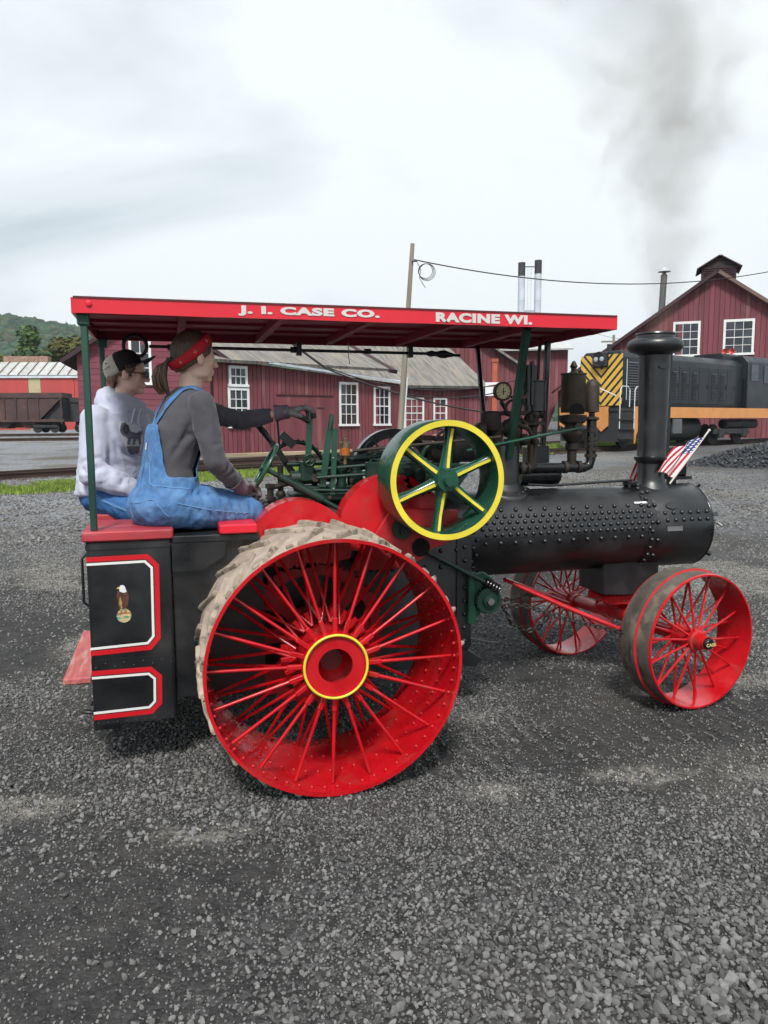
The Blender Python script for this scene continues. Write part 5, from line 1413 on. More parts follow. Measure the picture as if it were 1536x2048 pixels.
for (z0, y0, z1, y1) in ((1.395, -.16, 1.435, -.16), (1.36, -.19, 1.395, -.2), (1.32, -.22, 1.345, -.24), (1.38, 0.0, 1.45, 0.0)):
    MB().cyl((.10, y0, z0), (.62, y1, z1), .0095, n=8).build('reach_rod', DGREEN, te)
MB().cyl((-.03, -.08, 1.385), (.22, -.10, 1.39), .013, n=10).build('reach_rod', DGREEN, te)
# small oilers, nuts and cross rods over the deck
OIL = MB().lathe([(0, 0), (.006, 0), (.006, .012), (.012, .016), (.012, .032), (.005, .036), (0, .037)], n=10).mesh('oiler', IRON, 35)
for x, y, z in ((.02, -.1, 1.40), (.16, -.14, 1.30), (.30, -.16, 1.27), (.36, -.06, 1.34), (.42, -.12, 1.30), (.47, -.2, 1.42), (.55, -.15, 1.42), (.12, .02, 1.36)): put('oiler', OIL, te, (x, y, z))
NUT = MB().cyl((0, 0, 0), (0, -.014, 0), .011, n=6).mesh('hex_nut', IRON, 0)
for x, y, z in ((.02, -.201, 1.215), (.09, -.201, 1.215), (.17, -.201, 1.215), (.26, -.201, 1.215), (.36, -.201, 1.215), (.44, -.201, 1.215), (.50, -.25, 1.25), (.58, -.25, 1.25), (.50, -.25, 1.38), (.58, -.25, 1.38)): put('hex_nut', NUT, te, (x, y, z))
for p0, p1, r_ in (((-.02, -.22, 1.26), (.36, -.22, 1.245), .008), ((.03, -.02, 1.30), (.50, -.02, 1.33), .012), ((.20, -.1, 1.27), (.20, -.1, 1.44), .008), ((.31, -.12, 1.25), (.31, -.12, 1.40), .007), ((-.02, .08, 1.30), (.40, .08, 1.34), .016), ((.08, -.13, 1.36), (.08, .1, 1.36), .009), ((.38, -.16, 1.24), (.44, -.05, 1.42), .008)):
    MB().cyl(p0, p1, r_, n=8).build('cross_rod', DGREEN, te)
MB().lathe([(0, 0), (.038, 0), (.042, .012), (.042, .07), (.028, .085), (0, .088)], (.335, -.09, 1.27), (0, 0, 1), 20).build('governor_base', DGREEN, te)
MB().lathe([(0, 0), (.034, 0), (.034, .05), (0, .05)], (.40, -.14, 1.29), (1, 0, .05), 18).build('valve_guide', DGREEN, te)
MB().torus((.44, -.06, 1.46), (0, 1, 0), .035, .006, 20, 6).build('hand_wheel', DGREEN, te, 60)
# levers
lv = MB(); lv.bar((.066, -.17, 1.40), (.080, -.17, 1.63), .030, .014); lv.cyl((.076, -.17, 1.60), (.082, -.17, 1.665), .013, n=10); lv.build('throttle_lever', GREEN, te, 35)
MB().torus((.070, -.19, 1.41), (0, 1, 0), .028, .006, 20, 6).build('valve_wheel', DGREEN, te, 60); m = MB()
for k in range(5):
    a = 2 * math.pi * k / 5; m.cyl((.07, -.19, 1.41), (.07 + .026 * math.cos(a), -.19, 1.41 + .026 * math.sin(a)), .004, n=6)
m.build('valve_wheel_spokes', DGREEN, te)
lv = MB(); lv.bar((.135, -.20, 1.27), (.178, -.20, 1.58), .032, .012); lv.tube([(.178, -.20, 1.57), (.184, -.20, 1.60), (.189, -.20, 1.63), (.19, -.20, 1.648)], [.013, .015, .014, .009], 10); lv.bar((.185, -.215, 1.23), (.204, -.215, 1.575), .026, .010); lv.build('reverse_lever', GREEN, te, 35)
m = MB()
for z in (1.26, 1.33, 1.42): m.ball((.19, -.222, z), .005, 8, 5)
m.build('lever_rivets', STEEL, te)
# quadrant arc and black lever
arc_ = [(.035 + .155 * math.cos(R(a)), .03, 1.345 + .155 * math.sin(R(a))) for a in range(20, 172, 8)]
m = MB(); m.tube(arc_, .012, 8)
for k in range(15):
    a = R(25 + k * 10); m.ball((.035 + .168 * math.cos(a), .03, 1.345 + .168 * math.sin(a)), .005, 6, 4)
m.build('quadrant', DGREEN, te, 60)
m = MB(); m.bar((.02, .0, 1.32), (-.10, .0, 1.50), .035, .016); m.tube([(-.10, 0, 1.50), (-.14, 0, 1.555), (-.185, 0, 1.605)], [.014, .018, .013], 10); m.build('johnson_bar', BLKG, te, 35)
MB().tube([(-.06, 0, 1.47), (-.065, 0, 1.62)], .006, 6).build('latch_rod', BLK, te); MB().bar((.02, 0.0, 1.48), (-.05, 0.0, 1.545), .045, .03).build('latch_block', BLK, te, 0)
m = MB(); m.cyl((-.06, -.03, 1.05), (-.06, -.03, 1.38), .016, n=10); m.cyl((-.12, -.06, 1.05), (-.12, -.06, 1.28), .018, n=10); m.cyl((-.12, -.06, 1.26), (-.02, -.04, 1.28), .014, n=10)
for z in (1.12, 1.2, 1.27): m.cyl((-.12, -.06, z - .012), (-.12, -.06, z + .012), .026, n=8)
m.ball((-.06, -.03, 1.22), .028); m.ball((-.14, -.05, 1.15), .04); m.build('injector_piping', IRON, te, 35)
MB().torus((-.14, -.10, 1.17), (0, 1, .2), .03, .005, 18, 6).build('globe_valve_wheel', BLK, te, 60)
# oil cup
oc = MB().lathe([(.0, 0), (.012, 0), (.012, .03), (.018, .035), (.018, .04), (.03, .045), (.03, .05)], (.262, -.18, 1.385), (0, 0, 1), 18).build('oil_cup', BRASS, te)
MB().lathe([(0, 0), (.027, 0), (.027, .036), (0, .036)], (.262, -.18, 1.435), (0, 0, 1), 18).build('amber_oil', AMBER, oc)
MB().lathe([(.027, 0), (.028, .022), (.028, .026), (.024, .03), (.012, .034), (.012, .05), (.006, .052), (.006, .068), (0, .07)], (.262, -.18, 1.471), (0, 0, 1), 18).build('oil_cap', BRASS, oc)
# steering wheel
sw = empty('steering_wheel', (-.172, -.258, 1.375), 0, te)
ax_ = V((.335, -.02, -.19)).normalized()
sw.rotation_euler = ax_.to_track_quat('Z', 'Y').to_euler()
MB().torus((0, 0, 0), (0, 0, 1), .135, .0085, 44, 8).build('wheel_rim', GREEN, sw, 60)
MB().lathe([(0, -.02), (.022, -.02), (.022, .02), (0, .02)], (0, 0, 0), (0, 0, 1), 16).build('wheel_hub', GREEN, sw)
for k in range(5):
    a = 2 * math.pi * k / 5
    MB().tube([(.015 * math.cos(a), .015 * math.sin(a), 0), (.075 * math.cos(a + .25), .075 * math.sin(a + .25), .012), (.133 * math.cos(a), .133 * math.sin(a), 0)], .0065, 7).build('wheel_spoke', GREEN, sw, 60)

# ---- plumbing round the dome
m = MB(); m.tube([(1.34, -.02, 1.335), (1.60, -.02, 1.332), (1.765, -.02, 1.328), (1.80, -.02, 1.34), (1.812, -.02, 1.38), (1.812, -.02, 1.62)], .030, 14); m.build('steam_pipe', BLKG, te, 60)
m = MB()
for z in (1.40, 1.44, 1.47, 1.50, 1.55): m.cyl((1.812, -.02, z - .01), (1.812, -.02, z + .01), .037, n=12)
for x in (1.36, 1.40, 1.64, 1.73): m.cyl((x - .012, -.02, 1.333), (x + .012, -.02, 1.333), .038, n=14)
m.build('pipe_fitting', IRON, te, 35)['kind'] = 'stuff'
MB().lathe([(0.0196, 1.60), (0.0445, 1.615), (0.0445, 1.625), (0.0178, 1.635), (0.0178, 1.655), (0.0418, 1.66), (0.0418, 1.81), (0.0356, 1.835), (0.0196, 1.85), (0.0000, 1.855)], (1.812, -.02, 0), (0, 0, 1), 28).build('whistle_bell', IRON, te, 35)
w1 = MB(); w1.lathe([(0.0267, 1.345), (0.0285, 1.43), (0.0401, 1.44), (0.0401, 1.475), (0.0312, 1.48), (0.0534, 1.50), (0.0641, 1.53), (0.0534, 1.56), (0.0445, 1.58), (0.0757, 1.60), (0.0819, 1.625), (0.0819, 1.64), (0.0267, 1.645)], (1.685, -.02, 0), (0, 0, 1), 32); w1.build('whistle_bowl', IRON, te, 35)
w2 = MB(); w2.lathe([(0.0694, 1.655), (0.0712, 1.66), (0.0712, 1.875), (0.0765, 1.877), (0.0765, 1.885), (0.0267, 1.89), (0.0160, 1.90), (0.0160, 1.915), (0.0231, 1.925), (0.0160, 1.94), (0.0089, 1.955), (0.0000, 1.96)], (1.685, -.02, 0), (0, 0, 1), 36); w2.build('whistle_body', BRONZE, te, 35)
MB().prism([(-.045, 0), (.045, 0), (.045, .03), (.03, .055), (0, .065), (-.03, .055), (-.045, .03)], (1.672, -.096, 1.645), d=(0, .01, 0)).build('whistle_mouth', mat('hole_black', (.004, .004, .004)), te, 0)
MB().cyl((.86, -.40, 1.455), (1.69, -.10, 1.565), .0085, n=8).build('whistle_rod', GREEN, te)
MB().bar((1.66, -.10, 1.56), (1.70, -.08, 1.60), .03, .015).build('rod_clevis', IRON, te, 0)
MB().cyl((1.37, .06, 1.285), (1.62, .06, 1.285), .068, n=24).build('feed_heater', BLKG, te); MB().cyl((1.62, .06, 1.285), (1.635, .06, 1.285), .055, n=24).build('heater_head', BLK, te)
m = MB(); m.lathe([(0, 0), (.022, 0), (.022, .03), (.035, .035), (.035, .06), (.024, .065), (.024, .13), (.032, .14), (.03, .18), (.05, .19), (.05, .22), (.03, .225)], (1.44, .0, 1.44), (0, 0, 1), 18)
m.build('relief_valve', IRON, te, 35); MB().lathe([(.03, 1.66), (.055, 1.665), (.055, 1.83), (.06, 1.835), (.06, 1.842), (.01, 1.845)], (1.455, 0, 0), (0, 0, 1), 24).build('lubricator', BLK, te, 35)
m = MB()
for i in range(9):
    a = 2 * math.pi * i / 9; m.box(1.405 + .035 * math.cos(a) - .008, 1.405 + .035 * math.cos(a) + .008, .035 * math.sin(a) - .008, .035 * math.sin(a) + .008, 1.70, 1.93 + .02 * (i % 2))
m.cyl((1.405, 0, 1.66), (1.405, 0, 1.90), .03, n=12); m.build('safety_valve', BLK, te, 35)
m = MB(); m.cyl((1.20, -.02, 1.47), (1.20, -.02, 1.60), .035, n=14); m.cyl((1.16, -.02, 1.56), (1.30, -.02, 1.56), .03, n=14); m.ball((1.27, -.02, 1.57), .05); m.cyl((1.27, -.02, 1.56), (1.34, -.02, 1.60), .025, n=12); m.cyl((1.33, -.02, 1.44), (1.33, -.02, 1.62), .028, n=14)
m.tube([(1.30, -.05, 1.60), (1.33, -.06, 1.70), (1.37, -.05, 1.78), (1.36, -.02, 1.82)], .012, 8); m.tube([(1.42, -.05, 1.36), (1.43, -.06, 1.48), (1.38, -.06, 1.56), (1.30, -.04, 1.60)], .014, 8); m.ball((1.36, -.05, 1.50), .036); m.ball((1.40, -.03, 1.62), .034)
m.box(1.36, 1.50, -.05, .02, 1.585, 1.605); m.box(1.22, 1.40, -.03, .03, 1.64, 1.665); m.cyl((1.42, -.03, 1.33), (1.42, -.03, 1.47), .03, n=12)
for k in range(10):
    p = V((1.20 + random.random() * .28, -.06 + random.random() * .04, 1.42 + random.random() * .26)); m.cyl(p, p + V((random.uniform(-.05, .05), random.uniform(-.03, .03), random.uniform(-.05, .05))), random.uniform(.012, .022), n=8)
m.build('valve_manifold', IRON, te, 35)
MB().lathe([(0, 0), (.055, 0), (.06, .01), (.06, .10), (.05, .11), (0, .112)], (1.16, -.02, 1.555), (0, 0, 1), 24).build('throttle_body', IRON, te, 35)
MB().torus((1.27, -.08, 1.68), (0, 1, 0), .045, .009, 22, 6).build('valve_handle', IRON, te, 60); MB().box(1.245, 1.34, -.12, -.10, 1.735, 1.75).build('valve_handle', mat('handle_dark_red', (.12, .015, .02), rough=.5), te, 0)
ga = MB().lathe([(0, 0), (.052, 0), (.054, -.01), (.054, -.03), (.044, -.034), (.044, -.028)], (1.205, -.06, 1.775), (0, 1, 0), 32).build('pressure_gauge', IRON, te, 40)
MB().lathe([(0, -.029), (.043, -.029), (.043, -.027)], (1.205, -.06, 1.775), (0, 1, 0), 28).build('dial', mat('dial_cream', (.52, .43, .24), rough=.4, var=.15, vscale=30), ga)
m = MB(); m.bar((1.205, -.092, 1.755), (1.205, -.092, 1.795), .006, .002); m.bar((1.19, -.092, 1.77), (1.222, -.092, 1.775), .004, .002)
for k in range(9):
    a = R(-45 + k * 33.75); m.bar((1.205 + .031 * math.cos(a), -.0905, 1.775 + .031 * math.sin(a)), (1.205 + .038 * math.cos(a), -.0905, 1.775 + .038 * math.sin(a)), .004, .001)
m.build('gauge_needle', BLK, ga)
MB().tube([(1.21, -.045, 1.72), (1.24, -.04, 1.68), (1.26, -.03, 1.64)], .012, 8).build('gauge_pipe', IRON, te)
MB().box(1.04, 1.10, -.12, -.06, 1.46, 1.60).build('cylinder_oiler', IRON, te, 0, bevel=.012)

# ---- canopy
CX0, CX1, CY, CZ0, CZ1 = -1.0, 1.62, .55, 2.075, 2.142
can = empty('canopy', (0, 0, 0), 0, te)
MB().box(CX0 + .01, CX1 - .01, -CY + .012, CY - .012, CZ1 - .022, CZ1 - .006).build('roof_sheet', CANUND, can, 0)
def fascia(name, p0, p1, n_):
    m = MB(); k = 24; vs_, f = [], []
    p0, p1, n_ = V(p0), V(p1), V(n_)
    for i in range(k + 1):
        p = p0.lerp(p1, i / k); wob = .003 * math.sin(i * .9) + .002 * math.sin(i * 2.3)
        for z in (CZ0 + wob * .3, CZ1 + wob): vs_ += [(p.x, p.y, z), (p.x + n_.x * .014, p.y + n_.y * .014, z)]
    for i in range(k):
        o = i * 4; f += [(o + 1, o + 5, o + 7, o + 3), (o, o + 2, o + 6, o + 4), (o + 2, o + 3, o + 7, o + 6), (o, o + 4, o + 5, o + 1)]
    f += [(0, 1, 3, 2), (k * 4, k * 4 + 2, k * 4 + 3, k * 4 + 1)]
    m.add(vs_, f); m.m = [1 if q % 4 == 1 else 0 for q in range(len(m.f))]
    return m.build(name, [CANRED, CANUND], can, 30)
fn = fascia('side_board', (CX0, -CY, 0), (CX1, -CY, 0), (0, -1, 0)); fascia('side_board', (CX0, CY, 0), (CX1, CY, 0), (0, 1, 0))
fascia('end_board', (CX0, -CY, 0), (CX0, CY, 0), (-1, 0, 0)); fascia('end_board', (CX1, -CY, 0), (CX1, CY, 0), (1, 0, 0))
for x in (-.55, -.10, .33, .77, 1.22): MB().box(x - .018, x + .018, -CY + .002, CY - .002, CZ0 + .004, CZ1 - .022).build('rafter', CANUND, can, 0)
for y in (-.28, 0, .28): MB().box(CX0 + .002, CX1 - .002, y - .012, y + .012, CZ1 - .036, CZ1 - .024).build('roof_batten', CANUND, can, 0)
MB().box(CX0 - .003, CX1 + .003, -CY - .018, CY + .018, CZ1 - .004, CZ1 + .0035).build('roof_edge', mat('roof_edge_dark', (.10, .015, .02), rough=.6), can, 0)
MB().lathe([(0, 0), (.014, 0), (.012, .008), (0, .012)], (CX0 + .06, -CY - .013, 2.115), (0, -1, 0), 12).build('bolt_head', CANRED, can)
for x in (CX0 + .09, CX1 - .1): MB().box(x - .03, x + .03, -CY + .004, -CY + .03, CZ0 - .004, CZ0 + .012).build('angle_bracket', CANUND, can, 0)
LETTER = mat('lettering_grey_white', (.62, .60, .58), rough=.5, var=.05)
def letter_on(body, x0, x1, z0, z1):
    me = text_mesh(body, .09, .0008, LETTER, bold=.0052, spacing=1.10)
    xs = [v_.co.x for v_ in me.vertices]; zs = [v_.co.y for v_ in me.vertices]
    sx_, sz_ = (x1 - x0) / (max(xs) - min(xs)), (z1 - z0) / (max(zs) - min(zs))
    me.transform(Matrix.Translation((-min(xs), -min(zs), 0))); me.transform(Matrix.Diagonal((sx_, sz_, 1, 1)))
    put('lettering', me, can, (x0, -CY - .0165, z0), (math.pi / 2, 0, 0))
letter_on('J. I. CASE CO.', -.31, .352, 2.084, 2.130)
letter_on('RACINE WI.', .632, 1.142, 2.084, 2.130)
# posts
def post(p0, p1, w, name='canopy_post', mt=POSTG):
    MB().bar(p0, p1, w, w * .8, side=(1, 0, 0)).build(name, mt, can, 0, bevel=.004)
post((-.968, -.51, 1.125), (-.968, -.51, 2.075), .036); post((-.975, .50, 1.125), (-.975, .50, 2.075), .036)
for y in (-.51, .50): MB().box(-.995, -.945, y - .026, y + .026, 2.03, 2.076).build('post_socket', POSTG, can, 0, bevel=.003)
post((1.235, -.11, 1.40), (1.165, -.46, 2.08), .044)
post((1.20, .12, 1.40), (1.27, .46, 2.08), .030, mt=BLK)
post((1.55, .10, 1.30), (1.575, .10, 2.08), .036, mt=BLK); post((1.53, .20, 1.30), (1.575, .20, 2.08), .022, mt=mat('post_dark_red', (.06, .01, .014), rough=.5))
MB().box(1.44, 1.58, .05, .15, 1.28, 1.46).build('post_stand', BLK, te, 0, bevel=.01)
# flue rod slung under the canopy
cr_ = MB(); cr_.tube([(-.72, .45, 2.036), (1.0, .45, 2.026), (1.15, .45, 2.018)], .009, 8); cr_.torus((-.795, .45, 2.036), (0, 1, 0), .062, .011, 28, 8)
for x, r_ in ((-.60, .018), (.1, .018), (.55, .016)): cr_.cyl((x - .02, .45, 2.033), (x + .02, .45, 2.033), r_, n=10)
cr_.tube([(.93, .45, 2.027), (.96, .45, 2.027), (.99, .45, 2.026), (1.02, .45, 2.025), (1.05, .45, 2.024), (1.08, .45, 2.022), (1.10, .45, 2.02)], [.012, .02, .014, .024, .026, .016, .012], 10)
cr_.build('flue_rod', BLK, can, 50)
for x in (.13, .82): MB().box(x - .015, x + .015, .43, .47, 2.0, 2.076).build('rod_hanger', BLK, can, 0)
MB().tube([(.42, .40, 2.075), (.42, .40, 2.0), (.425, .39, 1.95)], .003, 5).build('hook_wire', STEEL, can)

# ---- tanks, seats, platform
def rrect(x0, x1, y0, y1, r, n=6):
    pts = []
    for cx_, cy_, a0 in ((x1 - r, y1 - r, 0), (x0 + r, y1 - r, 90), (x0 + r, y0 + r, 180), (x1 - r, y0 + r, 270)):
        for i in range(n + 1):
            a = R(a0 + 90 * i / n); pts.append((cx_ + r * math.cos(a), cy_ + r * math.sin(a)))
    return pts
SEATR = mat('seat_board_red', (.36, .035, .045), rough=.5, var=.2, vscale=5, col2=(.42, .13, .12), c2scale=6, c2lo=.5, c2hi=.8, stretch=(.4, 2, 2))
TX0, TX1 = -1.005, -.638
def stroke(path, w0, w1, y):
    """band between two inward offsets of an open path in the x-z plane"""
    P = [V((p[0], p[1])) for p in path]; out = []
    for i in range(len(P)):
        d0 = (P[i] - P[i - 1]).normalized() if i > 0 else None; d1 = (P[i + 1] - P[i]).normalized() if i < len(P) - 1 else None
        if d0 is None: n_ = V((d1.y, -d1.x)); k = 1
        elif d1 is None: n_ = V((d0.y, -d0.x)); k = 1
        else:
            n_ = (V((d0.y, -d0.x)) + V((d1.y, -d1.x))).normalized(); k = 1 / max(.3, n_.dot(V((d0.y, -d0.x))))
        out.append((P[i] + n_ * w0 * k, P[i] + n_ * w1 * k))
    m = MB(); vs_, f = [], []
    for a, b in out:
        for q in (a, b): vs_ += [(q.x, y, q.y), (q.x, y - .0015, q.y)]
    for i in range(len(out) - 1):
        o = i * 4; f += [(o + 1, o + 3, o + 7, o + 5), (o, o + 1, o + 5, o + 4), (o + 2, o + 6, o + 7, o + 3)]
    return m.add(vs_, f)
for s_ in (-1, 1):
    y0, y1 = (-.55, -.14) if s_ < 0 else (.14, .55)
    tank = MB().prism(rrect(TX0, TX1, y0, y1, .022), (0, 0, .235), ux=(1, 0, 0), uy=(0, 1, 0), d=(0, 0, .84)).build('water_tank', BLK, te, 30)
    MB().prism(rrect(TX0 - .004, TX1 + .004, y0 - .004, y1 + .004, .025), (0, 0, 1.045), ux=(1, 0, 0), uy=(0, 1, 0), d=(0, 0, .018)).build('tank_rim', BLK, tank, 30)
    MB().prism(rrect(TX0 - .002, TX1 + .002, y0 - .0025, y1 + .0025, .024), (0, 0, .235), ux=(1, 0, 0), uy=(0, 1, 0), d=(0, 0, .305)).build('lower_shell', BLK, tank, 30)
    MB().prism(rrect(TX0 - .014, TX1 + .012, y0 - .014, y1 + .03, .02), (0, 0, 1.082), ux=(1, 0, 0), uy=(0, 1, 0), d=(0, 0, .044)).build('seat_board', SEATR, te, 30, bevel=.006)
    MB().box(TX0 + .02, TX1 - .01, y0 + .012, y1, 1.063, 1.082).build('seat_batten', mat('batten_dark', (.10, .02, .022), rough=.7), te, 0)
    if s_ < 0:
        for path in ([(-1.004, 1.013), (-.742, 1.015), (-.694, .965), (-.699, .620), (-.742, .570), (-1.004, .562)], [(-1.004, .492), (-.745, .490), (-.70, .445), (-.704, .310), (-.748, .266), (-1.004, .262)]):
            yy = y0 - .0026 if path[0][1] < .5 else y0 - .0003
            stroke(path, 0, .022, yy).build('red_stripe', mat('stripe_red', (.55, .010, .018), rough=.35, var=.05), tank, 0); stroke(path, .027, .038, yy).build('white_stripe', WHITE, tank, 0)
        for k in range(9):
            rivet(tank, (-.985 + k * .041, y0 - .002, .505 + .016 * (k % 2)), (0, -1, 0), RIVS).scale = (.55, .55, .55); rivet(tank, (-.985 + k * .041, y0 - .002, .244), (0, -1, 0), RIVS).scale = (.5, .5, .5)
        for k in range(8): rivet(tank, (TX1 + .002, y0 + .03, .28 + k * .09), (1, 0, 0), RIVS).scale = (.5, .5, .5)
        MB().tube([(TX0 - .002, y0 + .05, 1.02), (TX0 - .022, y0 + .05, 1.0), (TX0 - .022, y0 + .05, .80), (TX0 - .002, y0 + .05, .78)], .007, 6).build('grab_handle', BLK, tank)
        # emblem: an eagle perched on a globe
        E0 = (-.857, y0 - .0008)
        def em(poly, name, col, lift, sm_=0): return MB().prism([(E0[0] + p[0], p[1]) for p in poly], (0, E0[1], 0), d=(0, -.0006 - lift, 0)).build(name, col, tank, 0)
        gl = [(.032 * math.cos(R(a)) + .002, .738 + .032 * math.sin(R(a))) for a in range(0, 360, 15)]
        em(gl, 'globe', mat('globe_teal', (.08, .26, .22), rough=.5, var=.4, vscale=60, col2=(.52, .42, .20), c2scale=40, c2lo=.45, c2hi=.58), 0)
        for zc, hw_, col in ((.748, .030, (.45, .10, .05)), (.738, .031, (.60, .45, .20)), (.758, .023, (.62, .48, .16))):
            em([(-hw_ + .002, zc - .003), (hw_ + .002, zc - .001), (hw_ + .002, zc + .004), (-hw_ + .002, zc + .002)], 'globe_band', mat('globe_%d' % int(zc * 1000), col, rough=.5, var=.3, vscale=80), .0004)
        em([(-.016, .765), (-.022, .80), (-.026, .83), (-.022, .852), (-.006, .858), (.012, .858), (.023, .848), (.026, .82), (.022, .79), (.016, .772), (.012, .755), (.006, .775), (-.006, .770), (-.010, .752)], 'eagle_body', mat('eagle_brown', (.075, .032, .018), rough=.5, var=.5, vscale=70, col2=(.26, .15, .07), c2scale=50, c2lo=.55, c2hi=.7), .0003)
        em([(-.010, .775), (-.016, .80), (-.012, .83), (-.004, .80), (-.004, .775)], 'eagle_breast', mat('eagle_gold', (.36, .21, .06), rough=.5, var=.4, vscale=90), .0006)
        em([(-.012, .850), (-.014, .866), (-.008, .878), (.002, .880), (.010, .874), (.014, .862), (.018, .848), (.006, .843)], 'eagle_head', WHITE, .0008)
        em([(-.013, .872), (-.022, .870), (-.025, .862), (-.020, .864), (-.013, .862)], 'eagle_beak', mat('beak_yellow', (.65, .45, .12)), .0009)
        for dx in (-.010, .010): em([(dx - .006, .752), (dx - .003, .772), (dx + .004, .772), (dx + .006, .752)], 'eagle_leg', mat('eagle_gold', (.36, .21, .06)), .001)
    # bunker side plates ahead of the tank
    yo = y0 + .01 if s_ < 0 else y1 - .03
    MB().prism([(TX1 + .002, 1.075), (-.395, 1.075), (-.395, .99), (-.50, .925), (TX1 + .002, .925)], (0, yo, 0), d=(0, .02, 0)).build('bunker_plate', BLK, te, 0)
    MB().box(TX1 + .003, -.22, (y0 + .035 if s_ < 0 else y0 + .04), (y1 if s_ < 0 else y1 - .035), .32, 1.055).build('bunker', BLK, te, 0)
    MB().box(TX1 + .003, -.235, y0 + .005, y1 - .005, 1.057, 1.090).build('bunker_lid', BLK, te, 0, bevel=.004)
    MB().box(-.42, -.245, y0 - .01, y1, 1.092, 1.135).build('seat_board', CANRED, te, 0, bevel=.006)
    for k in range(4): rivet(te, (-.40 + k * .045, yo - .001, 1.07), (0, -1, 0), RIVS).scale = (.5, .5, .5)
MB().box(-1.0, -.2, -.138, .138, .40, .43).build('footplate', BLK, te, 0)
MB().box(-1.0, -.98, -.138, .138, .43, .75).build('rear_gate', BLK, te, 0)
STEPW = mat('worn_step_board', (.42, .10, .10), rough=.8, var=.25, vscale=14, stretch=(4, .5, 4), col2=(.46, .26, .22), c2scale=9, c2lo=.48, c2hi=.7)
MB().box(-1.135, -1.012, -.50, .36, .418, .45).build('rear_step', STEPW, te, 0, bevel=.006)
m = MB(); m.bar((-1.05, -.2, .43), (-.99, -.2, .28), .03, .012); m.bar((-1.05, .2, .43), (-.99, .2, .28), .03, .012); m.build('step_bracket', BLK, te, 0)
MB().torus((-1.03, -.44, .262), (.2, .3, 1), .035, .009, 24, 8).build('drawbar_ring', BLK, te, 60); MB().box(-1.02, -.90, -.42, -.38, .16, .25).build('drawbar', BLK, te, 0); MB().tube([(-.98, -.40, .27), (-1.03, -.42, .30)], .012, 8).build('drawbar_link', BLK, te)
MB().tube([(.93, -.30, .42), (1.02, -.33, .40), (1.08, -.35, .395), (1.09, -.35, .415)], .006, 8).build('ash_door_handle', RUBBER, te); MB().prism([(.90, .36), (1.02, .28), (.98, .24), (.88, .26)], (0, -.26, 0), d=(0, .3, 0)).build('ash_door', BLK, te, 0)

# ---- flags
def flag_material():
    m = bpy.data.materials.new('flag_cloth'); m.use_nodes = True; nt = m.node_tree; N = nt.nodes; k = nt.links.new; b = N['Principled BSDF']; b.inputs['Roughness'].default_value = .8
    uv = N.new('ShaderNodeUVMap'); sep = N.new('ShaderNodeSeparateXYZ'); k(uv.outputs[0], sep.inputs[0])
    def mt(op, a, b_=None):
        x = N.new('ShaderNodeMath'); x.operation = op
        for i, q in enumerate((a, b_)):
            if q is None: continue
            if hasattr(q, 'links'): k(q, x.inputs[i])
            else: x.inputs[i].default_value = q
        return x.outputs[0]
    def mx(f, a, b_):
        x = N.new('ShaderNodeMix'); x.data_type = 'RGBA'; k(f, x.inputs[0])
        for i, q in ((6, a), (7, b_)):
            if hasattr(q, 'links'): k(q, x.inputs[i])
            else: x.inputs[i].default_value = (*q, 1)
        return x.outputs[2]
    u, v = sep.outputs['X'], sep.outputs['Y']        # u along the fly, v from the top edge down
    s_ = mt('MODULO', mt('FLOOR', mt('MULTIPLY', v, 13)), 2)
    col = mx(s_, (.45, .012, .035), (.72, .70, .70))
    can_ = mt('MULTIPLY', mt('LESS_THAN', u, .42), mt('LESS_THAN', v, 7 / 13))
    fu, fv = mt('MULTIPLY', u, 6 / .42), mt('MULTIPLY', v, 5 * 13 / 7)
    off = mt('MULTIPLY', mt('MODULO', mt('FLOOR', fv), 2), .0)
    du, dv = mt('SUBTRACT', mt('FRACT', mt('ADD', fu, off)), .5), mt('SUBTRACT', mt('FRACT', fv), .5)
    dist = mt('SQRT', mt('ADD', mt('MULTIPLY', du, du), mt('MULTIPLY', dv, dv)))
    col = mx(can_, col, mx(mt('LESS_THAN', dist, .27), (.022, .04, .17), (.7, .7, .72)))
    k(col, b.inputs['Base Color']); return m
FLAG = flag_material()
def flag(label, top, bot, near, far, wave):
    """the long edge of the cloth runs down the staff; near / far: where the cloth falls at the top and at the bottom of the staff"""
    top, bot = V(top), V(bot); d = (bot - top).normalized()
    f = empty('flag', bot); tag(f, label, 'flag', 'small flags on the engine')
    SW = mat('staff_wood', (.62, .58, .52), rough=.6)
    MB().cyl((0, 0, 0), top - bot, .0055, n=8).build('flag_staff', SW, f); MB().ball(top - bot, .009, 8, 6).build('staff_tip', SW, f)
    nu_, nv_ = 26, 18; vs_, uvs, fs = [], [], []
    for j in range(nv_ + 1):
        h = j / nv_
        for i in range(nu_ + 1):
            t = i / nu_
            p = (top - bot) + d * (.035 + .335 * t) + V(near).lerp(V(far), t ** .8) * h
            p += V((.012 * math.sin(h * 9 + t * 2), -wave * math.sin(h * 10.5 + t * 3.5) * min(1, h * 3), .008 * math.sin(h * 7 + t * 4) * h))
            vs_.append(p); uvs.append((t, h))
    for j in range(nv_):
        for i in range(nu_): o = j * (nu_ + 1) + i; fs.append((o, o + 1, o + nu_ + 2, o + nu_ + 1))
    me = bpy.data.meshes.new('flag_cloth'); me.from_pydata([tuple(q) for q in vs_], [], fs); me.materials.append(FLAG)
    ul = me.uv_layers.new(name='UVMap')
    for lp in me.loops: ul.data[lp.index].uv = uvs[lp.vertex_index]
    me.polygons.foreach_set('use_smooth', [True] * len(me.polygons)); put('flag_cloth', me, f); return f
flag('small american flag on slanted staff in front of the smokestack base', (2.555, -.13, 1.545), (2.29, -.13, 1.225), (-.19, .02, -.075), (-.10, .03, .045), .018)
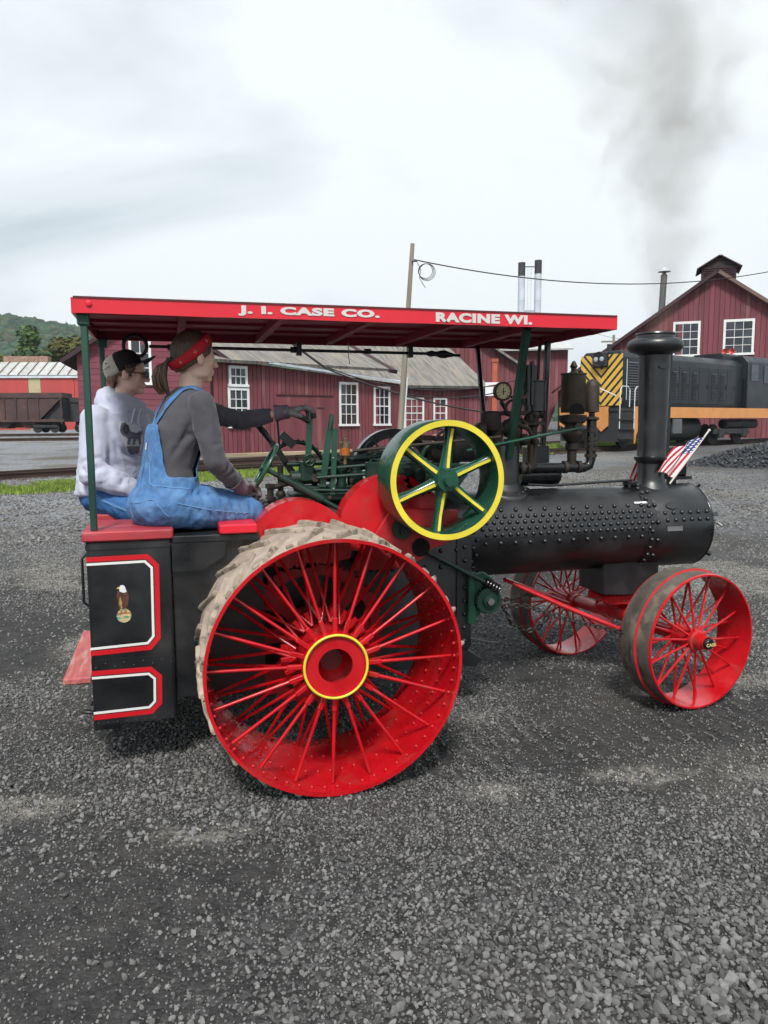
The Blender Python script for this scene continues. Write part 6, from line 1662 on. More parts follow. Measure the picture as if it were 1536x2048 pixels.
flag('second small american flag peeking out behind the smokestack', (2.375, .16, 1.42), (2.315, .16, 1.19), (-.10, .02, -.04), (-.12, .03, -.03), .012)

# ---- smoke from the stack
def smoke_material():
    m = bpy.data.materials.new('coal_smoke'); m.use_nodes = True; nt = m.node_tree; N = nt.nodes; k = nt.links.new
    N.clear(); out = N.new('ShaderNodeOutputMaterial'); pv = N.new('ShaderNodeVolumePrincipled')
    pv.inputs['Color'].default_value = (.36, .28, .215, 1); pv.inputs['Anisotropy'].default_value = .2
    tc = N.new('ShaderNodeTexCoord'); sep = N.new('ShaderNodeSeparateXYZ'); k(tc.outputs['Object'], sep.inputs[0])
    def mt(op, a, b_=None, clamp=False):
        x = N.new('ShaderNodeMath'); x.operation = op; x.use_clamp = clamp
        for i, q in enumerate((a, b_)):
            if q is None: continue
            if hasattr(q, 'links'): k(q, x.inputs[i])
            else: x.inputs[i].default_value = q
        return x.outputs[0]
    X, Y, Zs = sep.outputs
    # the axis of the plume leans and swings with height
    nz = N.new('ShaderNodeTexNoise'); nz.noise_dimensions = '1D'; nz.inputs['Scale'].default_value = .85; nz.inputs['Detail'].default_value = 1; k(mt('ADD', Zs, 3.1), nz.inputs['W'])
    swing = mt('MULTIPLY', mt('SUBTRACT', nz.outputs['Fac'], .5), mt('MULTIPLY', Zs, .42))
    ax = mt('ADD', swing, mt('SUBTRACT', mt('MULTIPLY', Zs, .20), mt('MULTIPLY', mt('MULTIPLY', Zs, Zs), .105)))
    dx, dy = mt('SUBTRACT', X, ax), mt('SUBTRACT', Y, mt('MULTIPLY', Zs, SMY))
    r = mt('SQRT', mt('ADD', mt('MULTIPLY', dx, dx), mt('MULTIPLY', dy, dy)))
    rad = mt('ADD', .10, mt('MULTIPLY', Zs, .235))
    q = mt('DIVIDE', r, rad)
    fall = mt('SUBTRACT', 1.0, q)
    n1 = N.new('ShaderNodeTexNoise'); n1.inputs['Scale'].default_value = 2.2; n1.inputs['Detail'].default_value = 6; n1.inputs['Roughness'].default_value = .55; n1.inputs['Distortion'].default_value = .6
    k(tc.outputs['Object'], n1.inputs['Vector'])
    n0 = N.new('ShaderNodeTexNoise'); n0.inputs['Scale'].default_value = .75; n0.inputs['Detail'].default_value = 2; k(tc.outputs['Object'], n0.inputs['Vector'])
    body = mt('MULTIPLY', mt('ADD', fall, mt('MULTIPLY', mt('SUBTRACT', n1.outputs['Fac'], .52), 3.4)), 1.25)
    body = mt('MAXIMUM', body, 0.0)
    body = mt('MINIMUM', body, 1.0)
    body = mt('MULTIPLY', body, mt('MAXIMUM', mt('MULTIPLY', mt('SUBTRACT', n0.outputs['Fac'], .36), 5.0), .26))
    thin = mt('DIVIDE', 1.0, mt('ADD', .42, mt('MULTIPLY', Zs, .50)))
    edge = mt('MINIMUM', mt('MULTIPLY', mt('SUBTRACT', 1.9, q), 2.0), 1.0); edge = mt('MAXIMUM', edge, 0.0)
    den = mt('MULTIPLY', mt('MULTIPLY', mt('MULTIPLY', body, thin), edge), 2.8)
    k(den, pv.inputs['Density']); k(pv.outputs[0], out.inputs['Volume'])
    return m
SMX, SMY = .015, .06
m = MB(); prof = [(.24, 0.0), (.38, .3), (1.1, 1.6), (1.8, 3.1), (2.3, 4.6)]
vs_, f, n = [], [], 20
for r_, h in prof:
    for i in range(n):
        a = 2 * math.pi * i / n; vs_.append((h * SMX + r_ * math.cos(a), h * SMY + r_ * math.sin(a), h))
for j in range(len(prof) - 1):
    for i in range(n): f.append((j * n + i, j * n + (i + 1) % n, (j + 1) * n + (i + 1) % n, (j + 1) * n + i))
f += [tuple(range(n - 1, -1, -1)), tuple(range((len(prof) - 1) * n, len(prof) * n))]
m.add(vs_, f)
smoke = m.build('smoke_plume', smoke_material(), None, 0, loc=(SX, 0, 2.10))
tag(smoke, 'thin grey smoke rising from the engine smokestack', 'smoke', kind='stuff')
# ------------------------------------------------------------------ the two people
def capsule(m, p0, p1, r0, r1, n=14):
    m.ball(p0, r0, n, 8); m.ball(p1, r1, n, 8); m.cyl(p0, p1, r0, r1, n)
def limb(m, pts, rs, n=14):
    for a, b, ra, rb in zip(pts, pts[1:], rs, rs[1:]): capsule(m, a, b, ra, rb, n)
def ellip(m, c, axes, rad, n=18, k=12):
    """ellipsoid with its own axes"""
    A = [V(a).normalized() for a in axes]; c = V(c); off = len(m.v)
    for j in range(k + 1):
        t = math.pi * j / k
        for i in range(n):
            p = 2 * math.pi * i / n
            q = c + A[0] * rad[0] * math.sin(t) * math.cos(p) + A[1] * rad[1] * math.sin(t) * math.sin(p) + A[2] * rad[2] * math.cos(t)
            m.v.append(tuple(q))
    for j in range(k):
        for i in range(n):
            i2 = (i + 1) % n
            m.f.append((off + j * n + i, off + (j + 1) * n + i, off + (j + 1) * n + i2, off + j * n + i2)); m.m.append(0)
def loft(m, rings, n=28, sq=2.4):
    """rings: (centre, right vector * half width, forward vector * half depth), super-elliptic sections"""
    off = len(m.v)
    for c, rv, fv in rings:
        c, rv, fv = V(c), V(rv), V(fv)
        for i in range(n):
            t = 2 * math.pi * i / n; ct, st_ = math.cos(t), math.sin(t)
            x = math.copysign(abs(ct) ** (2 / sq), ct); y = math.copysign(abs(st_) ** (2 / sq), st_)
            m.v.append(tuple(c + rv * x + fv * y))
    k = len(rings)
    for j in range(k - 1):
        for i in range(n): m.f.append((off + j * n + i, off + j * n + (i + 1) % n, off + (j + 1) * n + (i + 1) % n, off + (j + 1) * n + i)); m.m.append(0)
    m.f.append(tuple(off + i for i in range(n - 1, -1, -1))); m.m.append(0)
    m.f.append(tuple(off + (k - 1) * n + i for i in range(n))); m.m.append(0)
def union(m, voxel, smooth=6, fac=.5):
    """one continuous skin over overlapping closed shapes"""
    me = m.mesh('blob', [], 0)
    o = bpy.data.objects.new('blob', me); COL.objects.link(o)
    md = o.modifiers.new('r', 'REMESH'); md.mode = 'VOXEL'; md.voxel_size = voxel
    if smooth:
        s_ = o.modifiers.new('s', 'SMOOTH'); s_.factor = fac; s_.iterations = smooth
    dg = bpy.context.evaluated_depsgraph_get()
    out = bpy.data.meshes.new_from_object(o.evaluated_get(dg))
    bpy.data.objects.remove(o); bpy.data.meshes.remove(me)
    out.materials.clear()
    return out
def folds(me, amp, freq, stretch=(1, 1, 1), seed=0.0, field=None):
    nrm = [v_.normal.copy() for v_ in me.vertices]
    for v_, n_ in zip(me.vertices, nrm):
        p = v_.co; q = V((p.x * stretch[0], p.y * stretch[1], p.z * stretch[2])) * freq + V((seed, seed * 1.7, -seed))
        d = mnoise.noise(q) + .5 * mnoise.noise(q * 2.1)
        d = -abs(d) * 1.4 + .45            # sharp valleys between soft ridges
        v_.co = p + n_ * amp * d * (field(p) if field else 1)
    me.update()
def creases(me, lines):
    """press soft creases (p0, p1, depth, width) into cloth"""
    n = len(me.vertices); co = np.empty(n * 3); me.vertices.foreach_get('co', co); co = co.reshape(-1, 3)
    nr = np.empty(n * 3); me.vertices.foreach_get('normal', nr); nr = nr.reshape(-1, 3); dsp = np.zeros(n)
    for p0, p1, amp, w in lines:
        a, b = np.array(p0), np.array(p1); d = b - a; L2 = d @ d
        t = np.clip(((co - a) @ d) / L2, 0, 1); r = np.linalg.norm(co - (a + t[:, None] * d), axis=1) / w
        dsp -= amp * (1 - r * r) * np.exp(-r * r * .9) * np.sin(np.clip(t, .02, .98) * math.pi) ** .6
    co = co + nr * dsp[:, None]
    me.vertices.foreach_set('co', co.reshape(-1)); me.update()
def around(p, axis, r, a0, a1, n=3):
    x, y, _ = frame(axis); P = [V(p) + x * r * math.cos(R(a0 + (a1 - a0) * i / n)) + y * r * math.sin(R(a0 + (a1 - a0) * i / n)) for i in range(n + 1)]
    return list(zip(P, P[1:]))
def trim(me, fields):
    """keep where every field is positive, with clean edges"""
    bm = bmesh.new(); bm.from_mesh(me)
    for f in fields:
        bm.verts.ensure_lookup_table()
        val = {v_: f(v_.co) for v_ in bm.verts}
        kill = [q for q in bm.faces if sum(val[v_] for v_ in q.verts) / len(q.verts) < 0]
        bmesh.ops.delete(bm, geom=kill, context='FACES')
        for v_ in [v_ for v_ in bm.verts if v_.is_boundary]:
            fv = f(v_.co)
            if abs(fv) > .03: continue
            h = 1e-3; g = V([(f(v_.co + V(e_) * h) - fv) / h for e_ in ((1, 0, 0), (0, 1, 0), (0, 0, 1))])
            if g.length > 1e-4: 
                stp = -g * fv / g.length_squared
                if stp.length < .02: v_.co += stp
    for _ in range(4):
        new = {}
        for v_ in bm.verts:
            if v_.is_boundary:
                nb_ = [e_.other_vert(v_) for e_ in v_.link_edges if e_.is_boundary]
                if len(nb_) == 2: new[v_] = v_.co * .5 + (nb_[0].co + nb_[1].co) * .25
        for v_, c_ in new.items(): v_.co = c_
    bm.to_mesh(me); bm.free(); me.update(); return me
def finish(name, me, mt, parent, thick=0.0, smooth=True):
    me.materials.clear(); me.materials.append(mt)
    if smooth: me.polygons.foreach_set('use_smooth', [True] * len(me.polygons))
    o = put(name, me, parent)
    if thick:
        md = o.modifiers.new('thickness', 'SOLIDIFY'); md.thickness = thick; md.offset = 1
    return o
def bvh_of(me):
    return BVHTree.FromPolygons([v_.co.copy() for v_ in me.vertices], [tuple(p.vertices) for p in me.polygons])
def ribbon(name, pts, width, bvh, off, mt, parent, thick=.003, sub=6, widths=None):
    P = []
    for a, b in zip(pts, pts[1:]):
        for i in range(sub): P.append(V(a).lerp(V(b), i / sub))
    P.append(V(pts[-1])); Q, Nn = [], []
    for p in P:
        h = bvh.find_nearest(p); q, n_ = h[0], h[1]
        if (p - q).dot(n_) < 0 and (p - q).length > .03: n_ = n_
        Q.append(q + n_ * off); Nn.append(n_)
    for _ in range(3):
        Q = [Q[0]] + [(Q[i - 1] + Q[i] * 2 + Q[i + 1]) / 4 for i in range(1, len(Q) - 1)] + [Q[-1]]
    m = MB(); vs_, f = [], []
    for i, q in enumerate(Q):
        t = (Q[min(i + 1, len(Q) - 1)] - Q[max(i - 1, 0)]).normalized(); s_ = t.cross(Nn[i]).normalized(); w = (widths[min(int(i / sub), len(widths) - 1)] if widths else width) / 2
        vs_ += [q - s_ * w, q + s_ * w, q + s_ * w + Nn[i] * thick, q - s_ * w + Nn[i] * thick]
    for i in range(len(Q) - 1):
        o = i * 4
        for a, b in ((0, 1), (1, 2), (2, 3), (3, 0)): f.append((o + a, o + b, o + 4 + b, o + 4 + a))
    f += [(0, 3, 2, 1), tuple(len(vs_) - 4 + q for q in (0, 1, 2, 3))]
    return m.add(vs_, f).build(name, mt, parent, 50)
def stitch(name, pts, bvh, off, r, mt, parent, sub=6):
    P = []
    for a, b in zip(pts, pts[1:]):
        for i in range(sub): P.append(V(a).lerp(V(b), i / sub))
    P.append(V(pts[-1])); Q = []
    for p in P:
        h = bvh.find_nearest(p); Q.append(h[0] + h[1] * off)
    for _ in range(4): Q = [Q[0]] + [(Q[i - 1] + Q[i] * 2 + Q[i + 1]) / 4 for i in range(1, len(Q) - 1)] + [Q[-1]]
    return MB().tube(Q, r, 5).build(name, mt, parent, 60)
def decal(name, polys, o, ux, uy, ray, bvh, off, mt, parent, cell=.004, on=None):
    """flat print laid onto cloth: cells inside a polygon projected along 'ray'"""
    def inside(x, y, P):
        c_ = False
        for i in range(len(P)):
            (xa, ya), (xb, yb) = P[i], P[i - 1]
            if (ya > y) != (yb > y) and x < (xb - xa) * (y - ya) / (yb - ya) + xa: c_ = not c_
        return c_
    xs = [p[0] for P in polys for p in P]; ys = [p[1] for P in polys for p in P]
    idx, vs_, f = {}, [], []
    def vert(i, j):
        if (i, j) not in idx:
            p = V(o) + V(ux) * (min(xs) + i * cell) + V(uy) * (min(ys) + j * cell)
            h = bvh.ray_cast(p - V(ray) * .3, V(ray))
            if h[0] is None: return None
            idx[(i, j)] = len(vs_); vs_.append(h[0] - V(ray) * off + h[1] * off * .5)
        return idx[(i, j)]
    for i in range(int((max(xs) - min(xs)) / cell) + 1):
        for j in range(int((max(ys) - min(ys)) / cell) + 1):
            x, y = min(xs) + (i + .5) * cell, min(ys) + (j + .5) * cell
            if sum(inside(x, y, P) for P in polys) % 2:
                q = [vert(i, j), vert(i + 1, j), vert(i + 1, j + 1), vert(i, j + 1)]
                if None not in q: f.append(tuple(q))
    return MB().add(vs_, f).build(name, mt, parent, 60)

SKIN = mat('skin', (0.76, 0.52, 0.41), rough=.5, var=.08, vscale=20, col2=(.74, .43, .34), c2scale=9, c2lo=.45, c2hi=.8, bump=.06, bscale=120, bdist=.002)
SHIRT = mat('charcoal_shirt', (0.062, 0.060, 0.070), rough=.9, var=.12, vscale=8, sheen=.2, bump=.5, bscale=11, bdist=.016, bdetail=3)
DENIM = mat('washed_denim', (0.060, 0.160, 0.35), rough=.9, var=.2, vscale=22, col2=(.135, .275, .48), c2scale=10, c2lo=.42, c2hi=.78, bump=.5, bscale=24, bdist=.010, bdetail=6)
JEANS = mat('blue_jeans', (0.028, 0.105, 0.28), rough=.9, var=.2, vscale=22, col2=(.06, .17, .38), c2scale=10, c2lo=.45, c2hi=.78, bump=.5, bscale=24, bdist=.010, bdetail=6)
STITCH = mat('denim_stitch', (.13, .28, .50), rough=.9)
HOODIE = mat('pale_hoodie', (0.46, 0.49, 0.60), rough=.95, var=.06, vscale=30, sheen=.15, bump=.45, bscale=9, bdist=.02, bdetail=2, stretch=(1, 1, .6))
def hair_mat(name, c, c2):
    return mat(name, c, rough=.45, var=.35, vscale=30, stretch=(6, 6, .8), col2=c2, c2scale=18, c2lo=.48, c2hi=.7, bump=.6, bscale=60, bdist=.006)
HAIR = hair_mat('brown_hair', (.070, .043, .026), (.18, .115, .068))
HAIR2 = hair_mat('light_brown_hair', (.14, .072, .034), (.24, .14, .07))
TAILH = hair_mat('ponytail_hair', (.105, .065, .036), (.22, .15, .085))
BANDANA = mat('red_bandana', (.46, .008, .020), rough=.8, var=.08, bump=.3, bscale=30, bdist=.004)
GLOVE = mat('grey_leather_glove', (.165, .160, .155), rough=.75, var=.35, vscale=25, col2=(.06, .058, .058), c2scale=18, c2lo=.5, c2hi=.65, bump=.4, bscale=50, bdist=.004)
GLOVED = mat('dark_glove_palm', (.022, .022, .024), rough=.7, var=.3, vscale=25)
CUFF = mat('plum_cuff', (.125, .100, .130), rough=.9, var=.15, vscale=10, stretch=(14, 1, 1))

def head(m, c, F, Rt, U, sc=1.0):
    """skull, jaw, brow, nose, lips, chin, ears about the centre of the skull"""
    c = V(c); g = lambda f, r, u: c + F * f * sc + Rt * r * sc + U * u * sc
    A = (F, Rt, U)
    ellip(m, g(-.012, 0, .022), A, (.098 * sc, .076 * sc, .100 * sc))
    ellip(m, g(.022, 0, -.045), A, (.066 * sc, .060 * sc, .072 * sc))
    ellip(m, g(.050, 0, -.008), A, (.044 * sc, .056 * sc, .050 * sc))
    ellip(m, g(.066, 0, -.096), A, (.022 * sc, .026 * sc, .018 * sc))          # chin
    ellip(m, g(.073, 0, .018), A, (.016 * sc, .045 * sc, .013 * sc))            # brow
    limb(m, [g(.090, 0, .004), g(.108, 0, -.026)], [.0075 * sc, .0125 * sc], 10)  # nose
    for s_ in (-1, 1):
        ellip(m, g(.103, s_ * .011, -.029), A, (.010 * sc, .008 * sc, .007 * sc), 10, 8)
        ellip(m, g(.058, s_ * .040, -.022), A, (.022 * sc, .018 * sc, .017 * sc), 12, 8)   # cheek
        ellip(m, g(-.004, s_ * .078, -.010), (F + Rt * s_ * -.35, Rt, U), (.024 * sc, .011 * sc, .036 * sc), 12, 10)   # ear
        ellip(m, g(.010, s_ * .047, -.078), A, (.045 * sc, .014 * sc, .020 * sc), 12, 8)   # jaw line
    ellip(m, g(.087, 0, -.056), A, (.012 * sc, .022 * sc, .0065 * sc), 12, 8); ellip(m, g(.084, 0, -.069), A, (.012 * sc, .020 * sc, .0075 * sc), 12, 8)   # lips

def hand(m, wrist, palm, across, fingers, thumb, pr=.026, fr=.0095):
    """palm from wrist to knuckles and five fingers, each a bent chain rooted in the palm"""
    wrist, palm, ac = V(wrist), V(palm), V(across).normalized(); d = (palm - wrist).normalized(); nn = d.cross(ac).normalized()
    ellip(m, wrist.lerp(palm, .6), (d, ac, nn), ((palm - wrist).length * .62, .044, pr * .72), 16, 10)
    limb(m, [wrist, wrist.lerp(palm, .5)], [.027, .026], 12)
    for k, chain_ in enumerate(fingers):
        base = palm + ac * (.030 - .020 * k)
        limb(m, [base - d * .03] + [V(q) for q in chain_], [fr * 1.15, fr * 1.08, fr, fr * .92][:len(chain_) + 1], 9)
    limb(m, [V(q) for q in thumb], [fr * 1.5, fr * 1.25, fr * 1.05, fr][:len(thumb)], 9)

# ================================================================== driver in overalls
pa = tag(empty('person', (-.62, -.33, 1.135)), 'person in blue bib overalls, grey shirt and red bandana steering the engine', 'person')
OFF = V((.62, .33, -1.135))
def L_(p): return V(p) + OFF          # world to this person's frame
pa_root = empty('tmp')
F1 = V((math.cos(R(15)), math.sin(R(15)), 0)); R1 = V((F1.y, -F1.x, 0)); UP = V((0, 0, 1))
FH = V((math.cos(R(20)), math.sin(R(20)), -.08)).normalized(); RH = FH.cross(UP).normalized(); UH = RH.cross(FH).normalized()
pelv, wais, ches, shou, neck = V((-.655, -.315, 1.225)), V((-.636, -.305, 1.39)), V((-.588, -.290, 1.57)), V((-.545, -.275, 1.708)), V((-.522, -.270, 1.775))
SKH = V((-.492, -.268, 1.918))
rsh, relb, rwri = shou + R1 * .168 + V((.022, 0, -.018)), V((-.425, -.475, 1.425)), V((-.318, -.375, 1.305))
lsh, lelb, lwri = shou - R1 * .160 + V((.01, 0, -.008)), V((-.270, -.080, 1.615)), V((-.082, -.135, 1.652))
rhip, rkne, rank = pelv + R1 * .09 + V((0, 0, -.005)), V((-.262, -.285, 1.165)), V((-.235, -.105, .56))
lhip, lkne, lank = pelv - R1 * .09 + V((0, 0, -.005)), V((-.300, -.030, 1.165)), V((-.265, .03, .56))
tors = [(pelv - V((0, 0, .085)), .135, .095), (pelv, .178, .128), (pelv.lerp(wais, .5), .158, .112), (wais, .138, .098), (wais.lerp(ches, .5), .146, .104), (ches, .160, .116), (ches.lerp(shou, .6), .160, .104), (shou + V((0, 0, .02)), .130, .078), (neck, .060, .055)]
def torso(m, grow=0.0, lo=0, hi=None, depth=1.0):
    loft(m, [(c, R1 * (w + grow), F1 * (d * depth + grow)) for c, w, d in tors[lo:hi]])
def arm_r(m, g=0.0): limb(m, [rsh, rsh.lerp(relb, .5), relb, relb.lerp(rwri, .5), rwri], [.058 + g, .052 + g, .045 + g, .042 + g, .030 + g])
def arm_l(m, g=0.0): limb(m, [lsh, lsh.lerp(lelb, .5), lelb, lelb.lerp(lwri, .5), lwri], [.058 + g, .051 + g, .043 + g, .040 + g, .029 + g])
def legs_a(m, g=0.0):
    for h_, k_, a_ in ((rhip, rkne, rank), (lhip, lkne, lank)):
        limb(m, [h_, h_.lerp(k_, .5), k_, k_.lerp(a_, .5), a_], [.098 + g, .088 + g, .066 + g, .056 + g, .042 + g])
LP_, RP_ = V((.012, -.150, 1.672)), V((-.272, -.318, 1.268))
def hands_a(m, g=0.0):
    fr = .0095 + g; ac = V((0, 1, .05))
    fl_ = []
    for k in range(4):
        y = -.150 + .030 - .020 * k; ln = (1.0, 1.06, 1.0, .85)[3 - k]
        fl_.append([(.052 + .006 * ln, y - .004 * (k - 1.5), 1.683), (.092 * ln, y - .006 * (k - 1.5), 1.668), (.098 * ln, y - .006 * (k - 1.5), 1.636), (.080 * ln, y - .006 * (k - 1.5), 1.618)])
    hand(m, lwri, LP_, ac, fl_, [(-.02, -.185, 1.655), (.018, -.200, 1.640), (.048, -.192, 1.624), (.066, -.180, 1.612)], .026 + g, fr)
    d = (RP_ - rwri).normalized(); ac2 = V((.55, -.35, .75)).normalized(); ac2 = (ac2 - d * ac2.dot(d)).normalized(); nn = d.cross(ac2)
    fl2 = []
    for k in range(4):
        b = RP_ + ac2 * (.030 - .020 * k); ln = (.95, 1.05, 1.0, .82)[k]
        fl2.append([b + d * .030 * ln, b + d * .050 * ln + nn * .018, b + d * .044 * ln + nn * .044, b + d * .022 * ln + nn * .052])
    hand(m, rwri, RP_, ac2, fl2, [RP_ - d * .045 + ac2 * .03, RP_ - d * .015 + ac2 * .052 + nn * .012, RP_ + d * .018 + ac2 * .050 + nn * .028, RP_ + d * .030 + ac2 * .042 + nn * .044], .026 + g, fr)
# body: one continuous skin
m = MB(); torso(m, -.012); arm_r(m, -.010); arm_l(m, -.010); legs_a(m, -.014); head(m, SKH, FH, RH, UH); limb(m, [neck - V((.005, 0, .06)), SKH + V((-.022, 0, -.075))], [.060, .054]); hands_a(m, -.0015)
for a_, k_ in ((rank, rkne), (lank, lkne)): limb(m, [a_, a_ + V((.02, 0, -.12)), a_ + V((.14, -.01, -.145))], [.036, .038, .034])
body = union(m, .0065, 3)
body.transform(Matrix.Translation(OFF)); bo = finish('body', body, SKIN, pa)
# shirt
m = MB(); torso(m, .004); arm_r(m, .004); arm_l(m, .003)
m2 = union(m, .0085, 6)
folds(m2, .0065, 13, (1, 1, .6), 2.0, lambda p: 1.0 if p.z > 1.42 else .6)
rc = random.Random(5); cl = []
for (s_, e_, w_) in ((rsh, relb, rwri), (lsh, lelb, lwri)):
    for k in range(9):
        t = rc.uniform(-.45, .6); q = e_.lerp(s_, -t) if t < 0 else e_.lerp(w_, t); ax_d = (s_ - e_) if t < 0 else (w_ - e_); a0 = rc.uniform(0, 360)
        for p0, p1 in around(q, ax_d + V((rc.uniform(-.1, .1), rc.uniform(-.1, .1), rc.uniform(-.1, .1))), .05, a0, a0 + 130): cl.append((p0, p1, .005, .013))
for k in range(5): cl.append((rsh + V((-.04, -.02, -.06 - .02 * k)), wais + R1 * .12 - F1 * (.05 - .03 * k) + V((0, 0, .04 * k)), .005, .016))
creases(m2, [(a_, b_, d_ * 1.5, w_) for a_, b_, d_, w_ in cl])
trim(m2, [lambda p: -(p - (neck + V((.0, 0, -.012)))).dot(V((.30, .1, 1)).normalized()) if (p - neck).length < .14 else .05, lambda p: -(p - lwri.lerp(lelb, .17)).dot((lwri - lelb).normalized()) if p.x > -.3 and p.z > 1.55 else .05, lambda p: -(p - rwri.lerp(relb, .15)).dot((rwri - relb).normalized()) if p.z < 1.42 and p.x > -.42 else .05])
sb = bvh_of(m2); m2.transform(Matrix.Translation(OFF)); shirt = finish('shirt', m2, SHIRT, pa, .003)
# overalls
m = MB(); torso(m, .020, 0, 8, 1.03); legs_a(m, .012); ellip(m, pelv + V((-.02, -.0, -.01)), (F1, R1, UP), (.158, .188, .122))
m3 = union(m, .0070, 10)
folds(m3, .0065, 11, (1, 1, .55), 7.0, lambda p: 1.0 if p.z < 1.32 else .5); folds(m3, .0035, 26, (1, 1, .5), 3.0)
cc = V((-.63, -.30, 0)); rc = random.Random(8); cl = []
hipc = pelv + R1 * .16 + F1 * .06 + V((0, 0, -.01))
for k in range(9):
    a = R(-75 + 20 * k + rc.uniform(-6, 6)); d = F1 * math.cos(a) * .17 + UP * math.sin(a) * .09
    cl.append((hipc + d * .25, hipc + d * rc.uniform(.8, 1.25) + R1 * -.01, .0075, .015))
for k in range(6): cl.append((rhip.lerp(rkne, .25 + .12 * k) + V((0, -.085, .05)), rhip.lerp(rkne, .32 + .12 * k) + V((.03, -.095, -.05)), .006, .014))
for k in range(6): cl.append((cc + R1 * (.04 + .03 * k) - F1 * .13 + V((0, 0, 1.27 + .012 * k)), cc + R1 * (.10 + .02 * k) - F1 * .10 + V((0, 0, 1.17 + .02 * k)), .006, .015))
for k in range(4): cl.append((cc + R1 * (-.02 + .04 * k) - F1 * .14 + V((0, 0, 1.50)), cc + R1 * (-.01 + .045 * k) - F1 * .14 + V((0, 0, 1.30)), .0045, .014))
for p0, p1 in around(rkne + V((-.03, 0, 0)), rkne - rhip, .085, 150, 330): cl.append((p0, p1, .007, .014))
creases(m3, [(a_, b_, d_ * 1.6, w_) for a_, b_, d_, w_ in cl])
def ov_top(p):
    s_ = (p - cc).dot(R1); b_ = (p - cc).dot(F1)
    if b_ < .02: z = 1.350 + .25 * math.exp(-(abs(s_ - .02) / .122) ** 7)
    else: z = 1.350 + .22 * math.exp(-(s_ / .09) ** 6)
    return z - p.z
trim(m3, [ov_top])
ob_ = bvh_of(m3); m3.transform(Matrix.Translation(OFF)); ovr = finish('overalls', m3, DENIM, pa, .004)
def both(p): return p
def merged_bvh(*ms):
    vv_, ff = [], []
    for me in ms:
        o = len(vv_); vv_ += [v_.co.copy() - OFF for v_ in me.vertices]; ff += [tuple(i + o for i in p.vertices) for p in me.polygons]
    return BVHTree.FromPolygons(vv_, ff)
mb_ = merged_bvh(m2, m3)
def shift(o): o.location = OFF; return o
back = lambda s_, z, b=-.16: cc + R1 * s_ + F1 * b + V((.06 * (z - 1.4) / .3, 0, z))
shift(ribbon('strap', [back(.0, 1.555), back(.022, 1.62), back(.050, 1.69, -.14), back(.075, 1.755, -.08), shou + R1 * .080 + V((0, 0, .09)), shou + R1 * .085 + F1 * .09 + V((0, 0, .03)), ches + R1 * .075 + F1 * .14 + V((0, 0, .03)), ches + R1 * .07 + F1 * .15 - V((0, 0, .04))], .036, sb, .007, DENIM, ovr))
shift(ribbon('strap', [back(-.0, 1.555), back(-.03, 1.62), back(-.055, 1.69, -.14), back(-.075, 1.75, -.08), shou - R1 * .080 + V((0, 0, .09)), shou - R1 * .085 + F1 * .09 + V((0, 0, .03)), ches - R1 * .075 + F1 * .14 + V((0, 0, .03)), ches - R1 * .07 + F1 * .15 - V((0, 0, .04))], .036, sb, .007, DENIM, ovr))
shift(ribbon('label_patch', [back(.018, 1.515), back(.020, 1.49)], .016, ob_, .007, mat('patch_white', (.6, .66, .74)), ovr, .002, 3))
def side(a, z, r=.25):
    """a point off the body at angle a (0 = right side, 90 = front, -90 = back)"""
    return cc + (R1 * math.cos(R(a)) + F1 * math.sin(R(a))) * r + V((0, 0, z))
shift(stitch('seam', [side(-60, 1.50), side(-58, 1.42), side(-52, 1.36), side(-40, 1.335), side(-15, 1.325), side(10, 1.325)], ob_, .0045, .0028, STITCH, ovr))
shift(stitch('pocket_seam', [side(-78, 1.245), side(-55, 1.255), side(-34, 1.275)], ob_, .0045, .0028, STITCH, ovr)); shift(stitch('pocket_seam', [side(-78, 1.245), side(-80, 1.19), side(-76, 1.15)], ob_, .0045, .002, STITCH, ovr)); shift(stitch('pocket_seam', [side(-34, 1.275), side(-28, 1.21), side(-20, 1.165)], ob_, .0045, .002, STITCH, ovr))
shift(stitch('back_seam', [back(.0, 1.53), back(.0, 1.40), back(.0, 1.28), back(.0, 1.18)], ob_, .0045, .0022, STITCH, ovr)); shift(stitch('yoke_seam', [back(.045, 1.49), back(.02, 1.36), back(.06, 1.30)], ob_, .0045, .0018, STITCH, ovr))
shift(stitch('leg_seam', [rhip + R1 * .14 + V((0, 0, .02)), rhip.lerp(rkne, .5) + V((.0, -.14, .0)), rkne + V((0, -.12, 0))], ob_, .0045, .0022, STITCH, ovr))
# gloves
def glove(hand_fn_mesh, name, keep):
    me = hand_fn_mesh.copy(); trim(me, [keep]); me.transform(Matrix.Translation(OFF)); g_ = finish(name, me, GLOVE, pa, .0015); return g_
m = MB(); hands_a(m, .0030); gm = union(m, .0045, 2)
gm.materials.append(GLOVE)
for q in gm.polygons: q.material_index = 0
gl = glove(gm, 'glove', lambda p: .05 if p.x > -.12 else -.05); gr_ = glove(gm, 'glove', lambda p: .05 if p.x < -.15 else -.05)
for g_, dark in ((gl, lambda p: p.z < 1.655 and p.x > .035 or p.z < 1.63), (gr_, lambda p: p.z < 1.245)):
    g_.data.materials.append(GLOVED)
    for q in g_.data.polygons:
        if dark(q.center - OFF): q.material_index = 1
def cuff(p0, p1, r0, r1, par):
    m = MB(); d = V(p1) - V(p0); m.lathe([(r0, 0), (r0 * 1.03, d.length * .33), (r0 * 1.0, d.length * .36), (r0 * 1.06 + .002, d.length * .66), (r1, d.length), (r1 - .004, d.length), (r0 - .004, d.length * .4), (r0 - .005, 0)], p0, d, 24, True)
    o = m.build('gauntlet_cuff', CUFF, par, 40); o.location = OFF; return o
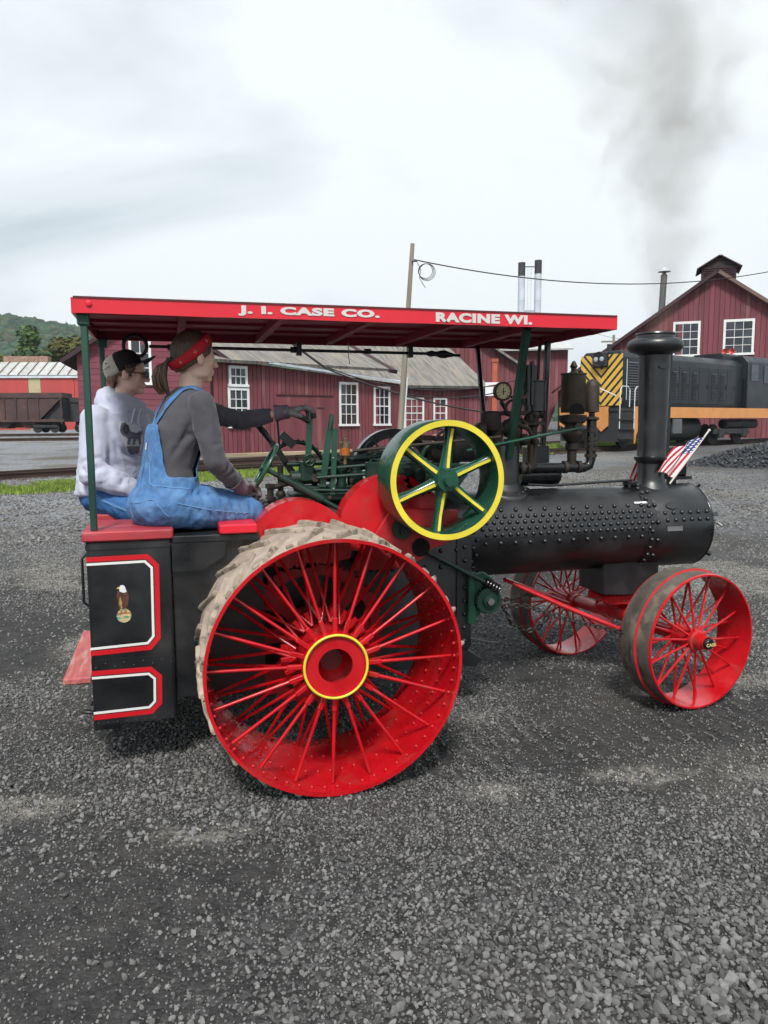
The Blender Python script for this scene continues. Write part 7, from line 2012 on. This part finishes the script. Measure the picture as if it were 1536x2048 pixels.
cuff(V((-.022, -.142, 1.662)), V((-.098, -.128, 1.652)), .036, .046, gl); cuff(rwri.lerp(RP_, .55), rwri.lerp(relb, .22), .036, .050, gr_)
# hair, bandana, ponytail
g1 = lambda f, r, u: SKH + FH * f + RH * r + UH * u
m = MB(); ellip(m, g1(-.016, 0, .022), (FH, RH, UH), (.106, .083, .108)); ellip(m, g1(-.045, 0, -.03), (FH, RH, UH), (.070, .072, .060))
hm = union(m, .006, 4)
def hairline(p):
    q = p - SKH; f, r, u = q.dot(FH), abs(q.dot(RH)), q.dot(UH)
    front = .052 + .35 * (u - .05) if u > .03 else .052 - 1.1 * (.03 - u) - .25 * max(0, -u)
    if u < -.025: front = min(front, -.018 - .5 * (-.025 - u))
    return min(front - f, .35 * (u + .075 - .3 * min(0, f + .03)))
trim(hm, [hairline]); hm.transform(Matrix.Translation(OFF)); hair = finish('hair', hm, HAIR, pa, .004)
bt, bn = SKH + FH * .050 + UH * .106, SKH - FH * .112 - UH * .052
bc, bd = (bt + bn) / 2, (bt - bn) / 2; bw = bd.cross(RH).normalized()
ring = []
for i in range(48):
    a = 2 * math.pi * i / 48; ring.append((bc + bd * 1.10 * math.cos(a) + RH * .094 * math.sin(a), (bd.normalized() * math.cos(a) * 1.0 + RH * math.sin(a)).normalized()))
m = MB(); vs_, f = [], []
for p, n_ in ring:
    w = .028 - .005 * abs((p - bc).normalized().dot(bd.normalized()))
    for s_, dn in ((-1, -.004), (-.6, .002), (.6, .002), (1, -.004)): vs_.append(p + bw * s_ * w + n_ * dn)
for i in range(48):
    for k in range(3): f.append((i * 4 + k, i * 4 + k + 1, ((i + 1) % 48) * 4 + k + 1, ((i + 1) % 48) * 4 + k))
bnd = m.add(vs_, f).build('bandana', BANDANA, pa, 60, loc=OFF); bnd.modifiers.new('t', 'SOLIDIFY').thickness = .003
DOT = mat('bandana_print', (.75, .70, .62), rough=.8)
for t in (.16, .27, .38):
    a = math.pi * 2 * t; p = bc + bd * 1.10 * math.cos(a) + RH * .094 * math.sin(a); n_ = (bd.normalized() * math.cos(a) + RH * math.sin(a)).normalized()
    x_ = bw.cross(n_).normalized()
    for dx, dy in (((.0045, 0), (-.0045, 0), (0, .0045), (0, -.0045)) if t == .27 else ((0, .003), (.003, -.002), (-.003, -.002), (0, -.005))):
        MB().lathe([(0, 0), (.0019, 0), (.0017, .0012), (0, .0013)], p + n_ * .0052 + x_ * dx * 1.3 + bw * dy * 1.3, n_, 8).build('print_dot', DOT, bnd)
m = MB()
for k in range(44):
    a, rr = random.uniform(0, 6.28), random.random() ** .5; s1, s2 = math.cos(a) * rr, math.sin(a) * rr
    e0 = random.uniform(.80, 1.08)
    pts = [V((-.585, -.268, 1.902)), V((-.622, -.27 + s1 * .012, 1.902 + s2 * .010)), V((-.650 + s2 * .022, -.272 + s1 * .030, 1.872)), V((-.664 + s2 * .032, -.274 + s1 * .038, 1.825)), V((-.658 + s2 * .034, -.274 + s1 * .034, 1.905 - .130 * e0)), V((-.640 + s2 * .026, -.272 + s1 * .02, 1.905 - .165 * e0))]
    m.tube(pts, [.006, .007, .008, .0075, .006, .0015], 6)
m.build('ponytail', TAILH, hair, 60, loc=OFF + V((0, -.03, 0)))
m = MB(); m.torus((-.606, -.268, 1.901), (1, 0, .1), .014, .006, 16, 6); m.build('hair_tie', mat('hair_tie', (.02, .02, .022)), hair, 60, loc=OFF + V((0, -.03, 0)))
for s_ in (-1, 1):
    MB().ball(g1(.071, s_ * .031, .000), .0105, 10, 8).build('eye', mat('eye_white', (.75, .72, .68), rough=.2), bo, 60, loc=OFF); MB().ball(g1(.0785, s_ * .032, .000), .005, 8, 6).build('iris', mat('iris_dark', (.04, .03, .025), rough=.2), bo, 60, loc=OFF)
    MB().tube([g1(.079, s_ * .014, .017), g1(.078, s_ * .030, .022), g1(.066, s_ * .046, .017)], .0028, 6).build('eyebrow', HAIR, bo, 60, loc=OFF)
    MB().cyl(V((0, 0, .02)), V((0, 0, .14)), .046, .054, 16).build('boot_shaft', mat('boot_brown', (.06, .04, .028), rough=.6), pa, 40, loc=(rank if s_ > 0 else lank) + V((.0, 0, -.14)) + OFF)
    MB().box(-.07, .14, -.045, .045, -.03, .03).build('boot', mat('boot_brown', (.06, .04, .028), rough=.6), pa, 40, bevel=.022, bseg=2, loc=(rank if s_ > 0 else lank) + V((.02, 0, -.14)) + OFF)
bpy.data.objects.remove(pa_root)

# ================================================================== passenger in hoodie and cap
pb = tag(empty('person', (-.95, .32, 1.128)), 'person in pale grey hoodie, jeans, sunglasses and two tone cap beside the driver', 'person')
OFF = V((.95, -.32, -1.128))
F2 = V((math.cos(R(-44)), math.sin(R(-44)), 0)); R2 = V((F2.y, -F2.x, 0))
FG = V((math.cos(R(-6)), math.sin(R(-6)), -.10)).normalized(); RG = FG.cross(UP).normalized(); UG = RG.cross(FG).normalized()
pelv, wais, ches, shou, neck = V((-.945, .335, 1.225)), V((-.935, .325, 1.37)), V((-.905, .325, 1.53)), V((-.885, .325, 1.645)), V((-.870, .325, 1.715))
SKB = V((-.828, .322, 1.878))
rsh, relb, rwri = shou + R2 * .165 + V((0, 0, -.022)), V((-1.020, .125, 1.345)), V((-.800, .090, 1.250))
lsh, lelb, lwri = shou - R2 * .165 + V((0, 0, -.022)), V((-.735, .440, 1.38)), V((-.690, .240, 1.245))
rhip, rkne, rank = pelv + R2 * .09, V((-.700, .020, 1.120)), V((-.66, -.03, .56))
lhip, lkne, lank = pelv - R2 * .09, V((-.560, .190, 1.130)), V((-.50, .08, .56))
tors = [(pelv - V((0, 0, .085)), .135, .095), (pelv, .172, .125), (pelv.lerp(wais, .5), .160, .115), (wais, .148, .108), (ches, .162, .118), (ches.lerp(shou, .6), .160, .100), (shou + V((0, 0, .012)), .130, .075), (neck, .060, .055)]
def torso2(m, grow=0.0, lo=0, hi=None): loft(m, [(c, R2 * (w + grow), F2 * (d + grow)) for c, w, d in tors[lo:hi]])
def arms2(m, g=0.0):
    for s_, e_, w_ in ((rsh, relb, rwri), (lsh, lelb, lwri)): limb(m, [s_, s_.lerp(e_, .5), e_, e_.lerp(w_, .5), w_], [.058 + g, .054 + g, .047 + g, .042 + g, .030 + g * .6])
def legs2(m, g=0.0):
    for h_, k_, a_ in ((rhip, rkne, rank), (lhip, lkne, lank)): limb(m, [h_, h_.lerp(k_, .5), k_, k_.lerp(a_, .5), a_], [.095 + g, .085 + g, .064 + g, .054 + g, .042 + g])
m = MB(); torso2(m, -.012); arms2(m, -.01); legs2(m, -.012); head(m, SKB, FG, RG, UG, .97); limb(m, [neck - V((0, 0, .06)), SKB + V((-.02, 0, -.07))], [.058, .053])
for w_, e_ in ((rwri, relb), (lwri, lelb)):
    d = (w_ - e_).normalized(); pl_ = w_ + d * .07; ac = UP.cross(d).normalized(); fs_ = []
    for k in range(4):
        b = pl_ + ac * (.030 - .020 * k); fs_.append([b + d * .03, b + d * .052 - UP * .014, b + d * .058 - UP * .036])
    hand(m, w_, pl_, ac, fs_, [pl_ - d * .04 + ac * .03, pl_ + ac * .055 - UP * .01, pl_ + d * .03 + ac * .055 - UP * .02])
for a_ in (rank, lank): limb(m, [a_, a_ + V((.01, 0, -.12)), a_ + V((.13, -.02, -.145))], [.036, .038, .034])
body = union(m, .0065, 3); body.transform(Matrix.Translation(OFF)); bo2 = finish('body', body, SKIN, pb)
# hoodie
m = MB(); torso2(m, .030, 1, 7); arms2(m, .020); loft(m, [(neck + V((.01, 0, -.045)), R2 * .125, F2 * .100), (neck + V((.004, 0, .01)), R2 * .098, F2 * .084), (neck + V((.0, 0, .05)), R2 * .080, F2 * .074)])
ellip(m, neck + F2 * -.070 + V((0, 0, .005)), (F2, R2, UP), (.070, .115, .070)); loft(m, [(neck + F2 * -.04 + V((0, 0, -.05)), R2 * .130, F2 * .085), (neck + F2 * -.045 + V((0, 0, .03)), R2 * .092, F2 * .062), (neck + F2 * -.050 + V((0, 0, .075)), R2 * .070, F2 * .034)]); limb(m, [neck + F2 * -.09 + R2 * .06 + V((0, 0, .045)), neck + F2 * -.105 + V((0, 0, .055)), neck + F2 * -.09 - R2 * .06 + V((0, 0, .045))], [.028, .036, .028]); limb(m, [neck + R2 * .085 + V((.01, 0, .03)), neck + R2 * .068 + F2 * .075 + V((0, 0, -.01)), neck + F2 * .095 + V((0, 0, -.035)), neck - R2 * .065 + F2 * .075 + V((0, 0, -.01))], [.026, .022, .02, .022])
loft(m, [(wais - V((0, 0, .115)), R2 * .170, F2 * .135), (wais - V((0, 0, .06)), R2 * .188, F2 * .150), (wais, R2 * .180, F2 * .142)])
hm2 = union(m, .0080, 9)
folds(hm2, .011, 7.5, (1.2, 1.2, .9), 4.0, lambda p: 1.1 if p.z < 1.40 else .5); folds(hm2, .006, 17, (.6, .6, 1.3), 9.0, lambda p: 1.0 if p.z < 1.36 else .15)
rc = random.Random(12); cl = []
for (s_, e_, w_) in ((rsh, relb, rwri), (lsh, lelb, lwri)):
    for k in range(12):
        t = rc.uniform(-.5, .9); q = e_.lerp(s_, -t) if t < 0 else e_.lerp(w_, t); ax_d = (s_ - e_) if t < 0 else (w_ - e_); a0 = rc.uniform(0, 360)
        for p0, p1 in around(q, ax_d + V((rc.uniform(-.15, .15), rc.uniform(-.15, .15), rc.uniform(-.15, .15))), .065, a0, a0 + 150): cl.append((p0, p1, .009, .018))
for k in range(5): cl.append((rsh + F2 * .07 + V((.02, 0, -.05 - .03 * k)), wais + R2 * (.08 - .04 * k) + F2 * .15 + V((0, 0, .05)), .007, .02))
for k in range(8): cl.append((wais + R2 * (-.16 + .045 * k) + F2 * .14 - UP * .02, wais + R2 * (-.17 + .046 * k) + F2 * .14 - UP * .12, .006, .014))
for k in range(4): cl.append((neck + R2 * .10 + V((0, 0, -.02 + .015 * k)), neck + F2 * (.10 - .01 * k) + R2 * .03 + V((0, 0, -.05 + .01 * k)), .007, .014))
creases(hm2, [(a_, b_, d_ * 1.4, w_) for a_, b_, d_, w_ in cl])
trim(hm2, [lambda p: p.z - 1.225 if (p - (pelv)).dot(R2) < .18 and abs(p.x + .93) < .14 and p.y > .22 else .05, lambda p: (p - (SKB + V((-.005, 0, -.115)))).dot(V((-.55, .05, -1)).normalized()) if (p - V((SKB.x, SKB.y, p.z))).length < .075 else .05])
hb = bvh_of(hm2); hm2.transform(Matrix.Translation(OFF)); hood = finish('hoodie', hm2, HOODIE, pb, .004)
HSEAM = mat('hoodie_seam', (.36, .39, .50), rough=.95)
fr_ = lambda s_, z, b=.25: V((-.915, .325, 0)) + R2 * s_ + F2 * b + V((0, 0, z))
shift(stitch('pocket_edge', [fr_(.10, 1.405), fr_(.0, 1.40), fr_(-.10, 1.40)], hb, .004, .0026, HSEAM, hood)); shift(stitch('pocket_edge', [fr_(.10, 1.405), fr_(.145, 1.33), fr_(.15, 1.27)], hb, .004, .0026, HSEAM, hood))
shift(stitch('shoulder_seam', [rsh + V((-.01, .02, .10)), rsh + F2 * .09 + V((.03, 0, .02)), rsh + F2 * .10 + V((.05, 0, -.10))], hb, .002, .0024, HSEAM, hood))
for s_, dz in ((.022, .0), (-.026, .03)):
    shift(stitch('drawstring', [neck + F2 * .12 + R2 * s_ + V((0, 0, -.03)), fr_(s_ * 1.2, 1.62, .2), fr_(s_ * 1.6, 1.565 + dz, .2)], hb, .006, .0042, mat('drawstring_white', (.66, .68, .74), rough=.9), hood))
# flat lion print in a shield on the chest
pc = fr_(.030, 1.530)
PRINT, PRINTD = mat('print_grey', (.135, .14, .155), rough=.9, var=.15, vscale=30), mat('print_dark_grey', (.055, .057, .066), rough=.9)
PALE = mat('print_pale', (.62, .64, .70), rough=.9)
def pr(polys, mt, off, name):
    polys = [[(p[0] * 1.12, p[1] * 1.15) for p in P] for P in polys]
    shift(decal(name, polys, pc, -R2, UP, -F2, hb, off, mt, hood))
pr([[(-.062, .055), (-.05, .075), (.02, .062), (.062, .045), (.068, -.02), (.055, -.075), (.0, -.08), (-.03, -.055), (-.06, 0)]], PALE, .0072, 'chest_print')
pr([[(-.058, .042), (-.046, .066), (-.030, .070), (-.016, .058), (-.010, .030), (.004, .024), (.030, .022), (.046, .030), (.056, .022), (.060, .034), (.066, .030), (.062, .012), (.050, .012), (.048, -.010), (.052, -.032), (.040, -.034), (.036, -.014), (.022, -.006), (.018, -.034), (.004, -.034), (.006, -.008), (-.010, -.006), (-.014, -.034), (-.030, -.034), (-.024, -.006), (-.036, .006), (-.048, .012), (-.060, .022)]], PRINT, .0100, 'chest_print')
pr([[(-.050, .040), (-.040, .060), (-.022, .058), (-.014, .036), (-.024, .018), (-.042, .018)], [(-.044, .036), (-.034, .048), (-.026, .044), (-.030, .030)]], PRINTD, .0125, 'chest_print')
pr([[(-.034, -.040), (.050, -.040), (.046, -.074), (.006, -.078), (-.014, -.064)]], PRINT, .0100, 'chest_print')
# jeans
m = MB(); torso2(m, .012, 0, 4); legs2(m, .008); jm = union(m, .0085, 6); folds(jm, .007, 13, (1, 1, .8), 3.0); trim(jm, [lambda p: 1.30 - p.z])
jb = bvh_of(jm); jm.transform(Matrix.Translation(OFF)); jeans = finish('jeans', jm, JEANS, pb, .003)
shift(stitch('leg_seam', [rhip + R2 * .15 + V((0, 0, .05)), rhip.lerp(rkne, .5) + R2 * .15, rkne + R2 * .12], jb, .004, .0026, STITCH, jeans)); shift(stitch('leg_seam', [rhip + R2 * .15 + V((0.01, 0, .065)), rhip.lerp(rkne, .5) + R2 * .15 + V((0, 0, .014)), rkne + R2 * .12 + V((0, 0, .014))], jb, .004, .0018, STITCH, jeans))
for a_ in (rank, lank): MB().box(-.07, .14, -.045, .045, -.03, .03).build('shoe', mat('shoe_dark', (.03, .03, .032), rough=.7), pb, 40, bevel=.022, bseg=2, loc=a_ + V((.02, 0, -.14)) + OFF)
# hair below the cap
g2 = lambda f, r, u: SKB + FG * f + RG * r + UG * u
m = MB(); ellip(m, g2(-.020, 0, .014), (FG, RG, UG), (.102, .082, .092)); ellip(m, g2(-.058, 0, -.04), (FG, RG, UG), (.052, .068, .048)); hm = union(m, .006, 3)
def hl2(p):
    q = p - SKB; f, r, u = q.dot(FG), abs(q.dot(RG)), q.dot(UG)
    front = .040 if u > .01 else (.024 if u > -.022 else -.045 - .4 * (-.022 - u))
    return min(front - f, .06 - u, u + .088)
trim(hm, [hl2]); folds(hm, .005, 40, (1, 1, .3), 1.0); hm.transform(Matrix.Translation(OFF)); finish('hair', hm, HAIR2, pb, .005)
# cap: black crown front and bill, khaki back
KHAKI = mat('cap_khaki', (.52, .48, .40), rough=.9, var=.1, bump=.3, bscale=40, bdist=.004); CAPB = mat('cap_black', (.016, .016, .018), rough=.85, var=.2)
tilt = Matrix.Rotation(R(33), 3, RG)
FC, UC = tilt @ FG, tilt @ UG
CC_ = SKB + UG * .030 - FG * .034
m = MB(); n, kk = 36, 9
vs_, f, mi_ = [], [], []
for j in range(kk + 1):
    t = (math.pi / 2) * j / kk
    for i in range(n):
        a = 2 * math.pi * i / n; rr = math.cos(t) ** .55
        vs_.append(CC_ + FC * (.108 * rr * math.cos(a)) + RG * (.088 * rr * math.sin(a)) + UC * (-.026 + .108 * math.sin(t) ** .9))
for j in range(kk):
    for i in range(n):
        a = 2 * math.pi * (i + .5) / n
        m.f.append((j * n + i, j * n + (i + 1) % n, (j + 1) * n + (i + 1) % n, (j + 1) * n + i)); m.m.append(0 if math.cos(a) > -.18 else 1)
m.v = [tuple(v_) for v_ in vs_]
cap = m.build('cap', [CAPB, KHAKI], pb, 60, loc=OFF); cap.modifiers.new('t', 'SOLIDIFY').thickness = .004
m = MB(); vs_, f = [], []; nb = 18
for i in range(nb + 1):
    a = R(-78 + 156 * i / nb); ca, sa = math.cos(a), math.sin(a)
    inner = CC_ + FC * (.104 * ca) + RG * (.085 * sa) + UC * -.020; ext = .078 * max(0, ca) ** .6
    outer = inner + FC * ext + UC * (-.004 * ca - .012 * sa * sa)
    vs_ += [inner, outer, outer - UC * .004, inner - UC * .004]
for i in range(nb):
    o = i * 4
    for a_, b_ in ((0, 1), (1, 2), (2, 3), (3, 0)): f.append((o + a_, o + b_, o + 4 + b_, o + 4 + a_))
m.add(vs_, f).build('bill', CAPB, cap, 40, loc=(0, 0, 0))
MB().ball(CC_ + UC * .082, .007, 8, 5, mi=0).build('cap_button', CAPB, cap, 60)
ms_ = MB(); ms_.tube([CC_ - FC * .109 + RG * .04 + UC * .02, CC_ - FC * .085 + RG * .064 + UC * .022, CC_ - FC * .05 + RG * .0785 + UC * .024], .0022, 5); ms_.build('cap_seam', mat('seam_dark', (.12, .11, .09)), cap, 60)
MB().ball(CC_ - FC * .062 + RG * .066 + UC * .046, .0042, 8, 5).build('eyelet', mat('seam_dark', (.12, .11, .09)), cap, 60)
# sunglasses
SG = mat('sunglass_lens', (.010, .008, .010), rough=.08, var=.1, coat=.4); SF = mat('sunglass_frame', (.05, .035, .03), rough=.3)
sgm = empty('sunglasses', (0, 0, 0), 0, pb)
for s_ in (-1, 1):
    MB().prism([(.026 * math.cos(R(a)), .021 * math.sin(R(a)) - .003 * math.cos(R(2 * a))) for a in range(0, 360, 20)], g2(.094, s_ * .033, -.004), RG * 1.0 + FG * (-.35 * s_), UG, FG * .004).build('lens', SG, sgm, 40, loc=OFF)
    MB().tube([g2(.088, s_ * .056, .004), g2(.05, s_ * .076, .004), g2(-.004, s_ * .080, .002)], .0028, 6).build('temple', SF, sgm, 60, loc=OFF)
MB().tube([g2(.100, -.012, .006), g2(.106, 0, .010), g2(.100, .012, .006)], .0028, 6).build('bridge', STEEL, sgm, 60, loc=OFF)

# ------------------------------------------------------------------ the air: thin haze over the whole valley
hz = bpy.data.materials.new('valley_haze'); hz.use_nodes = True
hz.node_tree.nodes.clear()
ho = hz.node_tree.nodes.new('ShaderNodeOutputMaterial'); hv = hz.node_tree.nodes.new('ShaderNodeVolumePrincipled')
hv.inputs['Color'].default_value = (.80, .88, .97, 1); hv.inputs['Density'].default_value = 0.00024; hv.inputs['Anisotropy'].default_value = 0.3
hz.node_tree.links.new(hv.outputs[0], ho.inputs['Volume'])
hb_ = MB().box(-1700, 1700, -500, 1700, -6, 190).build('haze', hz, None, 0, loc=(CAM.x, CAM.y, 0), rot=(0, 0, BGROT))
tag(hb_, 'thin pale haze in the air of the valley', 'haze', kind='stuff')
